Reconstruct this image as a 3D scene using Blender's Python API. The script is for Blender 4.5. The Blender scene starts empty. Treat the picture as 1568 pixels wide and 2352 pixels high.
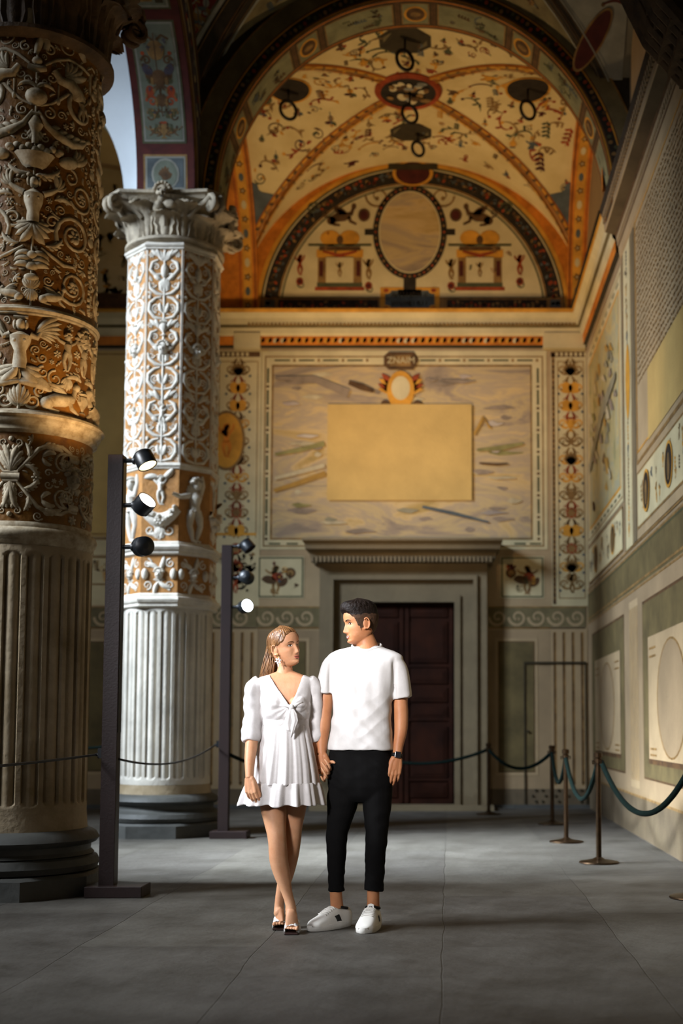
import bpy, bmesh, math, random
import numpy as np
from mathutils import Vector, Matrix, Euler, noise
PI=math.pi
sc=bpy.context.scene
COL=sc.collection
# ------------------------------------------------------------------ camera
F=2800.0; CX=1030.0; CY=1444.0; TH=math.atan(0.08); CAMZ=1.15
cs,sn=math.cos(TH),math.sin(TH)
cam=bpy.data.cameras.new('camera'); co=bpy.data.objects.new('camera',cam); COL.objects.link(co)
co.location=(0,0,CAMZ); co.rotation_euler=(PI/2+TH,0,0)
cam.sensor_fit='VERTICAL'; cam.sensor_height=36; cam.sensor_width=24
cam.lens=F/2352*36; cam.shift_x=-(CX-784)/2352; cam.shift_y=(CY-1176)/2352
cam.clip_end=200
cam.dof.use_dof=True; cam.dof.focus_distance=6.98; cam.dof.aperture_fstop=1.5
sc.camera=co
def ray(px,py):
    xc=(px-CX)/F; yc=(CY-py)/F
    return Vector((xc, cs-yc*sn, sn+yc*cs))
def atY(px,py,Y):
    d=ray(px,py); t=Y/d.y
    return Vector((d.x*t,Y,CAMZ+d.z*t))
def atX(px,py,X):
    d=ray(px,py); t=X/d.x
    return Vector((X,d.y*t,CAMZ+d.z*t))
def zY(py,Y): return atY(CX,py,Y).z
# ------------------------------------------------------------------ materials
def lin(h):
    h=h.lstrip('#'); r=[int(h[i:i+2],16)/255 for i in (0,2,4)]
    return tuple((c/12.92 if c<=.04045 else ((c+.055)/1.055)**2.4) for c in r)+(1,)
MATS={}
def mat(name,color,rough=.7,var=.15,scale=6,bump=0,bscale=40,metal=0,color2=None,spec=.3,thr=None,sheen=0):
    if name in MATS: return MATS[name]
    m=bpy.data.materials.new(name); m.use_nodes=True; nt=m.node_tree; N=nt.nodes; L=nt.links
    b=N['Principled BSDF']; c=lin(color) if isinstance(color,str) else tuple(color)+(1,)
    b.inputs['Roughness'].default_value=rough; b.inputs['Metallic'].default_value=metal
    b.inputs['Specular IOR Level'].default_value=spec
    tc=N.new('ShaderNodeTexCoord')
    if var>0 or color2:
        n=N.new('ShaderNodeTexNoise'); n.inputs['Scale'].default_value=scale; n.inputs['Detail'].default_value=6
        n.inputs['Roughness'].default_value=.62
        L.new(tc.outputs['Object'],n.inputs['Vector'])
        r=N.new('ShaderNodeValToRGB'); e=r.color_ramp.elements
        lo,hi=thr if thr else (.3,.7)
        e[0].position=lo; e[1].position=hi
        c2=lin(color2) if color2 else tuple(x*(1-2*var) for x in c[:3])+(1,)
        e[0].color=c2; e[1].color=c if color2 else tuple(min(1,x*(1+var*.5)) for x in c[:3])+(1,)
        L.new(n.outputs['Fac'],r.inputs['Fac']); L.new(r.outputs['Color'],b.inputs['Base Color'])
    else: b.inputs['Base Color'].default_value=c
    if bump>0:
        n2=N.new('ShaderNodeTexNoise'); n2.inputs['Scale'].default_value=bscale; n2.inputs['Detail'].default_value=5
        L.new(tc.outputs['Object'],n2.inputs['Vector'])
        bp=N.new('ShaderNodeBump'); bp.inputs['Strength'].default_value=bump; bp.inputs['Distance'].default_value=.02
        L.new(n2.outputs['Fac'],bp.inputs['Height']); L.new(bp.outputs['Normal'],b.inputs['Normal'])
    if sheen: b.inputs['Sheen Weight'].default_value=sheen
    MATS[name]=m; return m
def glow(name,color,strength):
    m=bpy.data.materials.new(name); m.use_nodes=True; b=m.node_tree.nodes['Principled BSDF']
    b.inputs['Base Color'].default_value=lin(color); b.inputs['Emission Color'].default_value=lin(color); b.inputs['Emission Strength'].default_value=strength
    MATS[name]=m; return m
# ------------------------------------------------------------------ mesh builder
class MB:
    def __init__(s): s.v=[]; s.f=[]; s.m=[]; s.mats=[]
    def mi(s,m):
        if m not in s.mats: s.mats.append(m)
        return s.mats.index(m)
    def add(s,vs,fs,m=None):
        o=len(s.v); s.v.extend(tuple(v) for v in vs); k=s.mi(m) if m else 0
        for f in fs: s.f.append(tuple(i+o for i in f)); s.m.append(k)
    def box(s,x0,x1,y0,y1,z0,z1,m=None):
        vs=[(x,y,z) for x in (x0,x1) for y in (y0,y1) for z in (z0,z1)]
        s.add(vs,[(0,1,3,2),(4,6,7,5),(0,4,5,1),(2,3,7,6),(0,2,6,4),(1,5,7,3)],m)
    def grid(s,P,m=None,closeu=False,closev=False,flip=False):
        # P[i][j] points
        n=len(P); k=len(P[0]); vs=[p for r in P for p in r]; fs=[]
        for i in range(n if closeu else n-1):
            for j in range(k if closev else k-1):
                a=i*k+j; b=i*k+(j+1)%k; c=((i+1)%n)*k+(j+1)%k; d=((i+1)%n)*k+j
                fs.append((a,d,c,b) if flip else (a,b,c,d))
        s.add(vs,fs,m)
    def tube(s,pts,rad,m=None,n=10,cap=True,sq=1.0,up=None):
        pts=[Vector(p) for p in pts]; k=len(pts)
        if not hasattr(rad,'__len__'): rad=[rad]*k
        P=[]; t0=None; ref=Vector(up) if up else None
        for i,p in enumerate(pts):
            t=(pts[min(i+1,k-1)]-pts[max(i-1,0)]).normalized()
            if ref is None:
                ref=Vector((0,0,1)) if abs(t.z)<.9 else Vector((1,0,0))
            a=(ref-t*ref.dot(t))
            if a.length<1e-5: a=t.orthogonal()
            a.normalize(); ref=a if not up else ref
            b=t.cross(a); r=rad[i]
            ra,rb=(r if hasattr(r,'__len__') else (r,r*sq))
            P.append([p+a*ra*math.cos(2*PI*j/n)+b*rb*math.sin(2*PI*j/n) for j in range(n)])
        s.grid(P,m,closev=True)
        if cap:
            o=len(s.v)
            kk=s.mi(m) if m else 0
            s.v.extend([tuple(pts[0]),tuple(pts[-1])]); b0=o-k*n
            for j in range(n):
                s.f.append((o,b0+(j+1)%n,b0+j)); s.m.append(kk)
                s.f.append((o+1,o-n+j,o-n+(j+1)%n)); s.m.append(kk)
    def lathe(s,prof,cx,cy,m=None,n=32,oct_=False,rot=0,capb=True,capt=True):
        # prof: (r,z)
        P=[]
        for r,z in prof:
            row=[]
            if oct_:
                for j in range(8):
                    a=rot+PI/8+j*PI/4; rr=r/math.cos(PI/8)
                    row.append((cx+rr*math.cos(a),cy+rr*math.sin(a),z))
            else:
                for j in range(n):
                    a=rot+2*PI*j/n; row.append((cx+r*math.cos(a),cy+r*math.sin(a),z))
            P.append(row)
        s.grid(P,m,closev=True,flip=False)
        k=len(P[0]); o=len(s.v)-k*len(P); kk=s.mi(m) if m else 0
        if capb: s.f.append(tuple(o+j for j in range(k))[::-1]); s.m.append(kk)
        if capt: s.f.append(tuple(o+(len(P)-1)*k+j for j in range(k))); s.m.append(kk)
    def ell(s,c,r,m=None,nu=10,nv=14,M=None):
        P=[]; c=Vector(c)
        for i in range(nu+1):
            a=-PI/2+PI*i/nu
            a=max(-PI/2+.02,min(PI/2-.02,a))
            row=[]
            for j in range(nv):
                b=2*PI*j/nv
                v=Vector((r[0]*math.cos(a)*math.cos(b),r[1]*math.cos(a)*math.sin(b),r[2]*math.sin(a)))
                if M: v=M@v
                row.append(c+v)
            P.append(row)
        s.grid(P,m,closev=True)
        o=len(s.v)-nv*(nu+1); kk=s.mi(m) if m else 0
        s.f.append(tuple(o+j for j in range(nv))[::-1]); s.m.append(kk)
        s.f.append(tuple(o+nu*nv+j for j in range(nv))); s.m.append(kk)
    def build(s,name,m=None,parent=None,smooth=False,auto=None,link=True,**props):
        me=bpy.data.meshes.new(name); me.from_pydata(s.v,[],s.f)
        ms=s.mats if s.mats else [m]
        if m is not None and not s.mats: ms=[m]
        for x in ms: me.materials.append(x if not isinstance(x,str) else MATS[x])
        if len(ms)>1: me.polygons.foreach_set('material_index',s.m)
        if smooth: me.polygons.foreach_set('use_smooth',[True]*len(me.polygons))
        me.update()
        o=bpy.data.objects.new(name,me)
        if auto is not None:
            me.polygons.foreach_set('use_smooth',[True]*len(me.polygons)); me.set_sharp_from_angle(angle=math.radians(auto))
        if link: COL.objects.link(o)
        if parent: o.parent=parent
        for k,v in props.items(): o[k]=v
        return o
def empty(name,loc=(0,0,0),rz=0,label=None,cat=None,group=None,kind=None):
    o=bpy.data.objects.new(name,None); COL.objects.link(o); o.location=loc; o.rotation_euler=(0,0,rz)
    o.empty_display_size=.1
    tag(o,label,cat,group,kind); return o
def tag(o,label=None,cat=None,group=None,kind=None):
    if label:o['label']=label
    if cat:o['category']=cat
    if group:o['group']=group
    if kind:o['kind']=kind
    return o
def fixnormals(o):
    bm=bmesh.new(); bm.from_mesh(o.data); bmesh.ops.recalc_face_normals(bm,faces=bm.faces); bm.to_mesh(o.data); bm.free()
# ------------------------------------------------------------------ Pen: decorative strokes on a mapped surface
class Pen:
    """draws ribbons/blobs in local 2D; fn(u,v,h)->xyz ; relief gives raised cross sections"""
    def __init__(s,mb,fn,relief=False,hs=1.0):
        s.mb=mb; s.fn=fn; s.relief=relief; s.hs=hs; s.M=[(1,0,0,0,1,0)]; s.lay=0.0; s.occ=None
    def push(s,x=0,y=0,sx=1,sy=None,rot=0):
        if sy is None: sy=abs(sx)
        a,b,c,d,e,f=s.M[-1]; co_,si=math.cos(rot),math.sin(rot)
        A,B,D,E=sx*co_,-sy*si,sx*si,sy*co_
        s.M.append((a*A+b*D,a*B+b*E,a*x+b*y+c,d*A+e*D,d*B+e*E,d*x+e*y+f))
    def pop(s): s.M.pop()
    def T(s,x,y):
        a,b,c,d,e,f=s.M[-1]; return (a*x+b*y+c,d*x+e*y+f)
    def sc(s):
        a,b,c,d,e,f=s.M[-1]; return math.sqrt(abs(a*e-b*d))
    def V(s,x,y,h):
        u,v=s.T(x,y); return s.fn(u,v,s.lay+h)
    def ribbon(s,pts,w,m,h=None,closed=False):
        n=len(pts)
        if not hasattr(w,'__len__'): w=[w]*n
        k=s.sc(); P=[]
        if s.occ is not None:
            for i in range(n):
                a=s.T(*pts[i]); s.occ.append((a[0],a[1],w[i]*k))
                if i: b=s.T(*pts[i-1]); s.occ.append(((a[0]+b[0])/2,(a[1]+b[1])/2,w[i]*k))
        for i in range(n):
            if closed: a=pts[(i-1)%n]; b=pts[(i+1)%n]
            else: a=pts[max(i-1,0)]; b=pts[min(i+1,n-1)]
            dx,dy=b[0]-a[0],b[1]-a[1]; l=math.hypot(dx,dy) or 1
            nx,ny=-dy/l*w[i],dx/l*w[i]; x,y=pts[i]
            if s.relief:
                hh=(h if h else .8)*w[i]*k*s.hs
                P.append([s.V(x+nx*t,y+ny*t,hh*g) for t,g in ((-1.08,-.05),(-.85,.62),(-.3,1),(.3,1),(.85,.62),(1.08,-.05))])
            else: P.append([s.V(x+nx,y+ny,0),s.V(x-nx,y-ny,0)])
        s.mb.grid(P,m,closeu=closed)
    def blob(s,cx,cy,rx,ry,m,rot=0,h=None,n=12):
        co_,si=math.cos(rot),math.sin(rot); k=s.sc(); pts=[]
        if s.occ is not None: a=s.T(cx,cy); s.occ.append((a[0],a[1],max(rx,ry)*k))
        def q(t,a):
            x=rx*t*math.cos(a); y=ry*t*math.sin(a); return cx+x*co_-y*si,cy+x*si+y*co_
        if s.relief:
            hh=(h if h is not None else .8*min(rx,ry))*k*s.hs
            P=[]
            for t,g in ((1.03,-.05),(.92,.5),(.65,.85),(.3,1.0)):
                P.append([s.V(*q(t,2*PI*j/n),hh*g) for j in range(n)])
            s.mb.grid(P,m,closev=True)
            o=len(s.mb.v); s.mb.v.append(tuple(s.V(cx,cy,hh*1.02))); kk=s.mb.mi(m)
            for j in range(n): s.mb.f.append((o,o-n+j,o-n+(j+1)%n)); s.mb.m.append(kk)
        else:
            s.poly([q(1,2*PI*j/n) for j in range(n)],m)
    def disc(s,cx,cy,rx,ry,m,rot=0,n=28,k=6):
        c,q=math.cos(rot),math.sin(rot)
        P=[[s.V(cx+rx*t*math.cos(a)*c-ry*t*math.sin(a)*q,cy+rx*t*math.cos(a)*q+ry*t*math.sin(a)*c,0) for a in [2*PI*j/n for j in range(n)]] for t in [max(.01,i/k) for i in range(k+1)]]
        s.mb.grid(P,m,closev=True)
    def poly(s,pts,m,h=0):
        s.mb.add([s.V(x,y,h) for x,y in pts],[tuple(range(len(pts)))],m)
    def rect(s,x0,y0,x1,y1,m,nx=1,ny=1):
        P=[[s.V(x0+(x1-x0)*i/nx,y0+(y1-y0)*j/ny,0) for j in range(ny+1)] for i in range(nx+1)]
        s.mb.grid(P,m)
    def frame(s,x0,y0,x1,y1,w,m,nx=1,ny=1):
        s.rect(x0,y0,x1,y0+w,m,nx,1); s.rect(x0,y1-w,x1,y1,m,nx,1)
        s.rect(x0,y0+w,x0+w,y1-w,m,1,ny); s.rect(x1-w,y0+w,x1,y1-w,m,1,ny)
    def up(s,d=.002): s.lay+=d
    # motifs -------------------------------------------------
    def spiral(s,x,y,r,m,turns=1.6,w=.12,a0=0,d=1,tail=0,n=None):
        """spiral whose outer end is at angle a0"""
        n=n or int(12*turns)+4; pts=[];ws=[]
        for i in range(n+1):
            t=i/n; a=a0+d*turns*2*PI*t; rr=r*(1-.8*t)
            pts.append((x+rr*math.cos(a),y+rr*math.sin(a))); ws.append(r*w*(1-.55*t))
        s.ribbon(pts,ws,m)
        if s.relief or r*s.sc()>.04: s.blob(pts[-1][0],pts[-1][1],r*.17,r*.17,m,n=8)
        return pts
    def leaf(s,x,y,L,a,m,w=.28,curl=.4,n=6):
        pts=[];ws=[]
        for i in range(n+1):
            t=i/n; aa=a+curl*t
            pts.append((x+L*t*math.cos(aa),y+L*t*math.sin(aa))); ws.append(L*w*(math.sin(PI*(t*.85+.08))**.8)*(1.0 if i<n else .2))
        s.ribbon(pts,ws,m)
    def acanth(s,x,y,L,a,m,curl=.5,side=1):
        s.leaf(x,y,L,a,m,w=.12,curl=curl,n=7)
        for i,t in enumerate((.15,.35,.55,.75)):
            aa=a+curl*t; px,py=x+L*t*math.cos(aa),y+L*t*math.sin(aa)
            for sd in (1,-1):
                s.leaf(px,py,L*.34*(1-.4*t),aa+sd*.75,m,w=.26,curl=sd*-.3,n=4)
    def rosette(s,x,y,r,m,m2=None,n=6):
        for k in range(n):
            a=2*PI*k/n; s.blob(x+r*.6*math.cos(a),y+r*.6*math.sin(a),r*.42,r*.27,m,rot=a,n=8)
        s.blob(x,y,r*.26,r*.26,m2 or m,h=r*.3,n=8)
    def palmette(s,x,y,r,m,a=PI/2,n=7):
        for k in range(n):
            aa=a+(k-(n-1)/2)*(2.5/n); s.leaf(x,y,r*(1-.09*abs(k-(n-1)/2)),aa,m,w=.16,curl=(k-(n-1)/2)*-.12,n=5)
    def scrollvine(s,x,y,r,m,d=1,mirror=1,flower=None,leaves=True):
        s.push(x,y,mirror,1)
        s.spiral(0,0,r,m,1.75,.10,PI*1.15,d)
        s.rosette(0,0,r*.34,flower or m)
        if leaves:
            for a in (0.4,1.4,2.4,3.6,4.7):
                s.acanth(r*math.cos(a),r*math.sin(a)*1.0,r*.5,a+.9,m,curl=-.7)
        s.pop()
    def mask(s,x,y,r,m,dark=None,beard=True):
        s.blob(x,y,r*.62,r*.85,m,h=r*.55,n=14)
        for a in np.linspace(.2,PI-.2,7): s.blob(x+r*.68*math.cos(a),y+r*.25+r*.68*math.sin(a),r*.22,r*.2,m,h=r*.5,n=8)
        l=s.lay; s.lay+=r*.42*s.sc()*s.hs if s.relief else .001
        s.blob(x,y-r*.1,r*.12,r*.26,m,h=r*.35,n=8)
        for q in(-1,1):
            s.blob(x+q*r*.26,y-r*.22,r*.17,r*.14,m,h=r*.22,n=8)
            s.blob(x+q*r*.26,y+r*.32,r*.24,r*.07,m,rot=-q*.25,h=r*.2,n=8)
        if dark:
            s.lay+=r*.12*s.sc()*s.hs if s.relief else .001
            for q in(-1,1): s.blob(x+q*r*.26,y+r*.14,r*.13,r*.08,dark,h=.0,n=8)
            s.blob(x,y-r*.42,r*.2,r*.06,dark,h=0,n=8)
        s.lay=l
        if beard:
            for k in range(-2,3): s.leaf(x+k*r*.2,y-r*.6,r*(.75-.1*abs(k)),-PI/2+k*.22,m,w=.2,curl=.3*k,n=5)
    def putto(s,x,y,H,m,flip=1,wing=True,arm=(.9,2.4),leg=(.25,-.15)):
        s.push(x,y,flip*H,H)
        if wing:
            for k in range(5): s.leaf(.02,.62,.36-.03*k,PI*.62+k*.22,m,w=.13,curl=-.5,n=5)
        s.ribbon([(0,.46),(.0,.56),(.01,.68),(.0,.76)],[.085,.075,.1,.05],m,h=1)
        s.blob(.02,.87,.075,.095,m,h=.1)
        for a in np.linspace(.3,2.9,5): s.blob(.01+.08*math.cos(a),.89+.08*math.sin(a),.04,.035,m,h=.1,n=8)
        for sgn,a in ((1,arm[0]),(-1,arm[1])):
            p=(.08*sgn,.71); q=(p[0]+.17*math.cos(a),p[1]+.17*math.sin(a)); b=a+.5*sgn; r_=(q[0]+.15*math.cos(b),q[1]+.15*math.sin(b))
            s.ribbon([p,((p[0]+q[0])/2,(p[1]+q[1])/2),q,((q[0]+r_[0])/2,(q[1]+r_[1])/2),r_],[.045,.042,.035,.032,.022],m,h=1)
        for sgn,a in ((1,leg[0]),(-1,leg[1])):
            p=(.045*sgn,.48); q=(p[0]+.24*math.sin(a),.25); r_=(q[0]-.06*sgn,.04)
            s.ribbon([p,((p[0]+q[0])/2+.01*sgn,.37),q,((q[0]+r_[0])/2,.15),r_,(r_[0]+.07,.015)],[.062,.06,.043,.042,.026,.02],m,h=1)
        s.pop()
    def sphinx(s,x,y,L,m,flip=1):
        s.push(x,y,flip*L,L)
        s.ribbon([(0,.2),(.2,.26),(.42,.28),(.6,.34)],[.08,.13,.12,.09],m,h=1)
        s.blob(.05,.17,.14,.13,m,h=.12); s.ribbon([(.55,.3),(.6,.15),(.78,.06)],[.05,.045,.03],m,h=1)
        s.ribbon([(.02,.15),(.14,.05),(.3,.03)],[.06,.04,.03],m,h=1)
        s.ribbon([(.6,.34),(.66,.46),(.68,.54)],[.07,.05,.05],m,h=1); s.blob(.7,.6,.075,.09,m,h=.1)
        for k in range(5): s.leaf(.5,.36,.5-.06*k,PI*.75+k*.13,m,w=.11,curl=.3,n=6)
        s.spiral(-.1,.4,.12,m,1.3,.2,-1.2,-1)
        s.pop()
    def vase(s,x,y,H,m,m2=None):
        s.push(x,y,H,H)
        s.ribbon([(0,0),(0,.05),(0,.1),(0,.2),(0,.42),(0,.6),(0,.66),(0,.72)],[.16,.13,.04,.08,.24,.2,.1,.22],m,h=.7)
        for q in(-1,1): s.spiral(q*.27,.55,.12,m,1.2,.18,PI/2,q)
        for k in range(5): s.blob(-.16+.08*k,.78+.03*(k%2),.06,.06,m2 or m,h=.06,n=8)
        s.pop()
    def candel(s,x,y,H,m,n=3,dark=None):
        """vertical candelabrum of stacked cups, leaves"""
        st=H/n
        s.ribbon([(x,y),(x,y+H*.5),(x,y+H)],[.018*st*3]*3,m)
        for i in range(n):
            y0=y+i*st
            s.palmette(x,y0+st*.10,st*.28,m,a=-PI/2,n=5); s.palmette(x,y0+st*.12,st*.22,m,a=PI/2,n=5)
            s.blob(x,y0+st*.45,st*.16,st*.1,m); s.ribbon([(x-.15*st,y0+st*.55),(x+.15*st,y0+st*.55)],st*.03,m)
            for q in(-1,1):
                s.leaf(x,y0+st*.5,st*.34,PI/2-q*.5,m,w=.15,curl=-q*.9)
                s.leaf(x,y0+st*.75,st*.3,PI/2-q*.9,m,w=.15,curl=-q*.6)
    def fill(s,u0,u1,v0,v1,r,m,n,rng,wrap=None):
        O=np.array(s.occ) if s.occ else np.zeros((0,3)); k=0
        for _ in range(n):
            u,v=rng.uniform(u0,u1),rng.uniform(v0+r,v1-r); d=np.hypot(O[:,0]-u,O[:,1]-v)-O[:,2]; q=d.min() if len(d) else 9
            if q<r*.62: continue
            q=min(q,r*1.6); s.push(u,v,q,q,rot=rng.uniform(0,6.3)); t=rng.random()
            if t<.35: s.spiral(0,0,.85,m,1.3,.17,0,rng.choice([-1,1])); s.leaf(.7,0,.7,1.2,m,w=.25)
            elif t<.6: s.acanth(-.8,-.2,1.7,.2,m,curl=.6)
            elif t<.75: s.rosette(0,0,.75,m)
            elif t<.9:
                for a in (-.9,-.3,.3,.9): s.leaf(-.6,0,1.4,a,m,w=.2,curl=a*.4)
            else: s.blob(0,0,.35,.35,m); s.leaf(.2,.2,.8,.8,m); s.leaf(-.2,-.2,.8,3.9,m)
            s.pop(); O=np.vstack([O,[u,v,q*.8]]); k+=1
        return k
    def garland(s,x,y0,y1,w,m,rng):
        y=y0
        while y<y1:
            s.blob(x+rng.uniform(-w,w)*.6,y,w*rng.uniform(.35,.6),w*rng.uniform(.35,.6),m,n=7); y+=w*.45
def rrect(n=0): pass
# ------------------------------------------------------------------ palette
mat('plaster','#a68f6c',.85,.12,1.5,.15,30)
mat('plaster_grey','#957f60',.85,.14,1.2,.15,30)
mat('plaster_low','#665843',.85,.2,1.8,.2,25)
mat('green_wash','#665836',.85,.22,2.5)
mat('cream','#c2b48c',.8,.10,3)
mat('vault_cream','#ccb884',.85,.16,1.3,color2='#b09a64',thr=(.25,.6))
mat('line_dark','#38301e',.85,.2,9)
mat('line_green','#4c4e34',.85,.2,9)
mat('ochre','#c98f30',.8,.2,4)
mat('orange','#c47420',.8,.25,5)
mat('rust','#96401c',.8,.28,6)
mat('wine','#4c1a14',.8,.25,7)
mat('slate','#50585a',.8,.22,5)
mat('umber','#5a4024',.8,.3,7)
mat('sepia','#8a6a3c',.8,.3,7)
mat('night','#2b241a',.85,.3,8)
mat('purple_grey','#4a4450',.8,.3,8)
mat('pale_grey','#84847a',.8,.15,5)
mat('brickred','#6c2018',.85,.25,4)
mat('stone_grey','#73654c',.75,.12,2,.25,18)
mat('stone_dark','#4a4a46',.6,.18,3,.3,14)
mat('soffit_green','#6e6344',.85,.2,5)
mat('ground_gilt','#523416',.55,.34,7,.3,30,color2='#84581a',thr=(.35,.75))
mat('relief_stone','#b4a78e',.7,.3,14,.1,60,color2='#7c6a4c',thr=(.3,.62))
mat('ground_tan','#a8753c',.6,.2,8,.3,30)
mat('relief_white','#d2cabb',.7,.12,9,.25,50)
mat('flute_stone','#a4947a',.72,.2,2.6,.35,22,color2='#7c6a4c',thr=(.3,.65))
mat('cap_stone','#a79a84',.75,.25,6,.4,30)
mat('cap_brown','#5a4630',.7,.3,6,.4,30)
mat('mint','#666c5e',.85,.15,5); mat('soffit_panel','#7c7a5a',.85,.2,5)
for _k,_c in {'purple_wash':'#8a7a68','cream_wash':'#b8aa88','moss_wash':'#8c8450','ochre_wash':'#a8823c','blue_wash':'#8a8268'}.items(): mat(_k,_c,.85,.2,4)
mat('fresco_sky','#b3a796',.85,.2,1.6,color2='#94857c',thr=(.35,.65))
mat('fresco_land','#a8946a',.85,.3,2.2,color2='#8c8878',thr=(.35,.65))
mat('fresco_low','#95897a',.85,.3,2,color2='#6f6a6c',thr=(.35,.65))
mat('patch','#ba9c5e',.9,.08,2,.3,40)
mat('ext_wall','#ccd2d6',.9,.05,1.5,.1,20)
def wood():
    m=mat('door_wood','#2e1408',.65,.3,3,.1,30,spec=.12)
wood()
def fresco(name,stops,scl,rough=.85,dist=1.2,fine=7):
    m=bpy.data.materials.new(name); m.use_nodes=True; nt=m.node_tree; N=nt.nodes; L=nt.links; b=N['Principled BSDF']; b.inputs['Roughness'].default_value=rough
    tc=N.new('ShaderNodeTexCoord'); mp=N.new('ShaderNodeMapping'); mp.inputs['Scale'].default_value=scl; L.new(tc.outputs['Object'],mp.inputs['Vector'])
    n=N.new('ShaderNodeTexNoise'); n.inputs['Scale'].default_value=1; n.inputs['Detail'].default_value=fine; n.inputs['Roughness'].default_value=.6; n.inputs['Distortion'].default_value=dist; L.new(mp.outputs['Vector'],n.inputs['Vector'])
    r=N.new('ShaderNodeValToRGB'); cr=r.color_ramp
    cr.elements[0].position=stops[0][0]; cr.elements[0].color=lin(stops[0][1]); cr.elements[1].position=stops[-1][0]; cr.elements[1].color=lin(stops[-1][1])
    for p_,c in stops[1:-1]:
        e=cr.elements.new(p_); e.color=lin(c)
    L.new(n.outputs['Fac'],r.inputs['Fac']); L.new(r.outputs['Color'],b.inputs['Base Color']); MATS[name]=m; return m
fresco('fresco_view',[(.3,'#6c6052'),(.4,'#8e7d68'),(.47,'#ae986c'),(.52,'#9c8a70'),(.58,'#b89e6e'),(.66,'#a0854c'),(.75,'#80744a')],(.55,1,1.9))
fresco('fresco_city',[(.3,'#6c6a48'),(.4,'#8a8256'),(.48,'#a89664'),(.54,'#8e8c72'),(.6,'#b09c68'),(.7,'#98804a')],(1,1.6,1.2))
# floor material : big stone slabs
def floor_mat():
    m=bpy.data.materials.new('floor_stone'); m.use_nodes=True; nt=m.node_tree; N=nt.nodes; L=nt.links; b=N['Principled BSDF']
    tc=N.new('ShaderNodeTexCoord'); mp=N.new('ShaderNodeMapping'); mp.inputs['Rotation'].default_value=(0,0,PI/2); L.new(tc.outputs['Object'],mp.inputs['Vector'])
    br=N.new('ShaderNodeTexBrick'); br.inputs['Scale'].default_value=1; br.inputs['Brick Width'].default_value=1.9; br.inputs['Row Height'].default_value=.95
    br.inputs['Mortar Size'].default_value=.0045; br.inputs['Mortar Smooth'].default_value=.6; br.inputs['Color1'].default_value=lin('#57544d'); br.inputs['Color2'].default_value=lin('#4b4843'); br.inputs['Mortar'].default_value=lin('#434039')
    br.offset=.4
    nz0=N.new('ShaderNodeTexNoise'); nz0.inputs['Scale'].default_value=1.2; L.new(tc.outputs['Object'],nz0.inputs['Vector'])
    vm=N.new('ShaderNodeMixRGB'); vm.blend_type='ADD'; vm.inputs[0].default_value=.06; L.new(mp.outputs['Vector'],vm.inputs[1]); L.new(nz0.outputs['Color'],vm.inputs[2]); L.new(vm.outputs['Color'],br.inputs['Vector'])
    n=N.new('ShaderNodeTexNoise'); n.inputs['Scale'].default_value=2.2; n.inputs['Detail'].default_value=8; n.inputs['Roughness'].default_value=.65; L.new(tc.outputs['Object'],n.inputs['Vector'])
    r=N.new('ShaderNodeValToRGB'); r.color_ramp.elements[0].position=.3; r.color_ramp.elements[0].color=(.45,.42,.38,1); r.color_ramp.elements[1].position=.72; r.color_ramp.elements[1].color=(1.15,1.15,1.15,1)
    L.new(n.outputs['Fac'],r.inputs['Fac'])
    mx=N.new('ShaderNodeMixRGB'); mx.blend_type='MULTIPLY'; mx.inputs[0].default_value=1; L.new(br.outputs['Color'],mx.inputs[1]); L.new(r.outputs['Color'],mx.inputs[2]); L.new(mx.outputs['Color'],b.inputs['Base Color'])
    n3=N.new('ShaderNodeTexNoise'); n3.inputs['Scale'].default_value=9; n3.inputs['Detail'].default_value=10; L.new(tc.outputs['Object'],n3.inputs['Vector'])
    mt=N.new('ShaderNodeMath'); mt.operation='SUBTRACT'; L.new(n3.outputs['Fac'],mt.inputs[0]); L.new(br.outputs['Fac'],mt.inputs[1])
    bp=N.new('ShaderNodeBump'); bp.inputs['Strength'].default_value=.6; bp.inputs['Distance'].default_value=.02; L.new(mt.outputs[0],bp.inputs['Height']); L.new(bp.outputs['Normal'],b.inputs['Normal'])
    b.inputs['Roughness'].default_value=.62; b.inputs['Specular IOR Level'].default_value=.35
    return m
FLOOR=floor_mat()
XL,XR,YB=-3.04,1.99,17.3
YC1,YC2=8.65,13.18
BAY=4.53; ZV=7.13; HV=2.27; ZA=6.85
YS=[YC2-BAY*i for i in range(0,5)]   # 13.18 8.65 4.12 -0.41 -4.94
S=dict(kind='structure')
# floor, walls
mb=MB(); mb.box(-16,2.4,-5.5,17.7,-.12,0); mb.build('floor',FLOOR,**S)
wb=MB(); wb.box(-9,2.4,YB,YB+.3,0,11); WB=wb.build('wall_back',MATS['plaster'],**S)
wr=MB(); wr.box(XR,XR+.4,-5.3,YB,0,11); WR=wr.build('wall_right',MATS['plaster_grey'],**S)
mb=MB(); mb.box(-9,2.4,-5.3,-5.0,0,11); mb.build('wall_front',MATS['plaster_low'],**S)
mb=MB(); mb.box(-14.4,-14,-5.3,17.6,0,9); mb.build('wall_left',MATS['ext_wall'],**S)
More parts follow.
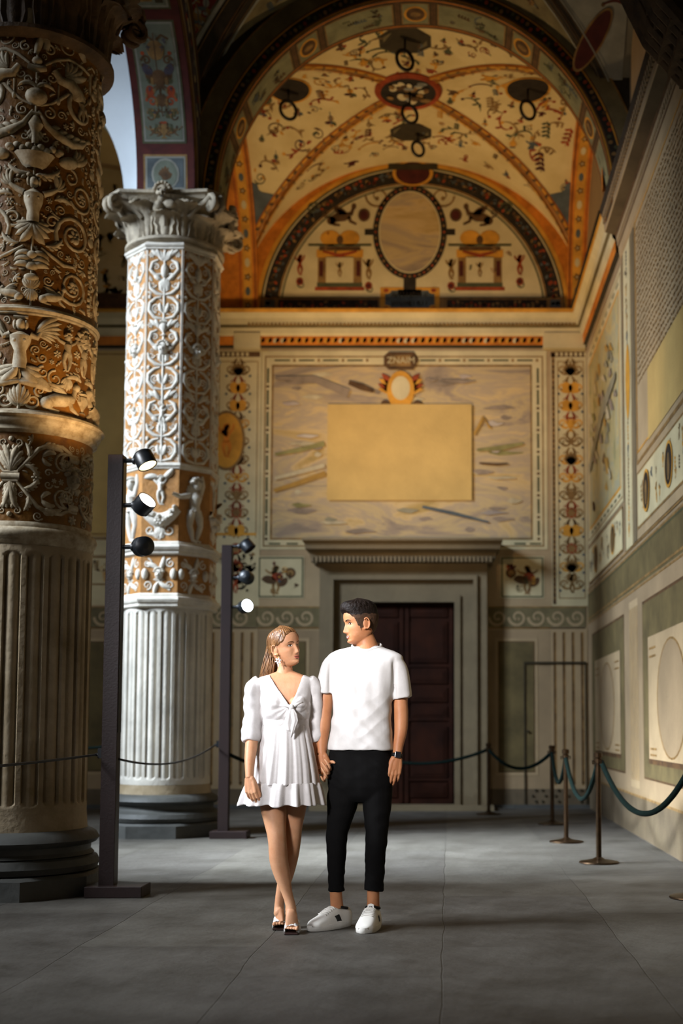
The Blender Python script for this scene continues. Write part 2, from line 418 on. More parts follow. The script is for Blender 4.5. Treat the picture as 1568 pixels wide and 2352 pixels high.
# ------------------------------------------------------------------ vault bays
def vault(x0,x1,y0,y1,m,name='ceiling'):
    xc,yc,a,b=(x0+x1)/2,(y0+y1)/2,(x1-x0)/2,(y1-y0)/2
    n=48; P=[]
    for i in range(n+1):
        s=math.sin(PI/2*(2*i/n-1)); row=[]
        for j in range(n+1):
            t=math.sin(PI/2*(2*j/n-1))
            row.append((xc+a*s,yc+b*t,ZV+HV*max(math.sqrt(max(0,1-s*s)),math.sqrt(max(0,1-t*t)))))
        P.append(row)
    mb=MB(); mb.grid(P); o=mb.build(name,m,auto=35,**S)
    return o
def ribs(x0,x1,y0,y1,pr,layers,off=.012,motif=None,NS=(.8,.8),ES=(.65,.65)):
    xc,yc,a,b=(x0+x1)/2,(y0+y1)/2,(x1-x0)/2,(y1-y0)/2
    n=40
    for sx in(-1,1):
        for sy in(-1,1):
            for k,(w0,w1,m) in enumerate(layers):
                P=[];Q=[]
                for i in range(n+1):
                    ph=PI/2*i/n*.985; s=math.sin(ph); c=math.cos(ph); x=xc+sx*a*s;y=yc+sy*b*s;z=ZV+HV*c
                    o=off*(1+k*.5); ox,oz=-sx*s*o,-c*o; oy=-sy*s*o
                    # N side points: same x, y moved outward ; E side: same y, x moved outward
                    P.append([(x+ox,y+sy*min(w*(NS[0] if sx<0 else NS[1]),max(0.001,b*(1-s))) ,z+oz) for w in (w0,w1)])
                    Q.append([(x+sx*min(w*(ES[0] if sx<0 else ES[1]),max(0.001,a*(1-s))),y+oy,z+oz) for w in (w0,w1)])
                pr.grid(P,m); pr.grid(Q,m)
BE=(XL,XR,YC2,YB)
V_END=vault(*BE,MATS['vault_cream'])
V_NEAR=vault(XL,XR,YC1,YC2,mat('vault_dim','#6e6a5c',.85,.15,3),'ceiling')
for i in range(1,4): vault(XL,XR,YS[i+1],YS[i],MATS['pale_grey'],'ceiling')
V_LEFT=vault(XL-BAY,XL,YC2,YB,MATS['vault_cream'])
rb=MB()
lay_o=[(0,.16,MATS['orange']),(.02,.05,MATS['sepia']),(.075,.125,MATS['ochre']),(.145,.152,MATS['rust'])]
ribs(*BE,rb,lay_o)
rib_o=rb.build('rib',parent=V_END)
rb=MB(); ribs(XL-BAY,XL,YC2,YB,rb,lay_o[:2]); rb.build('rib',parent=V_LEFT)
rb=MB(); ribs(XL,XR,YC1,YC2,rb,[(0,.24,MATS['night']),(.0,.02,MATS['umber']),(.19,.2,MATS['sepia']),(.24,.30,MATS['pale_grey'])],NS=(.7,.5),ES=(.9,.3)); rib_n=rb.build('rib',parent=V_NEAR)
# cell mapping
def cellfns(x0,x1,y0,y1):
    xc,yc,a,b=(x0+x1)/2,(y0+y1)/2,(x1-x0)/2,(y1-y0)/2
    def N(u,v,h):
        ph=u/a; r=1; return (xc+(a-h)*math.sin(ph),yc+v,ZV+(HV-h)*math.cos(ph))
    def E(u,v,h):
        ps=v/b; return (xc+u,yc+(b-h)*math.sin(ps),ZV+(HV-h)*math.cos(ps))
    return N,E,xc,yc,a,b
# ------------------------------------------------------------------ grotesques
PAL=['umber','sepia','rust','line_green','ochre','wine','slate']
def grot(p,x,y,s,rng,pal=PAL,kind=None):
    c=lambda:MATS[rng.choice(pal)]
    k=kind or rng.choice(['fig','scroll','scroll','bird','vase','swag','sprig','drop','drop'])
    p.push(x,y,s,s,rot=rng.uniform(-.25,.25)); f=rng.choice([-1,1])
    if k=='fig': p.putto(0,-.5,1,c(),f,arm=(rng.uniform(0,1.2),rng.uniform(1.8,3.2)))
    elif k=='scroll':
        p.spiral(0,0,.4,c(),rng.uniform(.9,1.6),.09,rng.uniform(0,6),f)
        for i in range(3): p.leaf(rng.uniform(-.4,.4),rng.uniform(-.4,.4),rng.uniform(.2,.4),rng.uniform(0,6),c(),w=.25)
    elif k=='bird':
        m=c(); p.blob(0,0,.3,.14,m,rot=.3); p.blob(.28,.16,.1,.09,m); p.leaf(-.05,.05,.45,2.0,m); p.leaf(0,.05,.4,1.4,m); p.leaf(-.2,-.08,.35,3.5,m,w=.15)
    elif k=='vase': p.vase(0,-.4,.9,c(),c())
    elif k=='swag':
        m=c(); p.ribbon([(-.6+.1*i,-.25*math.sin(PI*i/12)) for i in range(13)],[.03+.03*math.sin(PI*i/12) for i in range(13)],m)
        p.blob(-.6,.02,.09,.09,c()); p.blob(.6,.02,.09,.09,c())
    elif k=='sprig':
        m=c()
        p.ribbon([(0,-.5),(.05*f,0),(0,.5)],.015,m)
        for i in range(4):
            p.leaf(0,-.4+.22*i,.26,.6,m,w=.25); p.leaf(0,-.4+.22*i,.26,PI-.6,m,w=.25)
    else:
        p.ribbon([(0,-.5),(0,.4)],.02,c()); p.blob(0,-.1,.13,.17,c()); p.up(.001); p.blob(0,.3,.1,.07,c()); p.leaf(0,.1,.3,.5,c()); p.leaf(0,.1,.3,PI-.5,c()); p.lay-=.001
    p.pop()
def hook(p,x,y,s):
    pass
# painted decor of end bay
N,E,xc,yc,a,b=cellfns(*BE)
rng=random.Random(5)
pn=MB(); p=Pen(pn,N); p.lay=.006
EC=MB(); q=Pen(EC,E); q.lay=.006
def inN(u,v,mar=.25): return abs(v)<b-.3 and abs(math.sin(min(1.57,abs(u)/a)))*b<abs(v)-mar
def inE(u,v,mar=.25): return abs(u)<a-.35 and abs(math.sin(min(1.57,abs(v)/b)))*a<abs(u)-mar
def vines(pen,inside,U,Vv,n):
    k=0
    for _ in range(n*30):
        u,v=rng.uniform(-U,U),rng.uniform(-Vv,Vv); L=rng.uniform(.25,.5); a=rng.uniform(0,6.3); c=rng.choice([-1,1])*rng.uniform(3,6)
        P=[];x,y=u,v; ok=True
        for i in range(14):
            if not inside(x,y,.16): ok=False; break
            P.append((x,y)); x+=L/13*math.cos(a); y+=L/13*math.sin(a); a+=c*L/13*(1 if i<8 else 2.6)
        if not ok: continue
        m=MATS[rng.choice(['sepia','sepia','ochre','rust','line_green'])]
        pen.ribbon(P,[.012*math.sin(PI*(.1+.8*i/13)) for i in range(14)],m)
        for i in (2,5,8): pen.leaf(P[i][0],P[i][1],.09,rng.uniform(0,6.3),m,w=.2)
        pen.blob(P[-1][0],P[-1][1],.025,.025,MATS[rng.choice(['rust','wine','ochre'])]); k+=1
        if k>=n: break
pts=[]
def scatter(pen,inside,U,Vv,n,smin,smax,mar):
    k=0; pts=[]
    for _ in range(n*40):
        u,v=rng.uniform(-U,U),rng.uniform(-Vv,Vv); s=rng.uniform(smin,smax)
        if not inside(u,v,s*.5+mar): continue
        if any(math.hypot(u-x,v-y)<(s+t)*.52 for x,y,t in pts): continue
        pts.append((u,v,s)); grot(pen,u,v,s,rng); k+=1
        if k>=n: break
vines(p,inN,2.5,b,46); p.up(.001); scatter(p,inN,2.5,b,70,.12,.28,.14)
vines(q,inE,a,b*1.5,46); q.up(.001); scatter(q,inE,a,b*1.5,64,.14,.32,.14)
# octagonal medallions along the crown with rings
def octa(pen,x,y,rx,ry,rim,inner):
    pen.poly([(x+rx*math.cos(PI/8+k*PI/4),y+ry*math.sin(PI/8+k*PI/4)) for k in range(8)],rim); pen.up()
    pen.poly([(x+rx*.84*math.cos(PI/8+k*PI/4),y+ry*.78*math.sin(PI/8+k*PI/4)) for k in range(8)],inner); pen.up()
    for _ in range(9): pen.blob(x+rng.uniform(-.5,.5)*rx,y+rng.uniform(-.4,.4)*ry,rx*rng.uniform(.08,.2),ry*.14,rng.choice([MATS['umber'],MATS['slate']]),rot=rng.uniform(0,3)); pen.up(.0004)
    pen.lay=.006
p.lay=.012
octa(p,.0,1.12,.31,.26,MATS['line_dark'],MATS['soffit_green'])
octa(p,.0,-1.15,.34,.3,MATS['line_dark'],MATS['soffit_green'])
for sx in(-1,1):
    q.lay=.012; q.disc(sx*1.55,-.05,.3,.34,MATS['ochre']); q.up(.003); q.disc(sx*1.55,-.05,.27,.31,MATS['night'])
# blue spandrels at springings
for sy in(-1,1):
    for sx in (-1,1):
        q.lay=.009; q.push(0,0,sx,sy)
        pts=[]
        for i in range(15):
            v=b*(.93+.6*i/14)
            if v/b>1.5: break
            pts.append(v)
        # polygon strip between rib and formeret
        P=[]
        for v in np.linspace(b*.74,b*1.06,20):
            s=math.sin(v/b); u0=a*s+.10; u1=a-.23
            if v<b*.82: u0=max(u0,u1-(v-b*.735)*2.0*(1+.5*math.sin(v*22)))
            if u1>u0: P.append([q.V(u0,v,0),q.V(u1,v,0)])
        if len(P)>1: q.mb.grid(P,MATS['slate'])
        q.pop()
pn.build('painted_grotesque',parent=V_END); EC.build('painted_grotesque',parent=V_END)
# boss with painted scene
bo=MB(); z0=ZV+HV
bo.lathe([(.42,z0+.02),(.44,z0-.03),(.40,z0-.07),(.36,z0-.05)],xc,yc,MATS['rust'],n=32,capt=False,capb=False)
bo.lathe([(.36,z0-.04),(.01,z0-.035)],xc,yc,MATS['night'],n=32)
pb=Pen(bo,lambda u,v,h:(xc+u,yc+v,z0-.045-h),relief=False)
for k in range(26): pb.blob(rng.uniform(-.24,.24),rng.uniform(-.22,.22),rng.uniform(.03,.1),rng.uniform(.03,.06),MATS[rng.choice(['cream','sepia','pale_grey','umber'])],rot=rng.uniform(0,3)); pb.up(.0008)
bo.build('boss',parent=V_END)
# iron hooks / rings hanging from the vault
def ringhook(x,y,z,r=.12,parent=None):
    m=MB(); m.tube([(x,y,z),(x,y,z-.16)],.014,n=8)
    c=Vector((x,y,z-.16-r)); pts=[c+Vector((r*.55*math.cos(t*2*PI/20),r*.5*math.sin(t*2*PI/20),r*math.sin(t*2*PI/20+PI/2*0+.0))) for t in range(21)]
    pts=[c+Vector((r*math.sin(2*PI*t/20)*.8,r*math.sin(2*PI*t/20)*.5,r*math.cos(2*PI*t/20))) for t in range(21)]
    m.tube(pts,.022,n=8,cap=False)
    o=m.build('hanging_ring',mat('iron','#15120e',.5,0),smooth=True); return o
hk=[(xc,yc-1.2,ZV+HV,'black iron rod and ring hanging below the front octagonal vault medallion'),
    (xc+.02,yc,ZV+HV-.05,'black iron ring hanging from the round painted vault boss'),
    (xc+.1,yc+1.1,ZV+HV,'small black iron ring by the rear octagonal medallion above the lunette'),
    (xc+1.55,yc-.05,ZV+HV*.99,'black iron ring hanging below the right oval vault medallion'),
    (xc-1.55,yc-.05,ZV+HV*.99,'black iron ring hanging below the left oval vault medallion')]
for x,y,z,l in hk: tag(ringhook(x,y,z,.12 if 'small' not in l else .1),l,'hanging ring','iron rings on the vault')
# formeret bands on sides + back
fm=MB()
def formeret(mb,side,w=.27,d=.07,sgn=1):
    X=XR if side>0 else XL
    P=[];Q=[]
    for i in range(41):
        ph=-PI/2+PI*i/40; s,c=math.sin(ph),math.cos(ph)
        y=yc+(b-d)*s; z=ZV+(HV-d)*c
        P.append([(X-side*t,y,z) for t in (0,w)])
    return P
for side in (-1,1):
    for (w0,w1,d,m) in ((0,.27,.07,'orange'),(.07,.20,.074,'ochre'),(.02,.035,.074,'rust'),(.235,.25,.074,'wine')):
        X=XR if side>0 else XL
        P=[];
        for i in range(41):
            ph=-PI/2+PI*i/40; s,c=math.sin(ph),math.cos(ph)
            P.append([(X-side*t,yc+(b-d)*s,ZV+(HV-d)*c) for t in (w0,w1)])
        fm.grid(P,MATS[m])
    P=[[(X-side*.27,yc+(b-d)*math.sin(ph),ZV+(HV-d)*math.cos(ph)) for d in (0,.07)] for ph in np.linspace(-PI/2,PI/2,41)]
    fm.grid(P,MATS['orange'])
    if side<0:
        P=[[(X+t,yc+(b-.07)*math.sin(ph),ZV+(HV-.07)*math.cos(ph)) for t in (0,-.3)] for ph in np.linspace(-PI/2,PI/2,41)]
        fm.grid(P,MATS['orange'])
    pf=Pen(fm,lambda u,v,h:(X-side*u,yc+(b-.078-h)*math.sin(v/b),ZV+(HV-.078-h)*math.cos(v/b)))
    for k in range(34):
        v=-PI/2*b+.1+k*PI*b/34
        if k%2: pf.rosette(.135,v,.05,MATS['umber'],MATS['cream'],5)
        else: pf.blob(.135,v,.035,.06,MATS['cream' if k%4 else 'slate'])
fm.build('side_band',parent=V_END)
# blobs on diagonal ribs
rm=MB()
for sx in(-1,1):
    for sy in(-1,1):
        for k in range(26):
            ph=PI/2*(.1+.86*k/26); s,c=math.sin(ph),math.cos(ph); x=xc+sx*a*s; y=yc+sy*b*s
            u=a*ph*sx
            pp=Pen(rm,N); pp.lay=.03; pp.blob(u,sy*(b*s+.06),.04,.022,MATS['sepia' if k%3 else 'ochre'],rot=k)
            pp=Pen(rm,E); pp.lay=.03; pp.blob(sx*(a*s+.05),sy*b*ph,.02,.035,MATS['umber' if k%3 else 'sepia'],rot=k)
rm.build('rib_ornament',parent=V_END)
# ------------------------------------------------------------------ arch walls
def archwall(mk,c0,c1,mid,R,zs,top,t0,t1,m_face0,m_face1,m_soff,n=40,RV=None):
    """mk(s,t,z)->xyz, s along, t thickness. returns MB"""
    mb=MB(); ss=[c0]+[mid+R*math.sin(PI/2*(2*i/n-1)) for i in range(n+1)]+[c1]
    lo=[zs]+[zs+(RV or R)*math.cos(PI/2*(2*i/n-1)) for i in range(n+1)]+[zs]
    for t,m,fl in ((t0,m_face0,False),(t1,m_face1,True)):
        P=[[mk(s,t,z),mk(s,t,max(top,z+.01))] for s,z in zip(ss,lo)]
        mb.grid(P,m,flip=fl)
    P=[[mk(s,t0,z),mk(s,t1,z)] for s,z in zip(ss,lo)]; mb.grid(P,m_soff)
    P=[[mk(s,t0,top),mk(s,t1,top)] for s in (c0,c1)]; mb.grid(P,m_face0)
    return mb
def mkY(s,t,z): return (t,s,z)   # arch along Y
def mkX(s,t,z): return (s,t,z)   # arch along X
AR=1.77
arc=[]
for i in range(4):
    y1=YS[i]; y0=YS[i+1]
    arc.append(archwall(mkY,y0,y1,(y0+y1)/2,AR,ZA,11.5,-3.35,-2.73,MATS['ext_wall'],MATS['umber'],MATS['soffit_green']).build('trim_1' if i==0 else 'trim_%d'%(i+1),**S))
A_L=archwall(mkX,XL-BAY,XL,XL-BAY/2,AR,ZA,11.5,12.87,13.49,MATS['ext_wall'],MATS['umber'],MATS['soffit_green']).build('trim_5',**S)
TX0,TX1=-2.54,1.79; TXC=(TX0+TX1)/2; TR=(TX1-TX0)/2
TK=1.075
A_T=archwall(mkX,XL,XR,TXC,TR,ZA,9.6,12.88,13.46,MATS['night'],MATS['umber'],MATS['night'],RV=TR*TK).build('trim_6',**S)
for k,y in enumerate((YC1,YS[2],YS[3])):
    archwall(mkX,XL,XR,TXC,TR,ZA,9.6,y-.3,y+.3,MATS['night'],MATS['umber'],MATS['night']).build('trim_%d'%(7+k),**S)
mb=MB(); mb.box(-9,2.4,-5.3,17.6,11.4,11.6); mb2=MB()
mb=MB(); mb.box(-3.2,2.4,-5.3,17.6,11.2,11.5); mb.box(-9,-3.2,13.0,17.6,11.2,11.5); mb.build('ceiling',MATS['plaster_low'],**S)
# decor: soffit of arcade arch (bay nearest column 2)
ym=(YC1+YC2)/2
def soffY(ymid):
    # u across (X from -3.04), v angle-arc from the far springing (at +Y)
    def f(u,v,h):
        an=v/AR; r=AR-h; return (-3.04+u,ymid+r*math.cos(an),ZA+r*math.sin(an))
    return f
sd=MB(); p=Pen(sd,soffY(ym)); p.lay=.004
p.rect(-.31,0,.31,AR*PI,MATS['wine'],1,60); p.up()
segs=[(.0,.42,'s'),(.5,1.75,'l'),(1.83,2.55,'x'),(2.63,3.2,'s'),(3.28,4.5,'l'),(4.58,5.3,'x')]
for (v0,v1,t) in segs:
    n=8
    p.lay=.006; p.rect(-.235,v0+.03,.235,v1,MATS['sepia' if t=='s' else 'line_green'],1,n); p.up(); p.rect(-.215,v0+.05,.215,v1-.02,MATS['pale_grey'],1,n); p.up(); p.rect(-.195,v0+.07,.195,v1-.04,mat('mint','#666c5e',.85,.15,5) if t!='s' else MATS['slate'],1,n); p.up()
    vm=(v0+v1)/2; R=random.Random(int(v0*10))
    if t=='s':
        p.blob(0,vm,.15,.17,MATS['pale_grey'],n=16); p.up(); p.blob(0,vm,.13,.15,MATS['mint'],n=16); p.up(); p.push(0,vm,.3); p.palmette(0,-.2,.5,MATS['umber']); p.pop()
    elif t=='l':
        H=v1-v0
        p.push(0,v0,1)
        for q_ in (-1,1):
            p.push(0,0,q_,1)
            p.sphinx(.03,.1,.16,MATS['umber']); p.spiral(.1,.45,.06,MATS['rust'],1.2,.25,0,1); p.blob(.11,.55,.045,.055,MATS['rust']); p.leaf(.05,.62,.18,.9,MATS['umber']); p.leaf(.05,.7,.16,.5,MATS['purple_grey']); p.spiral(.11,.85,.05,MATS['umber'],1.2,.25,0,1); p.ribbon([(.02,1.05),(.08,1.1),(.15,1.06)],.012,MATS['umber']); p.blob(.14,.92,.02,.02,MATS['rust']); p.leaf(.03,.3,.14,.2,MATS['line_green']); p.spiral(.12,.3,.04,MATS['umber'],1.1,.25,0,-1)
            p.pop()
        p.vase(0,.08,.2,MATS['sepia'],MATS['rust']); p.up(.001); p.mask(0,.66,.09,MATS['umber'],beard=True); p.blob(0,.95,.09,.1,MATS['sepia']); p.palmette(0,.4,.14,MATS['umber']); p.ribbon([(0,.3),(0,1.12)],.006,MATS['umber']); p.pop()
        R2=random.Random(int(v0*7)+1); p.up(.001)
        for _ in range(26):
            z_=R2.uniform(v0+.12,v1-.12); x_=R2.uniform(.03,.16); s_=R2.uniform(.04,.09); kk=R2.choice(['sprig','drop','scroll','swag']); cm_=R2.choice(['umber','line_green','sepia','purple_grey'])
            for q_ in(-1,1):
                p.push(q_*x_,z_,q_,1); grot(p,0,0,s_,random.Random(int(z_*999)),[cm_],kind=kk); p.pop()
    else:
        p.poly([(-.12,vm-.25),(.06,vm-.25),(.06,vm-.18),(.13,vm-.18),(.13,vm+.16),(.06,vm+.16),(.06,vm+.25),(-.12,vm+.25)],MATS['sepia']); p.up(); p.poly([(-.10,vm-.22),(.04,vm-.22),(.04,vm-.15),(.11,vm-.15),(.11,vm+.13),(.04,vm+.13),(.04,vm+.22),(-.10,vm+.22)],MATS['slate']); p.up()
        for q_ in(-1,1): p.rect(.09,vm+q_*.22-.04,.17,vm+q_*.22+.04,MATS['line_dark'])
        p.push(0,vm,.2); p.putto(0,-.5,1,MATS['sepia']); p.pop()
sd.build('painted_soffit',parent=arc[0])
# inner face (facing the corridor) of arcade arch near column 2 : painted bands following the arch
ifc=MB()
def faceY(u,v,h):  # u radial outwards from intrados, v arc
    an=v/AR; r=AR+u; return (-2.725+h,ym+r*math.cos(an),ZA+r*math.sin(an))
p=Pen(ifc,faceY)
for (u0,u1,m) in ((0,.03,'sepia'),(.03,.11,'umber'),(.11,.13,'cream'),(.13,.17,'umber'),(.17,.42,'purple_grey'),(.42,.45,'cream'),(.45,.5,'umber')):
    p.lay=.004; p.rect(u0,0,u1,AR*PI,MATS[m],1,50)
R=random.Random(3); p.lay=.007
for k in range(90):
    v=.05+k*.06; p.blob(.29+R.uniform(-.07,.07),v,.03,.035,MATS[R.choice(['pale_grey','slate','rust','line_dark','cream'])])
ifc.build('painted_band',parent=arc[0])
# transverse arch: face decoration + soffit panels
ta=MB()
def faceT(y):
    def f(u,v,h):
        an=v/TR; r=TR+u; return (TXC-r*math.cos(an),y-h,ZA+r*TK*math.sin(an))
    return f
p=Pen(ta,faceT(12.875))
for (u0,u1,m) in ((0,.02,'ochre'),(.02,.04,'umber'),(.04,.13,'night'),(.13,.145,'ochre'),(.145,.16,'umber'),(.16,.34,'soffit_green'),(.34,.36,'sepia')):
    p.lay=.003; p.rect(u0,0,u1,TR*PI,MATS[m],1,60)
R=random.Random(8); p.lay=.006
for k in range(110):
    p.blob(.085+R.uniform(-.03,.03),.03+k*.061,.025,.02,MATS[R.choice(['umber','sepia','rust','line_green'])])
def soffT(u,v,h):
    an=v/TR; r=TR-h; return (TXC-r*math.cos(an),12.88+u*.93,ZA+r*TK*math.sin(an))
p=Pen(ta,soffT); p.lay=.004; p.rect(0,0,.62,TR*PI,MATS['umber'],1,60); p.up()
p.rect(.03,0,.045,TR*PI,MATS['orange'],1,60); p.rect(.56,0,.575,TR*PI,MATS['orange'],1,60)
v=0; R=random.Random(12)
Ls=[.95,.42,1.0,.45,1.1]; seq=Ls+[.5]+Ls[::-1]; sc_=TR*PI/sum(seq); v=0
for k,Lg in enumerate(seq):
    v0=v+.03; v1=v+Lg*sc_-.03; v=v+Lg*sc_; n=6
    big=Lg>.6
    p.lay=.006; p.rect(.075,v0,.54,v1,MATS['line_dark'],1,n); p.up(); p.rect(.09,v0+.015,.525,v1-.015,MATS['sepia'],1,n); p.up(); p.rect(.105,v0+.03,.51,v1-.03,mat('soffit_panel','#7c7a5a',.85,.2,5),1,n); p.up()
    vm=(v0+v1)/2
    if big:
        for _ in range(9): grot(p,R.uniform(.17,.45),R.uniform(v0+.12,v1-.12),R.uniform(.1,.2),R,['umber','line_dark','line_green','slate']); p.up(.0005)
    else:
        p.disc(.31,vm,.16,(v1-v0)*.38,MATS['ochre']); p.up(); p.disc(.31,vm,.13,(v1-v0)*.3,MATS['umber']); p.up(); p.blob(.31,vm,.05,.06,MATS['sepia'])
ta.build('painted_panels',parent=A_T)
# near vault painting: red, green, pale panels
N2,E2,xc2,yc2,a2,b2=cellfns(XL,XR,YC1,YC2)
nv=MB()
def cell_poly(mb,fn,kind,sx,sy,off,m,lay,lo=0.0,hi=1.0,inner=0):
    """fills a quarter-cell triangle between rib and edge. kind E: u beyond rib"""
    P=[]
    for ph in np.linspace(PI/2*lo,PI/2*hi,24):
        s=math.sin(ph)
        if kind=='E':
            u0=a2*s+off; u1=a2-.08-inner
            if u1<=u0: break
            P.append([fn(sx*u,sy*b2*ph,lay) for u in (u0,u1)])
        else:
            v0=b2*s+off; v1=b2-.32-inner
            if v1<=v0: break
            P.append([fn(sx*a2*ph,sy*v,lay) for v in (v0,v1)])
    if len(P)>1: mb.grid(P,m)
for sx in (-1,1):
    cell_poly(nv,E2,'E',sx,1,.30 if sx<0 else .1,MATS['brickred'] if sx<0 else MATS['pale_grey'],.012)
    cell_poly(nv,N2,'N',sx,1,.22 if sx<0 else .16,MATS['soffit_green'],.012)
    p=Pen(nv,E2); p.lay=.02; R=random.Random(4+sx)
    for _ in range(60):
        v=R.uniform(.5,1.45)*b2; u=a2*math.sin(v/b2)+.31+R.uniform(.05,.6)
        if u<a2-.2: grot(p,sx*u,v,R.uniform(.14,.3),R,['pale_grey','sepia','slate'] if sx<0 else ['umber','slate','line_dark','wine'])
    p=Pen(nv,N2); p.lay=.02
    for _ in range(60):
        u=R.uniform(.2,1.3)*a2; v=b2*math.sin(u/a2)+.31+R.uniform(.05,.5)
        if v<b2-.45: grot(p,sx*u,v,R.uniform(.1,.25),R,['umber','slate','line_dark','sepia'])
p=Pen(nv,E2); p.lay=.026; p.disc(2.08,2.0,.12,.36,MATS['sepia'],rot=.5); p.up(.003); p.disc(2.08,2.0,.10,.33,MATS['wine'],rot=.5)
nv.build('painted_panels',parent=V_NEAR)
# ------------------------------------------------------------------ back wall painting
K=dict()
def BX(px,py=1050): return atY(px,py,YB).x
def BZ(py): return zY(py,YB)
def backfn(u,v,h): return (u,YB-.003-h,v)
bw=MB(); p=Pen(bw,backfn)
def R4(x0,y0,x1,y1,m,f=None,w=.02,pen=None,pyc=None):
    pen=pen or p; c=pyc or (y0+y1)/2
    X0,X1,Z0,Z1=BX(x0,c),BX(x1,c),BZ(y1),BZ(y0)
    if f=='frame': pen.frame(X0,Z0,X1,Z1,w,MATS[m])
    else: pen.rect(X0,Z0,X1,Z1,MATS[m])
    return X0,X1,Z0,Z1
# lower zone
rng=random.Random(11)
R4(-300,1448,1352,1870,'plaster_grey')
p.up(); R4(-300,1812,1352,1870,'plaster_low'); p.up()
for seg in ((1121,1345),(590,735),(-100,589)):
    R4(seg[0],1396,seg[1],1440,'soffit_green')
p.up(.001)
for seg in ((1121,1345),(590,735),(-100,589)):
    x=seg[0]+22
    while x<seg[1]-15:
        p.push(BX(x,1418),BZ(1418),.13); p.spiral(0,0,1,MATS['plaster'],1.3,.16,PI,1); p.pop(); x+=45
    for yy in (1393,1441): R4(seg[0],yy,seg[1],yy+3,'sepia')
def greenpanel(x0,y0,x1,y1):
    R4(x0-9,y0-9,x1+9,y1+9,'plaster'); p.up(); R4(x0-2,y0-2,x1+2,y1+2,'umber',pyc=(y0+y1)/2); p.up(.001); R4(x0,y0,x1,y1,'green_wash'); p.lay-=.003
greenpanel(1146,1475,1226,1772); greenpanel(626,1475,700,1770); greenpanel(180,1475,262,1770)
def flutes(x0,x1,y0,y1,n):
    R4(x0,y0,x1,y1,'plaster'); p.up(.001)
    for i in range(n):
        x=x0+(x1-x0)*(i+.25)/n; w=(x1-x0)/n*.32
        R4(x,y0+12,x+w,y1-12,'sepia'); p.up(.001); R4(x+w*.0,y0+14,x+w*.45,y1-14,'umber'); p.lay-=.001
        pz=BX(x+w/2,(y0+y1)/2); p.blob(pz,BZ(y1-12),w*.0031,w*.004,MATS['sepia'])
    p.lay-=.001
flutes(1266,1350,1440,1812,4); flutes(478,590,1440,1812,5)
# pictures flanking portal head
for (x0,x1) in ((592,698),(1149,1249)):
    R4(x0,1278,x1,1374,'cream'); p.up(.001); R4(x0+2,1280,x1-2,1372,'line_green','frame',.02); p.up(.001)
    xm=(x0+x1)/2
    p.push(BX(xm-12 if x0<900 else xm+12,1330),BZ(1332),.42); p.putto(0,-.5,1,MATS['sepia'],1 if x0<900 else -1,arm=(.2,2.9)); p.up(.001); p.blob(.05,.1,.2,.14,MATS['rust']); p.leaf(0,-.1,.5,2.5,MATS['umber']); p.leaf(.1,-.2,.4,.4,MATS['umber']); p.pop()
    p.push(BX(xm+22 if x0<900 else xm-26,1320),BZ(1316),.075); p.blob(0,0,1,1,MATS['umber']); p.up(.001); p.blob(0,0,.6,.6,MATS['sepia']); p.pop()
    for _ in range(8): grot(p,BX(rng.uniform(x0+14,x1-14),1330),BZ(rng.uniform(1295,1362)),rng.uniform(.08,.16),rng)
    p.lay=.002
R4(-300,1378,1352,1393,'plaster')
# big framed landscape
p.lay=.004
R4(598,806,1256,1262,'cream',pyc=1034)
p.up(.001); X0,X1,Z0,Z1=R4(606,818,1248,1256,'sepia','frame',.02,pyc=1034); R4(622,838,1222,1240,'sepia','frame',.03,pyc=1034)
# dashes around
def dash(x0,y0,x1,y1):
    X0_,X1_,Z0_,Z1_=BX(x0,1034),BX(x1,1034),BZ(y1),BZ(y0); p.rect(X0_,Z0_,X1_,Z1_,MATS['line_green'])
for i in range(11):
    x=628+i*56
    if not 870<x+20<962: dash(x,826,x+36,830)
    p.blob(BX(x+46,1034),BZ(828),.02,.025,MATS['sepia'])
for i in range(8):
    y=846+i*50
    dash(611,y,616,y+34); dash(1233,y,1238,y+34); 
    for xx in (613.5,1235.5): p.blob(BX(xx,1034),BZ(y+42),.022,.022,MATS['umber'])
for x in (620,660,1180,1215): dash(x,1247,x+26,1251)
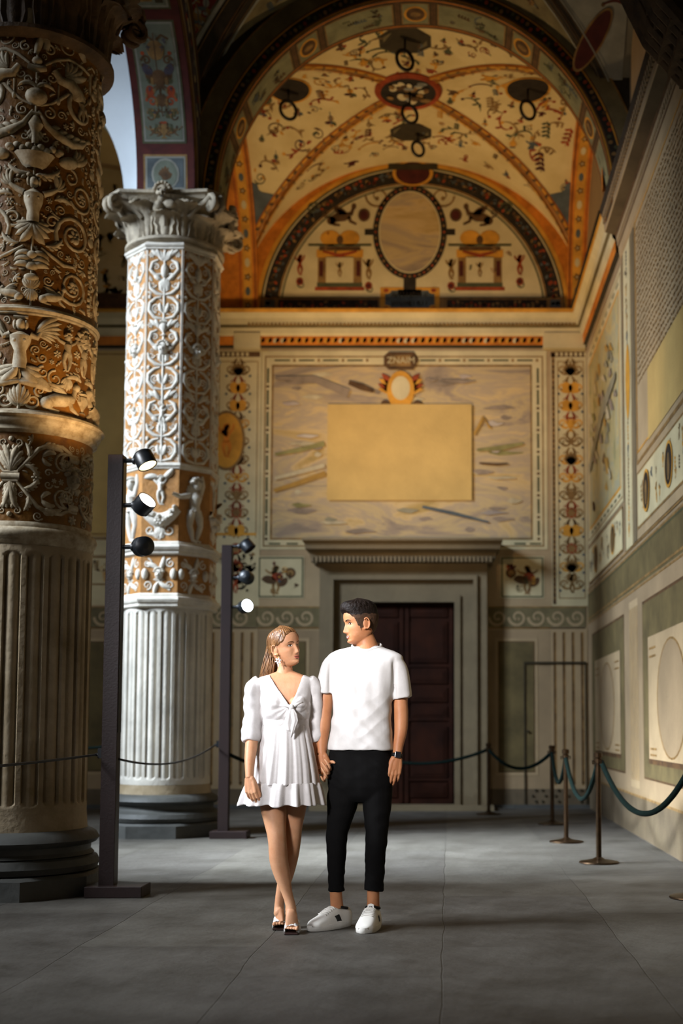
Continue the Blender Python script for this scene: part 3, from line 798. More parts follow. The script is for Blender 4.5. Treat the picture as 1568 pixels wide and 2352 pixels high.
# landscape: sky, hills, river bands painted with layered strokes
m_l1=mat('fresco_sky','#b3a796',.85,.2,1.6,color2='#94857c',thr=(.35,.65))
m_l2=mat('fresco_land','#a8946a',.85,.3,2.2,color2='#8c8878',thr=(.35,.65))
m_l3=mat('fresco_low','#95897a',.85,.3,2,color2='#6f6a6c',thr=(.35,.65))
p.lay=.007
R4(627,843,1218,1236,'fresco_view',pyc=1034); p.up(.001)
def stroke(pts,w,m,j=0):
    rr=random.Random(len(pts)+int(pts[0][1])); P=[(BX(x,1034),BZ(y+rr.uniform(-j,j))) for x,y in pts]
    p.ribbon(P,[ww*.0062 for ww in w] if hasattr(w,'__len__') else w*.0062,MATS[m]); p.up(.0006)
def clipx(pts): return pts
for k in range(70):
    x=rng.uniform(640,1190); y=rng.uniform(858,1222); L=rng.uniform(8,40)
    if 735<x<1090 and 925<y<1155: continue
    L=min(L,1214-x,x-632,25 if (700<x<752 or 1083<x<1120) else 99)
    if y<1040: m=rng.choice(['fresco_sky','purple_wash','cream_wash'])
    elif y<1165: m=rng.choice(['cream_wash','moss_wash','ochre_wash','purple_wash'])
    else: m=rng.choice(['purple_wash','blue_wash','cream_wash','fresco_low'])
    cols={'purple_wash':'#8e7e78','cream_wash':'#b8aa88','moss_wash':'#8c8450','ochre_wash':'#a8823c','blue_wash':'#7f8284'}
    if m in cols: mat(m,cols[m],.85,.2,4)
    stroke([(x-L,y+rng.uniform(-3,3)),(x-L*.4,y),(x+L*.3,y+rng.uniform(-3,3)),(x+L,y)],[1,rng.uniform(3,7),rng.uniform(3,6),1],m)
for pts,w,m in ((((632,1045),(680,1036),(745,1020)),[3,5,6],'moss_wash'),(((630,1128),(680,1112),(748,1088)),[4,5,6],'ochre_wash'),(((632,1100),(690,1085),(746,1070)),[4,5,5],'cream_wash'),
     (((1088,1000),(1110,960),(1125,985)),[3,5,3],'ochre_wash'),(((1095,1035),(1150,1030),(1200,1020)),[3,6,3],'moss_wash'),(((1100,1065),(1140,1068),(1165,1066)),[2,3,2],'umber'),
     (((970,1165),(1040,1180),(1120,1200)),[3,4,2],'slate'),(((630,870),(720,872),(800,905)),[4,8,10],'purple_wash'),(((800,880),(830,890),(858,900)),[5,8,4],'umber')):
    stroke(pts,w,m)
# heraldic arms at the top with wings
p.push(BX(920,893),BZ(893),.32); 
for q_ in(-1,1):
    for k in range(4): p.leaf(q_*.2,-.4,1.25-.12*k,PI/2-q_*(.25+.2*k),MATS['ochre' if k%2 else 'rust'],w=.14,curl=-q_*.3)
p.up(.001); p.blob(0,-.1,.62,.9,MATS['ochre'],n=20); p.up(.001); p.blob(0,0,.42,.55,MATS['cream'],n=20); p.up(.001); p.blob(-.7,-.75,.2,.2,MATS['umber']); p.blob(.75,-.75,.2,.2,MATS['umber']); p.pop()
# bare plaster patch
p.up(.002); R4(752,930,1083,1150,mat('patch','#bda66e',.9,.08,2,.3,40).name,pyc=1034)
# red frieze, cornice painting handled by cornice. Right + left pilaster strips
p.lay=.004
for (x0,x1,seed) in ((1272,1346,1),(490,594,2)):
    R4(x0-6,806,x1+4,1392,'cream',pyc=1100); p.up(.001)
    R4(x0-4,812,x0+3,1388,'umber',pyc=1100)
    R4(x0-6,808,x1,820,'umber',pyc=1100); p.up(.001)
    for k in range(46): p.blob(BX(x0,1100),BZ(824+k*12.2),.018,.026,MATS['sepia'])
    for k in range(7): p.blob(BX(x0+8+k*11,1100),BZ(814),.022,.03,MATS['cream'])
    R4(x0+9,830,x1-4,1375,'sepia','frame',.012,pyc=1100)
    xm=(x0+x1)/2+2; R=random.Random(seed); X=lambda d:BX(xm+d,1100)
    p.push(X(0),0,1,1)
    y=845
    kinds=['pal','heart','heart','vase','scroll','pal','swag','vase','wine','heart','wine','pal','fig']
    for i,kd in enumerate(kinds):
        z=BZ(850+i*41); mm=MATS[R.choice(['sepia','ochre','sepia'])]; m2=MATS[R.choice(['sepia','umber','rust','rust'])]
        for q_ in(-1,1):
            p.push(0,z,q_,1)
            p.spiral(.12,0,.06,mm,1.2,.22,PI,-1); p.leaf(.03,.03,.15,.8,m2,w=.13,curl=.9); p.leaf(.02,-.05,.14,-.6,mm,w=.13,curl=.9); p.spiral(.07,.08,.035,m2,1.1,.2,0,1); p.blob(.17,-.09,.02,.02,MATS['slate'])
            p.pop()
        p.up(.0008)
        if kd in('pal',): p.palmette(0,z-.08,.2,m2)
        elif kd=='vase': p.vase(0,z-.12,.25,mm,m2)
        elif kd=='heart': p.blob(-.05,z,.07,.09,MATS['ochre'],rot=.4); p.blob(.05,z,.07,.09,MATS['ochre'],rot=-.4); p.blob(0,z,.03,.05,MATS['rust'])
        elif kd=='mask': p.mask(0,z,.1,mm,MATS['umber'])
        elif kd=='wine': p.blob(0,z,.08,.08,MATS['rust']); p.up(.0005); p.rosette(0,z,.07,MATS['sepia'])
        elif kd=='fig': p.putto(0,z-.13,.28,m2)
        else: p.rosette(0,z,.07,mm,m2)
        p.lay-=.0008
    p.pop(); p.lay=.004
# left strip oval medallion
p.lay=.010; p.blob(BX(520,1012),BZ(1012),.27,.44,MATS['sepia'],n=28); p.up(.001); p.blob(BX(520,1012),BZ(1012),.235,.4,MATS['ochre'],n=28); p.up(.001); p.push(BX(520,1012),BZ(1012),.5); p.putto(0,-.5,1,MATS['orange']); p.pop()
p.lay=.007; R4(492,1224,590,1230,'ochre',pyc=1100); R4(492,1236,590,1388,'cream',pyc=1100)
for _ in range(12): grot(p,BX(rng.uniform(505,580),1300),BZ(rng.uniform(1250,1370)),rng.uniform(.1,.25),rng,['sepia','ochre','umber'])
# left part behind columns (plain painted panels)
p.lay=.003
R4(-300,806,484,1232,'patch',pyc=1000); p.up(.001); R4(-290,812,480,1228,'sepia','frame',.02,pyc=1000)
R4(-300,1240,484,1275,'cream'); R4(-300,1282,484,1390,'cream'); p.up(.001)
for yy in (1236,1278,1340): R4(-300,yy,484,yy+4,'sepia')
for _ in range(26): grot(p,BX(rng.uniform(60,480),1300),BZ(rng.uniform(1290,1335)),rng.uniform(.12,.2),rng,['sepia','umber','ochre'])
bw.build('painted_decoration',parent=WB)
# tablet over the landscape with lettering
def text(name,body,size,loc,rot,m,parent=None,ext=.004,al='CENTER'):
    c=bpy.data.curves.new(name,'FONT'); c.body=body; c.size=size; c.align_x=al; c.align_y='CENTER'; c.extrude=ext
    o=bpy.data.objects.new(name,c); COL.objects.link(o); o.location=loc; o.rotation_euler=rot; o.data.materials.append(m)
    if parent: o.parent=parent
    return o
tb=MB(); pt=Pen(tb,lambda u,v,h:(u,YB-.03-h,v)); cx_,cz_=BX(921,829),BZ(830)
pt.poly([(cx_-.25,cz_-.07),(cx_-.18,cz_-.13),(cx_+.18,cz_-.13),(cx_+.25,cz_),(cx_+.18,cz_+.13),(cx_-.18,cz_+.13),(cx_-.25,cz_+.07)],MATS['umber']); pt.up(.004)
pt.rect(cx_-.16,cz_-.08,cx_+.14,cz_+.08,MATS['sepia'])
pl=tb.build('name_tablet',parent=WB)
text('lettering','ZNAIM',.13,(cx_,YB-.04,cz_),(PI/2,0,0),MATS['cream'],pl)
# ------------------------------------------------------------------ lunette
lu=MB(); p=Pen(lu,backfn)
LX,LZ,LR=-.525,ZV,2.28
def arcband(r0,r1,m,lay,n=60,a0=0,a1=PI):
    p.lay=lay; P=[[p.V(LX+r*math.cos(a0+(a1-a0)*i/n),LZ+r*math.sin(a0+(a1-a0)*i/n)*(HV/2.28 if 1 else 1),0) for r in (r0,r1)] for i in range(n+1)]; lu.grid(P,MATS[m])
p.lay=.002; p.poly([(LX+2.5*math.cos(PI*i/40),LZ+2.34*math.sin(PI*i/40)) for i in range(41)],MATS['orange'])
p.lay=.005; p.poly([(LX+2.2*math.cos(PI*i/40),LZ+2.2*math.sin(PI*i/40)) for i in range(41)],MATS['cream'])
arcband(2.22,2.28,'ochre',.006); arcband(2.19,2.22,'line_green',.006); arcband(1.97,2.17,'night',.007); arcband(1.94,1.97,'sepia',.007); arcband(1.90,1.925,'line_green',.007)
rng=random.Random(21); p.lay=.009
for k in range(64):
    a_=PI*(k+.5)/64
    for _ in range(3): p.blob(LX+(2.07+rng.uniform(-.06,.06))*math.cos(a_+rng.uniform(-.01,.01)),LZ+(2.07+rng.uniform(-.06,.06))*math.sin(a_),.03,.02,MATS[rng.choice(['sepia','rust','umber','slate'])],rot=rng.uniform(0,3))
# base band
zt=BZ(683); p.lay=.008
p.rect(LX-2.2,LZ,LX+2.2,zt,MATS['sepia']); p.up(.001)
for (u0,u1) in ((-2.15,-2.0),(-1.95,-.5),(.5,1.95),(2.0,2.15)):
    p.rect(LX+u0,LZ,LX+u1,zt-.04,MATS['night' if abs(u1-u0)>.5 else 'slate'])
p.up(.001); p.rect(LX-1.97,zt-.015,LX-.5,zt,MATS['line_green']); p.rect(LX+.5,zt-.015,LX+1.97,zt,MATS['line_green'])
for k in range(60):
    u=-1.9+k*.064
    if abs(u)<.52: continue
    for _ in range(2): p.blob(LX+u,LZ+rng.uniform(.06,zt-LZ-.07),.028,.02,MATS[rng.choice(['sepia','rust','umber'])],rot=rng.uniform(0,3))
# inscription tablet
cz_=(BZ(662)+BZ(712))/2; cxl=BX(941,690)
p.lay=.012; p.rect(cxl-.43,BZ(712),cxl+.43,BZ(661),MATS['ochre']); p.up(.001); p.rect(cxl-.36,BZ(709),cxl+.36,BZ(668),MATS['slate']); p.up(.001)
for sx in(-1,1):
    for zz in (BZ(709),BZ(668)): p.blob(cxl+sx*.34,zz,.07,.05,MATS['ochre']); p.up(.001); p.blob(cxl+sx*.345,zz,.04,.03,MATS['rust'])
# big oval with frame
ox,oz=BX(941,535),BZ(534)
def oval(rx,ry,m,lay,n=40): p.lay=lay; p.blob(ox,oz,rx,ry,MATS[m],n=n)
p.lay=.013
for (x0,x1,z0_,z1_) in ((-.09,.09,-.88,-.6),(-.08,.08,.6,.78),(-.66,-.4,-.045,.045),(.4,.66,-.045,.045)): p.rect(ox+x0,oz+z0_,ox+x1,oz+z1_,MATS['night'])
p.rect(ox-.17,oz-.95,ox+.17,oz-.86,MATS['night'])
oval(.54,.71,'night',.014); oval(.455,.62,'cream',.016); oval(.435,.6,'fresco_view',.017)
p.lay=.0165
for k in range(44):
    a_=2*PI*k/44; p.blob(ox+.5*math.cos(a_),oz+.665*math.sin(a_),.018,.018,MATS['sepia' if k%2 else 'rust'])
for (x,y,w_,m) in ((-.1,.1,.3,'moss_wash'),(.05,-.05,.1,'ochre'),(-.15,-.2,.22,'sepia'),(.1,.3,.25,'purple_wash'),(.0,-.35,.25,'ochre_wash')):
    p.lay=.019; pass
# red half disc at apex
p.lay=.02; p.blob(LX+.0,LZ+2.1,.3,.2,MATS['ochre'],n=24); p.up(.001); p.blob(LX,LZ+2.1,.25,.17,MATS['wine'],n=24)
p.lay=.024; p.rect(LX-.36,LZ+2.15,LX+.36,LZ+2.24,MATS['line_dark'])
# altars & figures mirrored
for sx in (-1,1):
    p.lay=.010; c=ox+sx*1.02; B=lambda py:BZ(py)
    p.rect(c-.36,B(668),c+.36,B(660),MATS['rust']); p.rect(c-.33,B(660),c+.33,B(650),MATS['line_green'])
    p.rect(c-.32,B(650),c-.2,B(578),MATS['sepia']); p.rect(c+.2,B(650),c+.32,B(578),MATS['sepia']); p.up(.001)
    p.rect(c-.2,B(650),c+.2,B(590),MATS['cream']); p.rect(c-.3,B(635),c-.24,B(600),MATS['wine']); p.rect(c+.24,B(635),c+.3,B(600),MATS['wine'])
    p.rect(c-.34,B(592),c+.34,B(574),MATS['ochre']); p.up(.001); p.ribbon([(c-.25,B(578)),(c,B(588)),(c+.25,B(578))],[.015,.03,.015],MATS['rust'])
    p.rect(c-.46,B(566),c+.46,B(561),MATS['line_green']); p.ribbon([(c-.3,B(572)),(c+.3,B(572))],.03,MATS['umber'])
    p.blob(c-.14,B(548),.15,.12,MATS['ochre'],n=14); p.blob(c+.14,B(548),.15,.12,MATS['ochre'],n=14); p.up(.001); p.blob(c,B(552),.05,.07,MATS['umber'])
    p.push(c,B(620),.22); p.putto(0,-.5,1,MATS['sepia']); p.pop()
    p.push(c+(-sx)*.05,B(495),1,1); p.push(0,0,-sx,1); p.sphinx(-.2,-.17,.5,MATS['umber']); p.blob(.3,.0,.09,.1,MATS['umber']); p.up(.001); p.blob(.3,0,.06,.07,MATS['wine']); p.spiral(.5,.28,.18,MATS['sepia'],1.2,.08,PI,1); p.spiral(-.45,.1,.1,MATS['line_green'],1.2,.12,0,1); p.pop(); p.pop()
    for dx,py in ((.58*sx,615),(-.42*sx,625)):
        p.push(c+dx,B(py),.34); p.putto(0,-.35,.9,MATS['rust' if dx*sx>0 else 'sepia']); p.blob(0,-.62,.16,.17,MATS['rust']); p.up(.001); p.blob(0,-.62,.1,.11,MATS['wine']); p.spiral(.1,-.75,.2,MATS['line_green'],.6,.14,PI,1); p.pop()
    for _ in range(14):
        x=c+rng.uniform(-.75,.75); z=BZ(rng.uniform(450,650))
        if (x-LX)**2+(z-LZ)**2<1.72**2 and abs(x-ox)>.65: grot(p,x,z,rng.uniform(.06,.13),rng,['sepia','line_green','umber','rust'],kind=rng.choice(['scroll','sprig','drop']))
LUN=lu.build('lunette_painting',parent=WB)
lt=MB(); pl2=Pen(lt,backfn); pl2.lay=.017; R=random.Random(9)
for i,z in enumerate((cz_+.06,cz_-.07)):
    x=cxl-.26
    while x<cxl+.26:
        hgt=.035; pl2.ribbon([(x,z-hgt),(x+.004,z+hgt)],.006,MATS['night'])
        if R.random()<.5: pl2.ribbon([(x,z+hgt*R.choice([-1,0,1])),(x+.028,z+hgt*R.choice([-1,0,1]))],.005,MATS['night'])
        x+=R.choice([.03,.036,.05])
lt.build('painted_inscription',parent=WB)
# rear half-lunette of the left bay
l2=MB(); p2=Pen(l2,backfn); p2.lay=.002
cxl2=XL-BAY/2
p2.poly([(cxl2+2.2*math.cos(PI*i/40),ZV+2.2*math.sin(PI*i/40)) for i in range(41)],MATS['cream'])
for _ in range(60):
    a_=rng.uniform(.1,3); r=rng.uniform(.2,1.9); grot(p2,cxl2+r*math.cos(a_),ZV+r*math.sin(a_),rng.uniform(.1,.3),rng,['sepia','umber','ochre'])
p2.lay=.004; p2.rect(XL-BAY,ZV-.02,XL,ZV+.3,MATS['umber']); l2.build('lunette_painting',parent=WB)
# ------------------------------------------------------------------ cornices
def extrude_prof(mb,prof,path,mats):
    """prof list of (d,z) ; path list of points with outward dir ((x,y),(nx,ny))"""
    for i in range(len(prof)-1):
        P=[[(x+nx*d,y+ny*d,z) for (d,z) in (prof[i],prof[i+1])] for (x,y),(nx,ny) in path]
        mb.grid(P,MATS[mats[i%len(mats)]])
zc=[BZ(v) for v in (800,795,775,770,758,752,738,728,718)]
prof=[(.0,zc[0]),(.05,zc[0]+.02),(.05,zc[1]),(.06,zc[2]),(.09,zc[3]),(.10,zc[4]),(.13,zc[5]),(.14,zc[6]),(.2,zc[7]),(.22,zc[8]),(.25,ZV),(0,ZV)]
cm=['line_dark','line_dark','orange','cream','cream','green_wash','cream','cream','ochre','orange','night']
cor=MB()
path=[((XL-BAY,YB),(0,-1)),((XR,YB),(-1,-1)),((XR,13.75),(-1,0))]
extrude_prof(cor,prof,path,cm)
pc=Pen(cor,lambda u,v,h:(u,YB-.056-h,v)); rng=random.Random(2)
u=BX(602,785)
while u<BX(1244,785):
    pc.lay=.004; pc.blob(u,(zc[1]+zc[2])/2,.05,.035,MATS['cream' if rng.random()<.3 else 'ochre'],rot=.5); pc.leaf(u,(zc[1]+zc[2])/2-.03,.09,.8,MATS['rust']); u+=.105
cor.box(BX(1246,785),XR-.02,YB-.12,YB,zc[0]-.03,zc[3],MATS['cream']); cor.box(BX(540,785),BX(600,785),YB-.12,YB,zc[0]-.03,zc[3],MATS['cream'])
fixit=cor.build('cornice',parent=WB)
for i,_ in enumerate([0]): pass
# dentil-like bead row on back cornice
bd=MB()
for i in range(90):
    x=XL+.15+i*.055
    if x<XR-.15: bd.box(x,x+.03,YB-.152,YB-.12,zc[5]-.015,zc[5]+.015,MATS['sepia'])
bd.build('bead_row',parent=WB)
# ------------------------------------------------------------------ portal + door
py_=1560
PX0,PX1=BX(736,1500),BX(1117,1500); DX0,DX1=BX(812,1600),BX(1043,1600); DZ=BZ(1386); PZ=BZ(1300); 
po=MB()
G=MATS['stone_grey']
steps=[(0,.16,.20),(.02,.13,.24),(.0,0,0)]
yb=YB
# jambs as stepped profiles
w=DX0-PX0; w2=PX1-DX1
for (o0,o1,dep) in ((0,.30,.22),(.30,.42,.26),(.42,.82,.17),(.82,1.0,.20)):
    po.box(PX0+w*o0,PX0+w*o1,yb-dep,yb,0,PZ-(PZ-DZ)*o0,G)
    po.box(PX1-w2*o1,PX1-w2*o0,yb-dep,yb,0,PZ-(PZ-DZ)*o0,G)
    po.box(PX0+w*o0,PX1-w2*o0,yb-dep-.001,yb,PZ-(PZ-DZ)*o1,PZ-(PZ-DZ)*o0,G)
prof=[(.2,PZ),(.24,BZ(1300)),(.25,BZ(1293)),(.34,BZ(1290)),(.36,BZ(1278)),(.5,BZ(1272)),(.52,BZ(1262)),(.6,BZ(1255)),(.6,BZ(1250)),(0,BZ(1247))]
e=.0
path=[((PX0,YB),(-.35,0)),((PX0,YB),(-.35,-1)),((PX1,YB),(.35,-1)),((PX1,YB),(.35,0))]
extrude_prof(po,prof,path,['stone_grey'])
P0=BX(722,1285); P1=BX(1130,1285)
n=44
for i in range(n):
    x=P0+(P1-P0)*i/n; po.box(x,x+(P1-P0)/n*.6,YB-.46,YB-.3,BZ(1300)+.0,BZ(1288),G)
po.box(PX0-.08,PX1+.08,YB-.6,YB,-.0,.06,G)
POR=po.build('trim_10',**S)
fixnormals(POR)
dr=MB(); W=MATS['door_wood']
dr.box(DX0,DX1,YB-.05,YB-.005,.06,DZ,W)
D1=dr.build('door_1',**S)
def door_panels():
    m=MB(); mid=(DX0+DX1)/2
    for sx in (0,1):
        a0=DX0+.03 if sx==0 else mid+.02; a1=mid-.02 if sx==0 else DX1-.03
        z=.1
        for (z0,z1) in ((BZ(1830),BZ(1798)),(BZ(1785),BZ(1668)),(BZ(1650),BZ(1622)),(BZ(1612),BZ(1580)),(BZ(1570),BZ(1535)),(BZ(1522),BZ(1428)),(BZ(1418),BZ(1395))):
            b0,b1=a0+.07,a1-.07
            for (i,t) in ((0,.022),(.03,.030),(.055,.036)):
                if b1-b0>2*i+.02 and z1-z0>2*i+.02: m.box(b0+i,b1-i,YB-.05-t,YB-.05,z0+i,z1-i,W)
        for z0 in (BZ(1652),BZ(1530),BZ(1790)): m.box(a0,a1,YB-.07,YB-.05,z0-.02,z0+.02,W)
        m.box(a0-.01,a0+.05,YB-.075,YB-.05,.08,DZ-.02,W); m.box(a1-.05,a1+.01,YB-.075,YB-.05,.08,DZ-.02,W)
    return m
door_panels().build('door_panel',W,parent=D1)
# small service door cut in the painted dado at the right
sdm=MB(); x0,x1=BX(1203,1690),BX(1347,1690); z1=BZ(1520)
sdm.box(x0,x1,YB-.03,YB-.012,z1-.03,z1,MATS['line_dark']); sdm.box(x0,x0+.02,YB-.025,YB-.012,0.05,z1,MATS['line_dark']); sdm.box(x1-.02,x1,YB-.025,YB-.012,.05,z1,MATS['line_dark'])
for (px,py) in ((1212,1680),): sdm.ell((BX(px,py),YB-.03,BZ(py)),(.02,.02,.02),MATS['line_dark'])
for k in range(3):
    for j in range(6):
        a_=j*PI/3; sdm.ell((BX(1238+k*52,1830)+.09*math.cos(a_),YB-.016,BZ(1828)+.09*math.sin(a_)),(.022,.006,.022),MATS['line_dark'],nu=4,nv=8)
sdm.build('door_2',**S)
# baseboards
mb=MB(); mb.box(DX1+.5,XR,YB-.04,YB,0,.05); mb.box(XL-4,PX0-.1,YB-.04,YB,0,.05); mb.build('baseboard_back',MATS['stone_dark'],**S)
# ------------------------------------------------------------------ right wall painting
rwm=MB()
def rightfn(u,v,h): return (XR-.003-h,u,v)
p=Pen(rwm,rightfn)
def RY(px,py=1100): return atX(px,py,XR).y
def RZ(px,py): return atX(px,py,XR).z
MS=MATS
def rr(y0,y1,z0,z1,m,n=1): p.rect(y0,z0,y1,z1,MS[m],1,1)
Yp0,Yp1=13.25,12.85   # painted corner band between the bays
zW=RZ(1352,1440)      # top of dado
print('dado top',zW, 'cornice',zc[0])
zt=2.45; 
# dado ground
p.lay=.0025; rr(-5,YB,0,.42,'plaster_low'); rr(-5,YB,.42,2.62,'plaster_grey'); 
rr(-5,YB,2.62,3.02,'green_wash'); p.up(.002); 
for z in (2.60,2.66,3.02,3.08,.42): rr(-5,YB,z-.012,z+.012,'sepia')
rr(-5,YB,2.985,3.0,'line_green')
# dado panels
def dado(y0,y1):
    p.lay=.004; rr(y0,y1,.62,2.42,'umber'); p.up(.001); rr(y0+.03,y1-.03,.64,2.39,'green_wash'); p.up(.001)
    ym_=(y0+y1)/2; hw=(y1-y0)/2-.35
    rr(ym_-hw-.02,ym_+hw+.02,.78,2.0,'umber'); p.up(.001); rr(ym_-hw,ym_+hw,.83,2.03,'plaster'); p.up(.001)
    for i in range(28):pass
    p.blob(ym_,1.4,hw*.6,.55,MS['sepia'],n=32); p.up(.001); p.blob(ym_,1.4,hw*.56,.53,MS['plaster_grey'],n=32); p.up(.001)
    for sy in(-1,1):
        for zz in (1.9,1.82,.92,.86): rr(ym_+sy*hw*.78-hw*.15,ym_+sy*hw*.78+hw*.15,zz,zz+.02,'sepia')
def pilR(y0,y1,z0=.5,z1=2.5):
    p.lay=.004; rr(y0,y1,z0,z1,'plaster'); p.up(.001)
    for i in range(6):
        a_=y0+(y1-y0)*(i+.3)/6; rr(a_,a_+(y1-y0)/6*.35,z0+.08,z1-.08,'sepia')
pyA=RY(1447,1600); 
dado(13.75,16.85); pilR(12.75,13.35); dado(9.3,12.45); pilR(8.3,8.95); dado(4.8,8.0); dado(.2,3.5)
# end bay: small pictures band + city view fresco
def frescoview(y0,y1,z0,z1,seed,tall=False):
    R=random.Random(seed)
    p.lay=.004; rr(y0-.22,y1+.22,z0-.22,z1+.25,'cream'); p.up(.001)
    p.frame(y0-.17,z0-.17,y1+.17,z1+.2,.02,MS['sepia']); p.frame(y0-.04,z0-.04,y1+.04,z1+.04,.04,MS['ochre']); 
    y=y0
    while y<y1-.1: rr(y,y+.2,z0-.12,z0-.085,'line_green'); rr(y,y+.2,z1+.1,z1+.135,'line_green'); y+=.33
    p.up(.001); mat('city_green','#8f8a5c',.85,.3,2.5,color2='#b0a070',thr=(.3,.65)); rr(y0,y1,z0,z1,'fresco_city'); p.up(.001)
    for k in range(46):
        y=R.uniform(y0+.25,y1-.25); z=R.uniform(z0+.2,z1-.3); L=R.uniform(.1,.25)
        m=R.choice(['moss_wash','ochre_wash','cream_wash','blue_wash','umber','purple_wash'])
        p.ribbon([(y-L,z-L*.5),(y,z),(y+L,z+L*R.uniform(-.3,.9))],[.01,R.uniform(.03,.1),.01],MS[m]); p.up(.0004)
    p.ribbon([(y1-.1,z0+(z1-z0)*.35),((y0+y1)/2,z0+(z1-z0)*.55),(y0+.2,z0+(z1-z0)*.6)],[.08,.12,.05],MS['blue_wash'])
frescoview(13.9,16.9,3.92,6.2,5)
def band(y0,y1,z0,z1,seed,ovals=2):
    R=random.Random(seed); p.lay=.007; rr(y0,y1,z0,z1,'cream'); p.up(.001); p.frame(y0,z0,y1,z1,.025,MS['sepia']); p.up(.001)
    for k in range(int((y1-y0)*9)): grot(p,R.uniform(y0+.15,y1-.15),R.uniform(z0+.12,z1-.12),R.uniform(.1,.22),R,['sepia','umber','ochre','slate'])
    for k in range(ovals):
        y=y0+(y1-y0)*(k+.5)/ovals; zm=(z0+z1)/2; p.up(.002); p.blob(y,zm,.2,(z1-z0)*.36,MS['ochre'],n=20); p.up(.001); p.blob(y,zm,.17,(z1-z0)*.31,MS['night'],n=20); p.up(.001); p.blob(y,zm-.02,.06,.13,MS['sepia'])
band(13.75,17.1,3.14,3.66,3)
# pilaster strip between bays with ornament
p.lay=.006; rr(12.75,13.55,3.1,6.6,'cream'); p.up(.001); rr(12.72,12.95,3.1,6.6,'stone_grey'); rr(13.5,13.56,3.1,6.6,'umber'); rr(12.97,13.0,3.1,6.6,'sepia'); p.up(.001)
R=random.Random(31)
for k in range(18): grot(p,13.25,3.3+k*.18,.2,R,['sepia','ochre','slate','umber'],kind=R.choice(['vase','sprig','scroll','fig']))
p.up(.002); p.blob(13.22,4.95,.16,.42,MS['ochre'],n=24)
for k in range(50): p.blob(13.53,3.15+k*.068,.02,.03,MS['sepia'])
# near bay: written tablet wall
frescoview_z=(3.9,6.4)
p.lay=.004; rr(8.9,12.7,3.1,6.6,'plaster'); p.up(.001)
band(8.95,12.65,3.2,3.8,9,3)
p.lay=.0075; p.frame(8.95,3.88,12.65,6.55,.04,MS['sepia']); p.frame(9.0,4.0,12.6,6.5,.02,MS['ochre']); p.up(.002)
rr(9.0,11.9,3.98,4.7,'patch'); p.up(.001)
# lines of (illegible) painted writing as small irregular strokes
R=random.Random(77)
for i in range(24):
    z=6.38-i*.072
    y=12.5
    while y>9.1:
        w_=R.uniform(.03,.12)
        if z>4.72 or y>12.0: p.ribbon([(y,z),(y-w_*.3,z+R.uniform(-.012,.012)),(y-w_*.6,z),(y-w_,z+R.uniform(-.01,.01))],[.008,.013,.009,.006],MS['sepia'])
        y-=w_+.03
frescoview(4.6,8.2,3.92,6.3,15); band(4.4,8.3,3.14,3.66,19)
rwm.build('painted_decoration',parent=WR)
# near bay cornice, stronger projection with egg and dart + dentils
nc=MB(); ze=zc[0]
kq=.5
prof=[(0,ze-.12),(.06,ze-.08),(.08,ze+.02),(.10,ze+.03),(.13,ze+.14),(.14,ze+.15),(.16,ze+.17),(.38,ze+.20),(.40,ze+.21),(.40,ze+.29),(.43,ze+.31),(.44,ze+.38),(.47,ze+.39),(.50,ze+.48),(.0,ze+.50)]
prof=[(d*kq,z) for d,z in prof]
mm=['plaster','plaster','umber','plaster_grey','umber','umber','plaster_low','plaster','plaster_grey','umber','plaster_grey','umber','night','night']
extrude_prof(nc,prof,[((XR,13.62),(0,0)),((XR,13.62),(-1,0)),((XR,-5),(-1,0))],mm)
for i in range(200):
    y=13.55-i*.085
    if y<5: break
    nc.box(XR-.222,XR-.2,y-.05,y,ze+.29,ze+.315,MATS['plaster_grey']); 
    nc.ell((XR-.228,y-.04,ze+.345),(.012,.03,.028),MATS['plaster_grey'],nu=4,nv=6)
    nc.ell((XR-.062,y-.04,ze+.085),(.012,.03,.035),MATS['plaster'],nu=4,nv=6)
nc.build('cornice',parent=WR)
# corbels
def corbel(Y,dx,dy,z0,z1,m,name='corbel'):
    mb=MB(); n=8
    for k in range(n):
        t0=k/n; t1=(k+1)/n; f=lambda t:(.25+.75*math.sin(PI/2*t))
        mb.box(XR-dx*f(t1),XR,Y-dy*(.7+.3*t1),Y+dy*(.7+.3*t1),z0+(z1-z0)*t0,z0+(z1-z0)*t1,m)
    for sy in(-1,1):
        for k in range(3):
            yy=Y+sy*dy*(.2+.3*k); mb.tube([(XR-dx*.3,yy,z0+.05),(XR-dx*.75,yy,z0+(z1-z0)*.45),(XR-dx*1.02,yy,z1-.08)],[.05,.07,.09],m,n=8)
    return mb.build(name,m,parent=WR)

corbel(YC1,.6,.36,5.98,ZA,MATS['cap_brown'])
corbel(YS[2],.72,.38,5.72,ZA,MATS['cap_brown'])
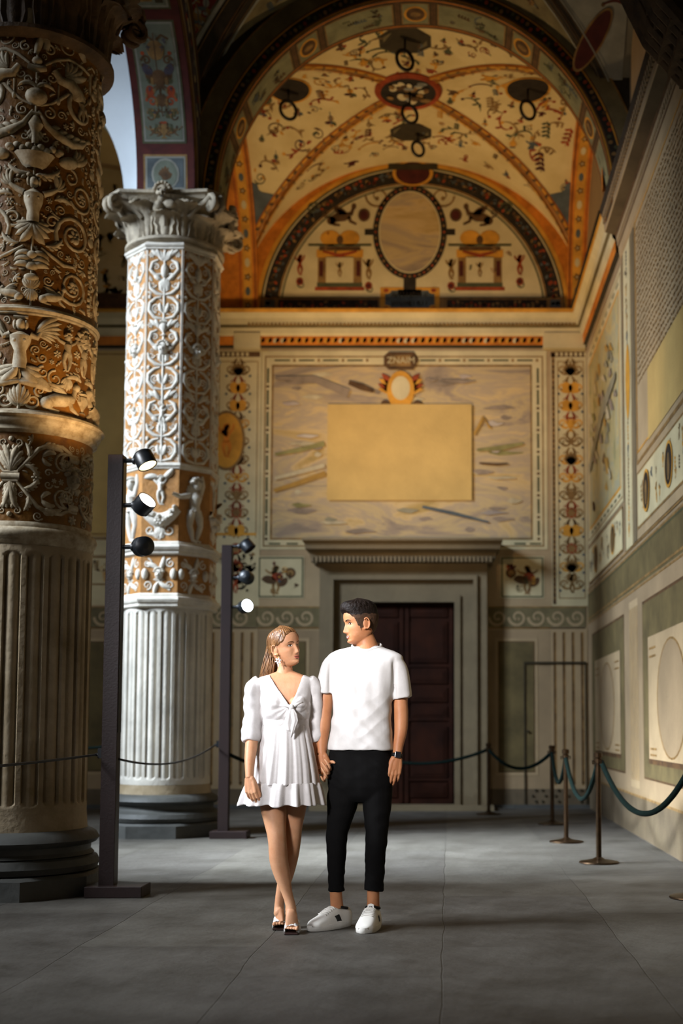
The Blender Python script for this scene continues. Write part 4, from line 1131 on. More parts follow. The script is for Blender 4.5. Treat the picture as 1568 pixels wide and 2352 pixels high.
# ------------------------------------------------------------------ columns
def flutedrum(cx,cy,R,z0,z1,n,d=.028,tri=.22,taper=1.0):
    mb=MB(); m=14; zs=[]
    e=.06
    for i in range(9): zs.append(z0+.05+e*i/8)
    zs+= [z0+.05+e+(z1-.04-e-(z0+.05+e))*i/6 for i in range(1,6)]
    for i in range(9): zs.append(z1-.04-e+e*i/8)
    zs=[z0,z0+.045]+zs+[z1-.03,z1]
    P=[]
    for z in zs:
        row=[]; k=1-(1-taper)*(z-z0)/(z1-z0)
        for f in range(n):
            for j in range(m):
                t=j/m
                if t<tri: r=R
                else:
                    s=(t-tri)/(1-tri); g=1-abs(2*s-1)**6; es=e*(1-math.sqrt(max(0,1-(2*s-1)**2)))*1.0
                    zz=min(z-(z0+.05),(z1-.04)-z)
                    mask=max(0,min(1,(zz-es*.9)/.012)) if zz>0 else 0
                    cable=.5+.5*math.cos(PI*(2*s-1)*1.0)   # bulge
                    r=R-mask*d*(1-.85*max(0,1-(abs(2*s-1)/.82)**2.2))
                a=2*PI*(f+t)/n; row.append((cx+r*k*math.cos(a),cy+r*k*math.sin(a),z))
        P.append(row)
    mb.grid(P,MATS['flute_stone'],closev=True); return mb
def ring(mb,cx,cy,r,z0,z1,m,oct_=False,proj=.05,style=0):
    h=z1-z0
    pr=[(r,z0),(r+proj*.5,z0+h*.12),(r+proj*.5,z0+h*.3),(r+proj*.8,z0+h*.38),(r+proj,z0+h*.55),(r+proj*.8,z0+h*.72),(r+proj*.3,z0+h*.78),(r+proj*.3,z0+h*.9),(r,z1)]
    mb.lathe(pr,cx,cy,MATS[m],n=48,oct_=oct_,capb=False,capt=False)
def capital(cx,cy,zb,zt,rb,m,rot=0):
    mb=MB(); H=zt-zb; hz=zt-.2*H
    def rbell(t): return rb*(.96+.1*t+.34*t**4)
    # astragal
    mb.lathe([(rb,zb-.08),(rb+.05,zb-.05),(rb+.05,zb-.02),(rb,zb)],cx,cy,m,n=40)
    mb.lathe([(rbell(t),zb+(hz-zb)*t) for t in np.linspace(0,1,10)],cx,cy,m,n=40)
    def leaf(a,z0,z1,w,out,nt=9,ns=9):
        P=[]
        for i in range(nt+1):
            t=i/nt; row=[]
            ww=w*(.75+.5*math.sin(PI*min(1,t*1.05)))*(1-.25*t)
            if t>.85: ww*=1-.6*(t-.85)/.15
            for j in range(ns+1):
                s=2*j/ns-1
                z=z0+(z1-z0)*(t if t<.82 else .82-.9*(t-.82)+.18*0)
                z=z0+(z1-z0)*(math.sin(PI/2*min(1,t/.86)) if t<.86 else 1-.9*(t-.86))
                curl=out*max(0,t-.45)**1.6*2.3
                ser=.012*math.cos(s*PI*3.5)+.018*(1-s*s)
                r=rbell((z-zb)/(hz-zb) if z<hz else 1)+.012+ser+curl
                aa=a+s*ww/2/rb
                lob=1+.12*math.sin(t*22)
                aa=a+s*ww*lob/2/rb
                row.append((cx+r*math.cos(aa),cy+r*math.sin(aa),z))
            P.append(row)
        mb.grid(P,m)
    for k in range(8):
        leaf(rot+k*PI/4,zb,zb+H*.48,rb*.62,.16)
    for k in range(8):
        leaf(rot+PI/8+k*PI/4,zb,zb+H*.68,rb*.46,.2)
    # volutes at corners
    ab=rb*1.3
    for k in range(4):
        a=rot+PI/4+k*PI/2; dx,dy=math.cos(a),math.sin(a)
        for sd in (-1,1):
            px,py=-dy*sd,dx*sd
            pts=[(cx+dx*rb*1.05+px*.16,cy+dy*rb*1.05+py*.16,zb+H*.42),(cx+dx*rb*1.2+px*.12,cy+dy*rb*1.2+py*.12,zb+H*.62),(cx+dx*(rb*1.45)+px*.07,cy+dy*(rb*1.45)+py*.07,zb+H*.76)]
            c=Vector((cx+dx*(rb*1.55)+px*.05,cy+dy*(rb*1.55)+py*.05,zb+H*.66))
            for t in range(15):
                an=PI/2-t*.52; r=.095*(1-t/18); pts.append((c.x+dx*r*math.cos(an),c.y+dy*r*math.cos(an),c.z+r*math.sin(an)))
            mb.tube(pts,[.03]*3+[.034-.0013*i for i in range(15)],m,n=8)
        mb.ell((cx+dx*rb*1.56,cy+dy*rb*1.56,zb+H*.66),(.07,.07,.05),m,nu=6,nv=10)
    # abacus concave sides
    def abac(r,z):
        row=[]
        for k in range(4):
            a0=rot-PI/4+k*PI/2; a1=a0+PI/2
            c0=Vector((math.cos(a0),math.sin(a0)))*r; c1=Vector((math.cos(a1),math.sin(a1)))*r
            mid=(c0+c1)/2; nrm=mid.normalized()
            for j in range(1,12):
                t=j/12; s=2*t-1
                p=c0.lerp(c1,t*.9+.05)-nrm*(.045*r*(1-s*s))
                row.append((cx+p.x,cy+p.y,z))
        return row
    R=rb*1.80
    zs=[(R*.94,hz),(R*.96,hz+.02),(R*.97,hz+H*.06),(R*.93,hz+H*.08),(R*.94,hz+H*.1),(R*1.0,hz+H*.13),(R*1.0,zt)]
    P=[abac(r,z) for r,z in zs]; mb.grid(P,m,closev=True); o=len(mb.v)-44; kk=mb.mi(m); mb.f.append(tuple(o+i for i in range(44))); mb.m.append(kk); o2=len(mb.v)-44*len(zs); mb.f.append(tuple(o2+i for i in range(44))[::-1]); mb.m.append(kk)
    # masks
    for k in range(4):
        a=rot+k*PI/2; dx,dy=math.cos(a),math.sin(a); R0=rb*1.12
        f=lambda u,v,h:(cx+dx*(R0+h)-dy*u,cy+dy*(R0+h)+dx*u,v)
        p=Pen(mb,f,relief=True); p.lay=.06; p.mask(0,zt-H*.13,.12,m,MATS['night'],beard=False)
        for q in(-1,1): p.leaf(0,zt-.28*H,.16,-PI/2+q*.9,m,w=.3)
        mb.tube([(cx+dx*rb*1.0,cy+dy*rb*1.0,zb+H*.2),(cx+dx*rb*1.12,cy+dy*rb*1.12,zb+H*.7)],[.035,.05],m,n=8)
        for s in(-1,1):
            for q in range(2): pass
    return mb
RM=None
def cylfn(cx,cy,R,a0):
    def f(u,v,h):
        a=a0+u/R; return (cx+(R+h)*math.cos(a),cy+(R+h)*math.sin(a),v)
    return f
def octfn(cx,cy,ap,k):
    a=-PI/2+k*PI/4; dx,dy=math.cos(a),math.sin(a)
    return lambda u,v,h:(cx+dx*(ap+h)-dy*u,cy+dy*(ap+h)+dx*u,v)
def base(mb,cx,cy,R,z1,m,ap):
    mb.lathe([(ap,0),(ap,.13),(ap-.02,.15)],cx,cy,m,oct_=True)
    mb.lathe([(ap-.06,.15),(ap-.02,.16),(ap+.0,.2),(ap-.02,.245),(ap-.06,.26),(R+.06,.265),(R+.035,.29),(R+.04,.33),(R+.07,.34),(R+.095,.37),(R+.07,.41),(R+.02,z1)],cx,cy,m,n=56)
# ---- column 1 (near, round)
c1=empty('carved_column',(XL,YC1,0),label='near round carved stone column at the left edge, scroll reliefs above a fluted drum',cat='column')
def W2L(o,parent): # mesh built in world coords; parent empty has location
    o.parent=parent; o.matrix_parent_inverse=parent.matrix_basis.inverted() if False else Matrix.Translation(-parent.location) if parent.rotation_euler.z==0 else parent.matrix_basis.inverted()
    return o
cx,cy=XL,YC1
mb=MB(); base(mb,cx,cy,.475,.44,MATS['stone_dark'],.575); W2L(mb.build('base',auto=40),c1)
mb=MB(); mb.lathe([(.485,.43),(.475,.56)],cx,cy,MATS['flute_stone'],n=48); W2L(mb.build('plain_drum',auto=40),c1)
Yf=8.2
def z1_(py): return zY(py,Yf)
zA=z1_(1250); W2L(flutedrum(cx,cy,.475,.55,zA,20).build('fluted_drum',auto=50),c1)
zB=z1_(1196); zC=z1_(992); zD=z1_(938); zE=z1_(722); zF=z1_(700); zG=z1_(84); zH=z1_(68)
print('col1 z',zA,zB,zC,zD,zE,zF,zG,zH)
sh=MB(); 
sh.lathe([(.458,zA),(.458,zG+.1)],cx,cy,MATS['ground_gilt'],n=64); W2L(sh.build('shaft',auto=60),c1)
rg=MB(); ring(rg,cx,cy,.46,zA-.01,zB,'relief_stone',proj=.045)
ring(rg,cx,cy,.46,zC,zD,'relief_stone',proj=.06); rg.lathe([(.46,zD-.02),(.53,zD-.03),(.54,zD-.05),(.5,zD-.07)],cx,cy,MATS['relief_stone'],n=48,capb=False,capt=False)
ring(rg,cx,cy,.46,zE,zF,'relief_stone',proj=.03); ring(rg,cx,cy,.455,zG,zH+.02,'relief_stone',proj=.03)
W2L(rg.build('moulding_ring',auto=50),c1)
A0=math.atan2(-cy,-cx)+.0
Cc=2*PI*.46
rm_=MATS['relief_stone']
# band A : scrolls with masks (3 repeats)
def col1_bandA():
    mb=MB(); p=Pen(mb,cylfn(cx,cy,.459,A0),relief=True,hs=1.0); H=zC-zB-.02; p.occ=[]
    for k in range(3):
        p.push(-.10+k*Cc/3,zB+.01,1,1)
        # central baluster with acanthus
        for sg in (1,-1):
            for i in range(3): 
                for q in(-1,1): p.acanth(0,H*.5+sg*.03,.2-.03*i,sg*PI/2+q*.22*i,rm_,curl=q*.25*sg)
        p.ribbon([(-.06,H*.5),(.06,H*.5)],.025,rm_); p.ribbon([(-.05,H*.5+.03),(.05,H*.5+.03)],.012,rm_); p.ribbon([(-.05,H*.5-.03),(.05,H*.5-.03)],.012,rm_)
        p.blob(0,H*.5+.26,.018,.018,rm_); p.blob(0,H*.5-.26,.018,.018,rm_); p.rosette(.17,H*.5,.035,rm_)
        for q in(-1,1):
            p.push(0,H*.5,q,1)
            for sg in(-1,1):
                p.push(0,0,1,sg)
                # main stem from base curving outward
                pts=[(.03,.02),(.1,.10),(.18,.2),(.26,.235),(.35,.235),(.42,.2),(.45,.14)]
                p.ribbon(pts,[.008,.012,.014,.014,.013,.012,.01],rm_)
                p.acanth(.12,.12,.12,1.3,rm_,curl=.5); p.acanth(.08,.08,.13,.2,rm_,curl=-.9); p.acanth(.2,.22,.16,.25,rm_,curl=-.35)
                p.spiral(.36,.12,.075,rm_,1.35,.12,PI*.35,1); p.rosette(.36,.12,.035,rm_)
                p.spiral(.56,.12,.075,rm_,1.35,.12,PI*.65,-1); p.rosette(.56,.12,.035,rm_)
                p.leaf(.3,.18,.1,2.6,rm_,curl=.9,w=.2); p.leaf(.27,.1,.08,3.4,rm_,curl=-.9,w=.2); p.leaf(.44,.05,.07,-.3,rm_,curl=.9); p.spiral(.25,.04,.03,rm_,1.1,.2,0,1)
                p.spiral(.05,.235,.028,rm_,1.2,.22,-PI/2,1)
                p.pop()
            p.pop()
        p.pop(); 
        p.push(-.10+(k+.5)*Cc/3-.04,zB+H*.5,1,1); p.mask(0,.03,.085,rm_,None,beard=True)
        for sg in(-1,1): p.ribbon([(-.045,sg*.17),(.045,sg*.17)],.022,rm_); p.ribbon([(-.045,sg*.2),(.045,sg*.2)],.008,rm_)
        p.pop()
    p.fill(-Cc*.4,Cc*.4,zB,zC,.035,rm_,900,random.Random(1))
    return mb
W2L(col1_bandA().build('relief_band',auto=40),c1)
def col1_bandB():
    mb=MB(); p=Pen(mb,cylfn(cx,cy,.459,A0),relief=True,hs=1.05); H=zE-zD; p.occ=[]
    for k in range(3):
        p.push(-.06+k*Cc/3,zD,1,1)
        # winged half figure on a stem
        p.push(0,H*.42,H*.56)
        p.ribbon([(0,0),(0,.15),(0,.35),(0,.5),(0,.62),(0,.7)],[.13,.12,.10,.17,.19,.06],rm_,h=.7); p.blob(0,.84,.09,.11,rm_,h=.1); p.ribbon([(-.13,.99),(.13,.99)],.03,rm_)
        for q in(-1,1):
            p.blob(q*.075,.52,.06,.055,rm_,h=.12); p.blob(q*.1,.84,.04,.09,rm_,h=.07)
            p.ribbon([(q*.18,.66),(q*.3,.62),(q*.36,.72)],[.06,.05,.035],rm_,h=1)
            for i in range(7): p.leaf(q*.28,.66,.62-.05*i,PI/2-q*(.35+.19*i),rm_,w=.1,curl=-q*.45,n=6)
            for i in range(3): p.leaf(q*.05,.08,.5-.08*i,-PI/2+q*(.25+.35*i),rm_,w=.18,curl=q*.5)
            p.spiral(q*.42,-.02,.12,rm_,1.2,.2,PI/2,q); p.spiral(q*.4,.25,.09,rm_,1.2,.25,PI,q)
        p.pop()
        p.palmette(0,.02,.16,rm_,n=7); p.ribbon([(0,0),(0,H*.42)],.01,rm_)
        for q in(-1,1):
            p.push(0,0,q,1); p.spiral(.09,.06,.055,rm_,1.3,.18,PI,1)
            # lying sphinx
            p.sphinx(.17,0,.34,rm_); 
            for t in range(6): p.leaf(.22,.14,.26-.02*t,2.7-.11*t,rm_,w=.09,curl=.25)
            # putto archer above
            p.putto(.33,H*.46,.28,rm_,-1,arm=(.3,2.6)); p.palmette(.33,H*.4,.1,rm_,a=-PI/2); p.spiral(.24,H*.36,.06,rm_,1.2,.15,PI/2,1)
            p.rosette(.45,H*.86,.06,rm_); p.acanth(.2,H*.3,.14,-.6,rm_,curl=.9)
            p.pop()
        p.pop()
        R=random.Random(k)
        p.push(-.06+(k+.5)*Cc/3,zD,1,1)
        p.vase(0,H*.05,.2,rm_); p.putto(0,H*.46,.26,rm_); p.mask(0,H*.88,.06,rm_,beard=True)
        for q in(-1,1): p.acanth(q*.02,H*.4,.15,PI/2-q*.9,rm_,curl=-q*.8)
        p.pop()
    # filler leaves
    p.fill(-Cc*.4,Cc*.4,zD,zE,.035,rm_,1200,random.Random(2))
    return mb
W2L(col1_bandB().build('relief_band',auto=40),c1)
def col1_bandC():
    mb=MB(); p=Pen(mb,cylfn(cx,cy,.459,A0),relief=True,hs=1.0); H=zG-zF; p.occ=[]
    for k in range(3):
        p.push(0.0+k*Cc/3,zF,1,1); m=rm_
        p.ribbon([(0,0),(0,H*.99)],.007,m)
        # stacked elements, bottom to top (heights in fractions of H)
        p.palmette(0,.12,.12,m,a=PI/2); p.palmette(0,.12,.1,m,a=-PI/2); 
        for i,z in enumerate((.2,.28,.36)): p.blob(0,z,.05-.006*i,.03,m)
        for q in(-1,1):
            for i in range(3): p.leaf(0,.26+.05*i,.12,PI/2-q*(.5+.2*i),m,w=.2,curl=-q*.9)
        # terms: female half figure
        p.push(0,.55,.42)
        p.ribbon([(0,.1),(0,.3),(0,.45),(0,.58),(0,.66)],[.1,.09,.14,.15,.05],m,h=.8); p.blob(0,.78,.075,.095,m,h=.1)
        for q in(-1,1):
            p.blob(q*.06,.5,.05,.05,m,h=.11); p.blob(q*.085,.8,.03,.07,m,h=.07); p.blob(q*.07,.9,.05,.04,m,h=.07); p.ribbon([(q*.15,.6),(q*.27,.66),(q*.38,.74)],[.05,.045,.03],m,h=1)
            for i in range(4): p.leaf(0,.12,.42-.05*i,-PI/2+q*(.1+.33*i),m,w=.18,curl=q*.4)
            for i in range(4): p.leaf(q*.36,.72,.34-.04*i,PI/2-q*(.2+.4*i),m,w=.12,curl=q*.4)
        p.pop()
        p.ribbon([(0,.98),(0,1.0),(0,1.06),(0,1.09)],[.05,.075,.11,.13],m,h=.4)
        for i in range(9): p.blob(-.16+.04*i,1.12+.02*(i%2),.026,.024,m,h=.02)
        p.palmette(0,1.27,.1,m,a=-PI/2,n=5); p.ribbon([(0,1.16),(0,1.25),(0,1.3),(0,1.36)],[.02,.03,.05,.015],m,h=.7)
        for q in(-1,1): p.spiral(q*.07,1.21,.035,m,1.2,.2,PI/2,q)
        p.ribbon([(-.035,1.38),(.035,1.38)],.012,m)
        p.blob(0,1.5,.075,.06,m,h=.05); 
        for i in range(7): p.leaf(0,1.44,.12,PI/2+(i-3)*.42,m,w=.16,curl=-(i-3)*.25)
        for q in(-1,1): p.leaf(0,1.56,.13,PI/2-q*.25,m,w=.12,curl=-q*1.3); p.spiral(q*.06,1.62,.03,m,1.1,.25,0,-q)
        p.ribbon([(-.06,1.72),(0,1.7),(.06,1.72)],[.02,.025,.02],m); p.blob(0,1.76,.035,.03,m)
        # seated figure on top
        p.push(-.01,1.8,.46)
        p.ribbon([(0,.02),(.03,.15),(.08,.3),(-.0,.36),(-.1,.38)],[.03,.05,.06,.08,.1],m,h=1); p.ribbon([(-.1,.38),(-.09,.5),(-.07,.66),(-.05,.74)],[.12,.1,.14,.05],m,h=.9); p.blob(-.03,.84,.075,.09,m,h=.1)
        p.ribbon([(-.16,.66),(-.2,.8),(-.1,.92)],[.05,.045,.03],m,h=1); p.ribbon([(.04,.66),(.16,.55),(.34,.5)],[.05,.04,.03],m,h=1); p.ribbon([(-.05,.38),(.12,.36),(.16,.2),(.14,.1)],[.08,.07,.05,.04],m,h=1)
        p.pop()
        for q in(-1,1):
            p.push(0,0,q,1)
            # big scrolls, animals
            p.scrollvine(.3,.19,.13,m,1,1,None,True); p.sphinx(.07,.02,.22,m); 
            p.push(0,0,1,1); p.ribbon([(.06,.42),(.14,.37),(.22,.33),(.3,.34)],[.008,.012,.014,.01],m); p.pop()
            p.scrollvine(.3,.56,.15,m,-1,1,None,True)
            p.spiral(.13,.62,.07,m,1.5,.16,PI,1); p.acanth(.09,.44,.14,-.2,m,curl=.8)
            p.acanth(.14,.78,.14,.6,m,curl=-.6); p.scrollvine(.36,.86,.11,m,1,1,None,True)
            p.acanth(.03,.95,.16,-.5,m,curl=.9); 
            # bird
            p.blob(.24,1.08,.075,.045,m,rot=.3,h=.035); p.blob(.17,1.13,.03,.025,m,h=.025); 
            for i in range(4): p.leaf(.26,1.09,.18-.02*i,.15+.22*i,m,w=.14)
            p.spiral(.26,.98,.06,m,1.2,.14,PI/2,-1)
            p.ribbon([(.02,1.4),(.08,1.3),(.16,1.25),(.26,1.22),(.35,1.25),(.42,1.32)],[.008,.02,.03,.03,.02,.008],m); 
            for i in range(6): p.leaf(.1+.055*i,1.28-.02*i+.004*i*i,.08,.9,m,w=.2,curl=-.5)
            p.spiral(.35,1.5,.13,m,.75,.13,PI*.8,1,); p.putto(.34,1.4,.22,m,-1,wing=False)
            p.ribbon([(.03,1.44),(.1,1.47),(.16,1.52),(.22,1.58),(.3,1.6)],[.006,.009,.012,.012,.014],m); p.spiral(.09,1.4,.045,m,1.3,.18,PI/2,-1)
            # griffin/bird on bracket
            p.ribbon([(.05,1.74),(.13,1.8),(.22,1.84),(.34,1.83),(.42,1.81)],[.008,.012,.012,.012,.01],m); p.ribbon([(.42,1.81),(.42,1.66)],.012,m); p.blob(.42,1.62,.015,.03,m)
            for i in range(5): p.leaf(.2,1.7,.2-.02*i,.1+.28*i,m,w=.13,curl=.3)
            p.ribbon([(.12,1.72),(.16,1.66),(.24,1.66),(.3,1.6),(.36,1.58)],[.02,.03,.04,.05,.02],m); p.spiral(.1,1.66,.04,m,1.2,.2,PI/2,-1)
            p.ribbon([(.15,1.62),(.15,1.52)],.006,m); p.blob(.15,1.5,.015,.025,m)
            p.spiral(.22,1.92,.07,m,1.2,.12,PI/2,1); p.spiral(.08,1.86,.04,m,1.2,.2,PI/2,-1)
            p.blob(.35,2.02,.06,.035,m,rot=.4,h=.03); 
            for i in range(4): p.leaf(.33,2.0,.17-.02*i,.6+.25*i,m,w=.14)
            p.ribbon([(.3,1.98),(.33,1.92),(.36,1.88)],[.03,.025,.015],m)
            p.acanth(.3,2.1,.13,2.9,m)
            p.pop()
        p.pop()
        R=random.Random(40+k); p.push(Cc/6+k*Cc/3,zF,1,1)
        p.garland(0,.05,.5,.035,m,R); p.garland(0,.62,1.0,.028,m,R); p.garland(0,1.1,1.6,.03,m,R); p.garland(0,1.7,H-.1,.04,m,R)
        for z in (.55,1.05,1.65): p.palmette(0,z,.08,m)
        p.pop()
    p.fill(-Cc*.4,Cc*.4,zF,zG,.045,rm_,3000,random.Random(3)); p.fill(-Cc*.4,Cc*.4,zF,zG,.026,rm_,2500,random.Random(4))
    return mb
W2L(col1_bandC().build('relief_band',auto=40),c1)
W2L(capital(cx,cy,zH+.02,ZA+.01,.50,MATS['cap_brown'],PI/4*0).build('capital',auto=35),c1)
# ---- column 2 (octagonal)
c2=empty('carved_column',(XL,YC2,0),label='far octagonal carved column with white scroll reliefs, beside the shorter-looking light post',cat='column')
c2['label']='octagonal carved stone column with pale reliefs and leafy capital, behind the first light post'
cx,cy=XL,YC2; Yf=12.72
def z2_(py): return zY(py,Yf)
mb=MB(); base(mb,cx,cy,.475,.44,MATS['stone_dark'],.62); W2L(mb.build('base',auto=40),c2)
mb=MB(); mb.lathe([(.485,.43),(.47,.55)],cx,cy,MATS['flute_stone'],n=48); W2L(mb.build('plain_drum',auto=40),c2)
mat('flute_pale','#c9c2b4',.72,.15,2.6,.3,22)
f=flutedrum(cx,cy,.472,.54,z2_(1392),20); 
f.mats=[MATS['flute_pale']]; W2L(f.build('fluted_drum',auto=50),c2)
za,zb_,zc_,zd,ze_,zf,zg,zh=[z2_(v) for v in (1392,1362,1275,1243,1078,1062,575,562)]
sh=MB(); sh.lathe([(.468,za),(.468,zh)],cx,cy,MATS['ground_tan'],oct_=True); W2L(sh.build('shaft'),c2)
rg=MB(); ring(rg,cx,cy,.468,za-.02,zb_,'relief_white',True,.05); ring(rg,cx,cy,.468,zc_,zd,'relief_white',True,.06); ring(rg,cx,cy,.468,ze_,zf,'relief_white',True,.03); ring(rg,cx,cy,.468,zg,zh+.03,'relief_white',True,.04)
W2L(rg.build('moulding_ring'),c2)
mr=MATS['relief_white']
def oct_relief():
    a=MB();b=MB();c=MB()
    for k in range(8):
        f=octfn(cx,cy,.468,k)
        hw=.19
        # band A
        p=Pen(a,f,relief=True); p.push(0,zb_,1,1); H=zc_-zb_
        p.mask(0,H*.5,.07,mr)
        for q in(-1,1):
            p.spiral(q*.12,H*.78,.05,mr,1.3,.2,PI/2,q); p.spiral(q*.12,H*.2,.05,mr,1.3,.2,-PI/2,-q); p.blob(q*.15,H*.5,.035,.06,mr); p.leaf(0,H*.6,.16,PI/2-q*.7,mr,w=.16); p.leaf(0,H*.3,.15,-PI/2+q*.7,mr,w=.16)
        p.pop()
        # band B putti with garlands
        p=Pen(b,f,relief=True); p.push(0,zd,1,1); H=ze_-zd
        if k%2: p.putto(0,.0,H*.93,mr,1,arm=(1.2,3.4)); 
        else:
            p.ribbon([(-.19+.038*i,H*.45-.12*math.sin(PI*i/10)) for i in range(11)],[.04+.03*math.sin(PI*i/10) for i in range(11)],mr,h=.7)
            R=random.Random(k)
            for i in range(24): t=R.random(); p.blob(-.19+.38*t,H*.45-.12*math.sin(PI*t)+R.uniform(-.05,.05),.028,.026,mr,h=.07,n=7)
            p.putto(0,H*.5,H*.42,mr,1); 
            for q in(-1,1): p.leaf(q*.02,H*.88,.16,PI/2-q*1.2,mr,w=.2); p.spiral(q*.1,H*.15,.07,mr,1.3,.17,PI/2,q); p.acanth(0,H*.02,.15,PI/2-q*.6,mr)
            p.palmette(0,H*.08,.12,mr)
        p.pop()
        # band C tall
        p=Pen(c,f,relief=True); p.occ=[]; p.push(0,zf,1,1); H=zg-zf; n=3; st=H/n
        p.ribbon([(0,0),(0,H)],.012,mr)
        for q in(-1,1): p.ribbon([(q*.185,0),(q*.185,H)],.006,mr)
        for i in range(n):
            y=i*st
            for q in(-1,1):
                p.push(0,y,q,1)
                p.ribbon([(.01,st*.02),(.1,st*.04),(.155,st*.14),(.15,st*.24),(.09,st*.31),(.03,st*.33)],[.01,.018,.022,.02,.016,.01],mr); p.spiral(.08,st*.17,.05,mr,1.5,.2,-PI/2,1); p.leaf(.01,st*.1,.12,.9,mr,w=.2)
                p.ribbon([(.01,st*.36),(.08,st*.38),(.15,st*.46),(.16,st*.54)],[.012,.02,.018,.01],mr); p.acanth(.02,st*.4,.13,1.1,mr); p.spiral(.12,st*.5,.035,mr,1.2,.25,PI,1)
                p.ribbon([(.02,st*.66),(.1,st*.64),(.15,st*.72),(.13,st*.82),(.07,st*.86)],[.012,.02,.02,.018,.01],mr); p.spiral(.09,st*.76,.04,mr,1.3,.22,0,1); p.leaf(.02,st*.88,.13,.6,mr,w=.2); p.leaf(.02,st*.92,.15,.1,mr,w=.16); p.rosette(.14,st*.93,.035,mr); p.blob(.15,st*.33,.02,.025,mr); p.leaf(.03,st*.58,.1,.2,mr,w=.25)
                p.pop()
            if i==1: p.push(0,y,1,1); p.mask(0,st*.6,.085,mr); p.vase(0,st*.78,.2,mr); p.pop()
            elif i==0: p.push(0,y,1,1); p.putto(0,st*.48,.26,mr); p.palmette(0,st*.1,.12,mr); p.pop()
            else: p.palmette(0,y+st*.45,.13,mr); p.blob(0,y+st*.7,.04,.08,mr); p.palmette(0,y+st*.84,.14,mr,n=5)
        p.pop()
        p.fill(-.16,.16,zf,zg,.03,mr,700,random.Random(k))
    return a,b,c
for x in oct_relief(): W2L(x.build('relief_band',auto=40),c2)
W2L(capital(cx,cy,zh+.1,ZA+.01,.49,MATS['cap_stone'],0).build('capital',auto=35),c2)
# rotate capitals so the abacus corners sit on the diagonals: masks face the axes
# hidden-arcade columns beyond the frame (plain drums, still carrying the arches)
for i,(x,y) in enumerate(((XL,YS[2]),(XL,YS[3]),(XL-BAY,YC2))):
    o=empty('plain_column',(x,y,0)); o['label']='arcade column standing outside the picture'; o['category']='column'; o['group']='arcade columns out of frame'
    m=MB(); base(m,x,y,.475,.44,MATS['stone_dark'],.6); m.lathe([(.475,.43),(.46,6.2),(.6,6.6),(.62,ZA)],x,y,MATS['flute_stone'],n=40); W2L(m.build('shaft',auto=40),o)
# ------------------------------------------------------------------ light posts
mat('post_brown','#22120f',.5,.1,8,.1,80,spec=.4); mat('lamp_black','#16191c',.38,0,spec=.5); mat('lamp_rim','#b8b090',.25,0,metal=1)
glow('lens_lit_warm','#fff0dc',26); glow('lens_lit_cool','#eaf6ff',22); mat('lens_off','#20262a',.15,0,spec=.8)
glow('lens_dim','#ffe6b0',3)
def lamp(px,py,pz,d,lens,post,name='spotlight'):
    """head at p aimed along d, arm back to the post"""
    d=Vector(d).normalized(); p=Vector((px,py,pz)); r=.07;L=.098
    hd=MB(); M=d.to_track_quat('Z','Y').to_matrix()
    prof=[(.02,-L/2-.02),(r*.8,-L/2-.012),(r*.97,-L/2),(r*.97,-L/2+.03),(r,-L/2+.034),(r,L/2),(r*.9,L/2),(r*.88,L/2-.012),(.002,L/2-.012)]
    P=[[p+M@Vector((rr*math.cos(a),rr*math.sin(a),z)) for a in [2*PI*j/28 for j in range(28)]] for rr,z in prof[:-1]]
    hd.grid(P,MATS['lamp_black'],closev=True)
    P0=P[0]; o=len(hd.v)-28*len(P); hd.f.append(tuple(o+i for i in range(28))); hd.m.append(0)
    o=hd.build(name,auto=40); W2L(o,post)
    ln=MB(); pts=[p+M@Vector((r*.9*math.cos(2*PI*j/28),r*.9*math.sin(2*PI*j/28),L/2-.006)) for j in range(28)]; ln.add(pts,[tuple(range(28))],MATS[lens]); l=ln.build('lens'); l.parent=o
    ar=MB(); ap=Vector((post.location.x+.05,post.location.y-.02,pz-.005)); ar.tube([ap,ap+Vector((.07,-.01,0))],.016,MATS['lamp_black'],n=8); ar.ell(ap+Vector((.08,-.01,0)),(.024,.024,.03),MATS['lamp_black'],nu=6,nv=8)
    ar.tube([ap+Vector((.08,-.01,0)),p-d*L*.45],.014,MATS['lamp_black'],n=8)
    a_=ar.build('arm',auto=40); a_.parent=o
    return o
def post(name,X,Y,hz,W=.105,D=.10,label='',bx=(-.10,.29),group=None):
    o=empty(name,(X,Y,0),label=label,cat='light post')
    m=MB(); m.box(X-W/2,X+W/2,Y-D/2,Y+D/2,.07,hz,MATS['post_brown']); pb=m.build('post'); W2L(pb,o)
    bv=pb.modifiers.new('b','BEVEL'); bv.width=.003
    m=MB(); z=hz-.03
    m.box(X+W/2,X+W/2+.004,Y-D/2+.012,Y+D/2-.012,z-1.9,z,MATS['lamp_black'])
    W2L(m.build('rail'),o)
    m=MB(); m.box(X+bx[0],X+bx[1],Y-.13,Y+.13,0,.075,MATS['post_brown']); pb=m.build('base_plate'); W2L(pb,o); bv=pb.modifiers.new('b','BEVEL'); bv.width=.004
    m=MB(); m.box(X-W/2-.03,X-W/2,Y-.03,Y+.02,.93,1.0,MATS['lamp_black']); m.tube([(X-W/2-.03,Y-.01,.955),(X-W/2-.05,Y-.01,.955)],.012,MATS['lamp_black'],n=8); W2L(m.build('cord_bracket'),o)
    return o
P1X,P1Y=-2.32,8.42; h1=atY(277,1047,P1Y).z
p1=post('light_post',P1X,P1Y,h1,label='tall dark brown light post with three spotlights in front of the near carved column',bx=(-.125,.26))
d1=P1Y
def at1(px,py): return atY(px,py,P1Y-.02)
v=at1(333,1057); lamp(v.x,v.y,v.z,(.45,-.15,-.85),'lens_dim',p1)
v=at1(330,1159); lamp(v.x,v.y,v.z,(.62,-.42,.55),'lens_lit_warm',p1)
v=at1(328,1255); lamp(v.x,v.y,v.z,(-.45,.75,.05),'lens_off',p1)
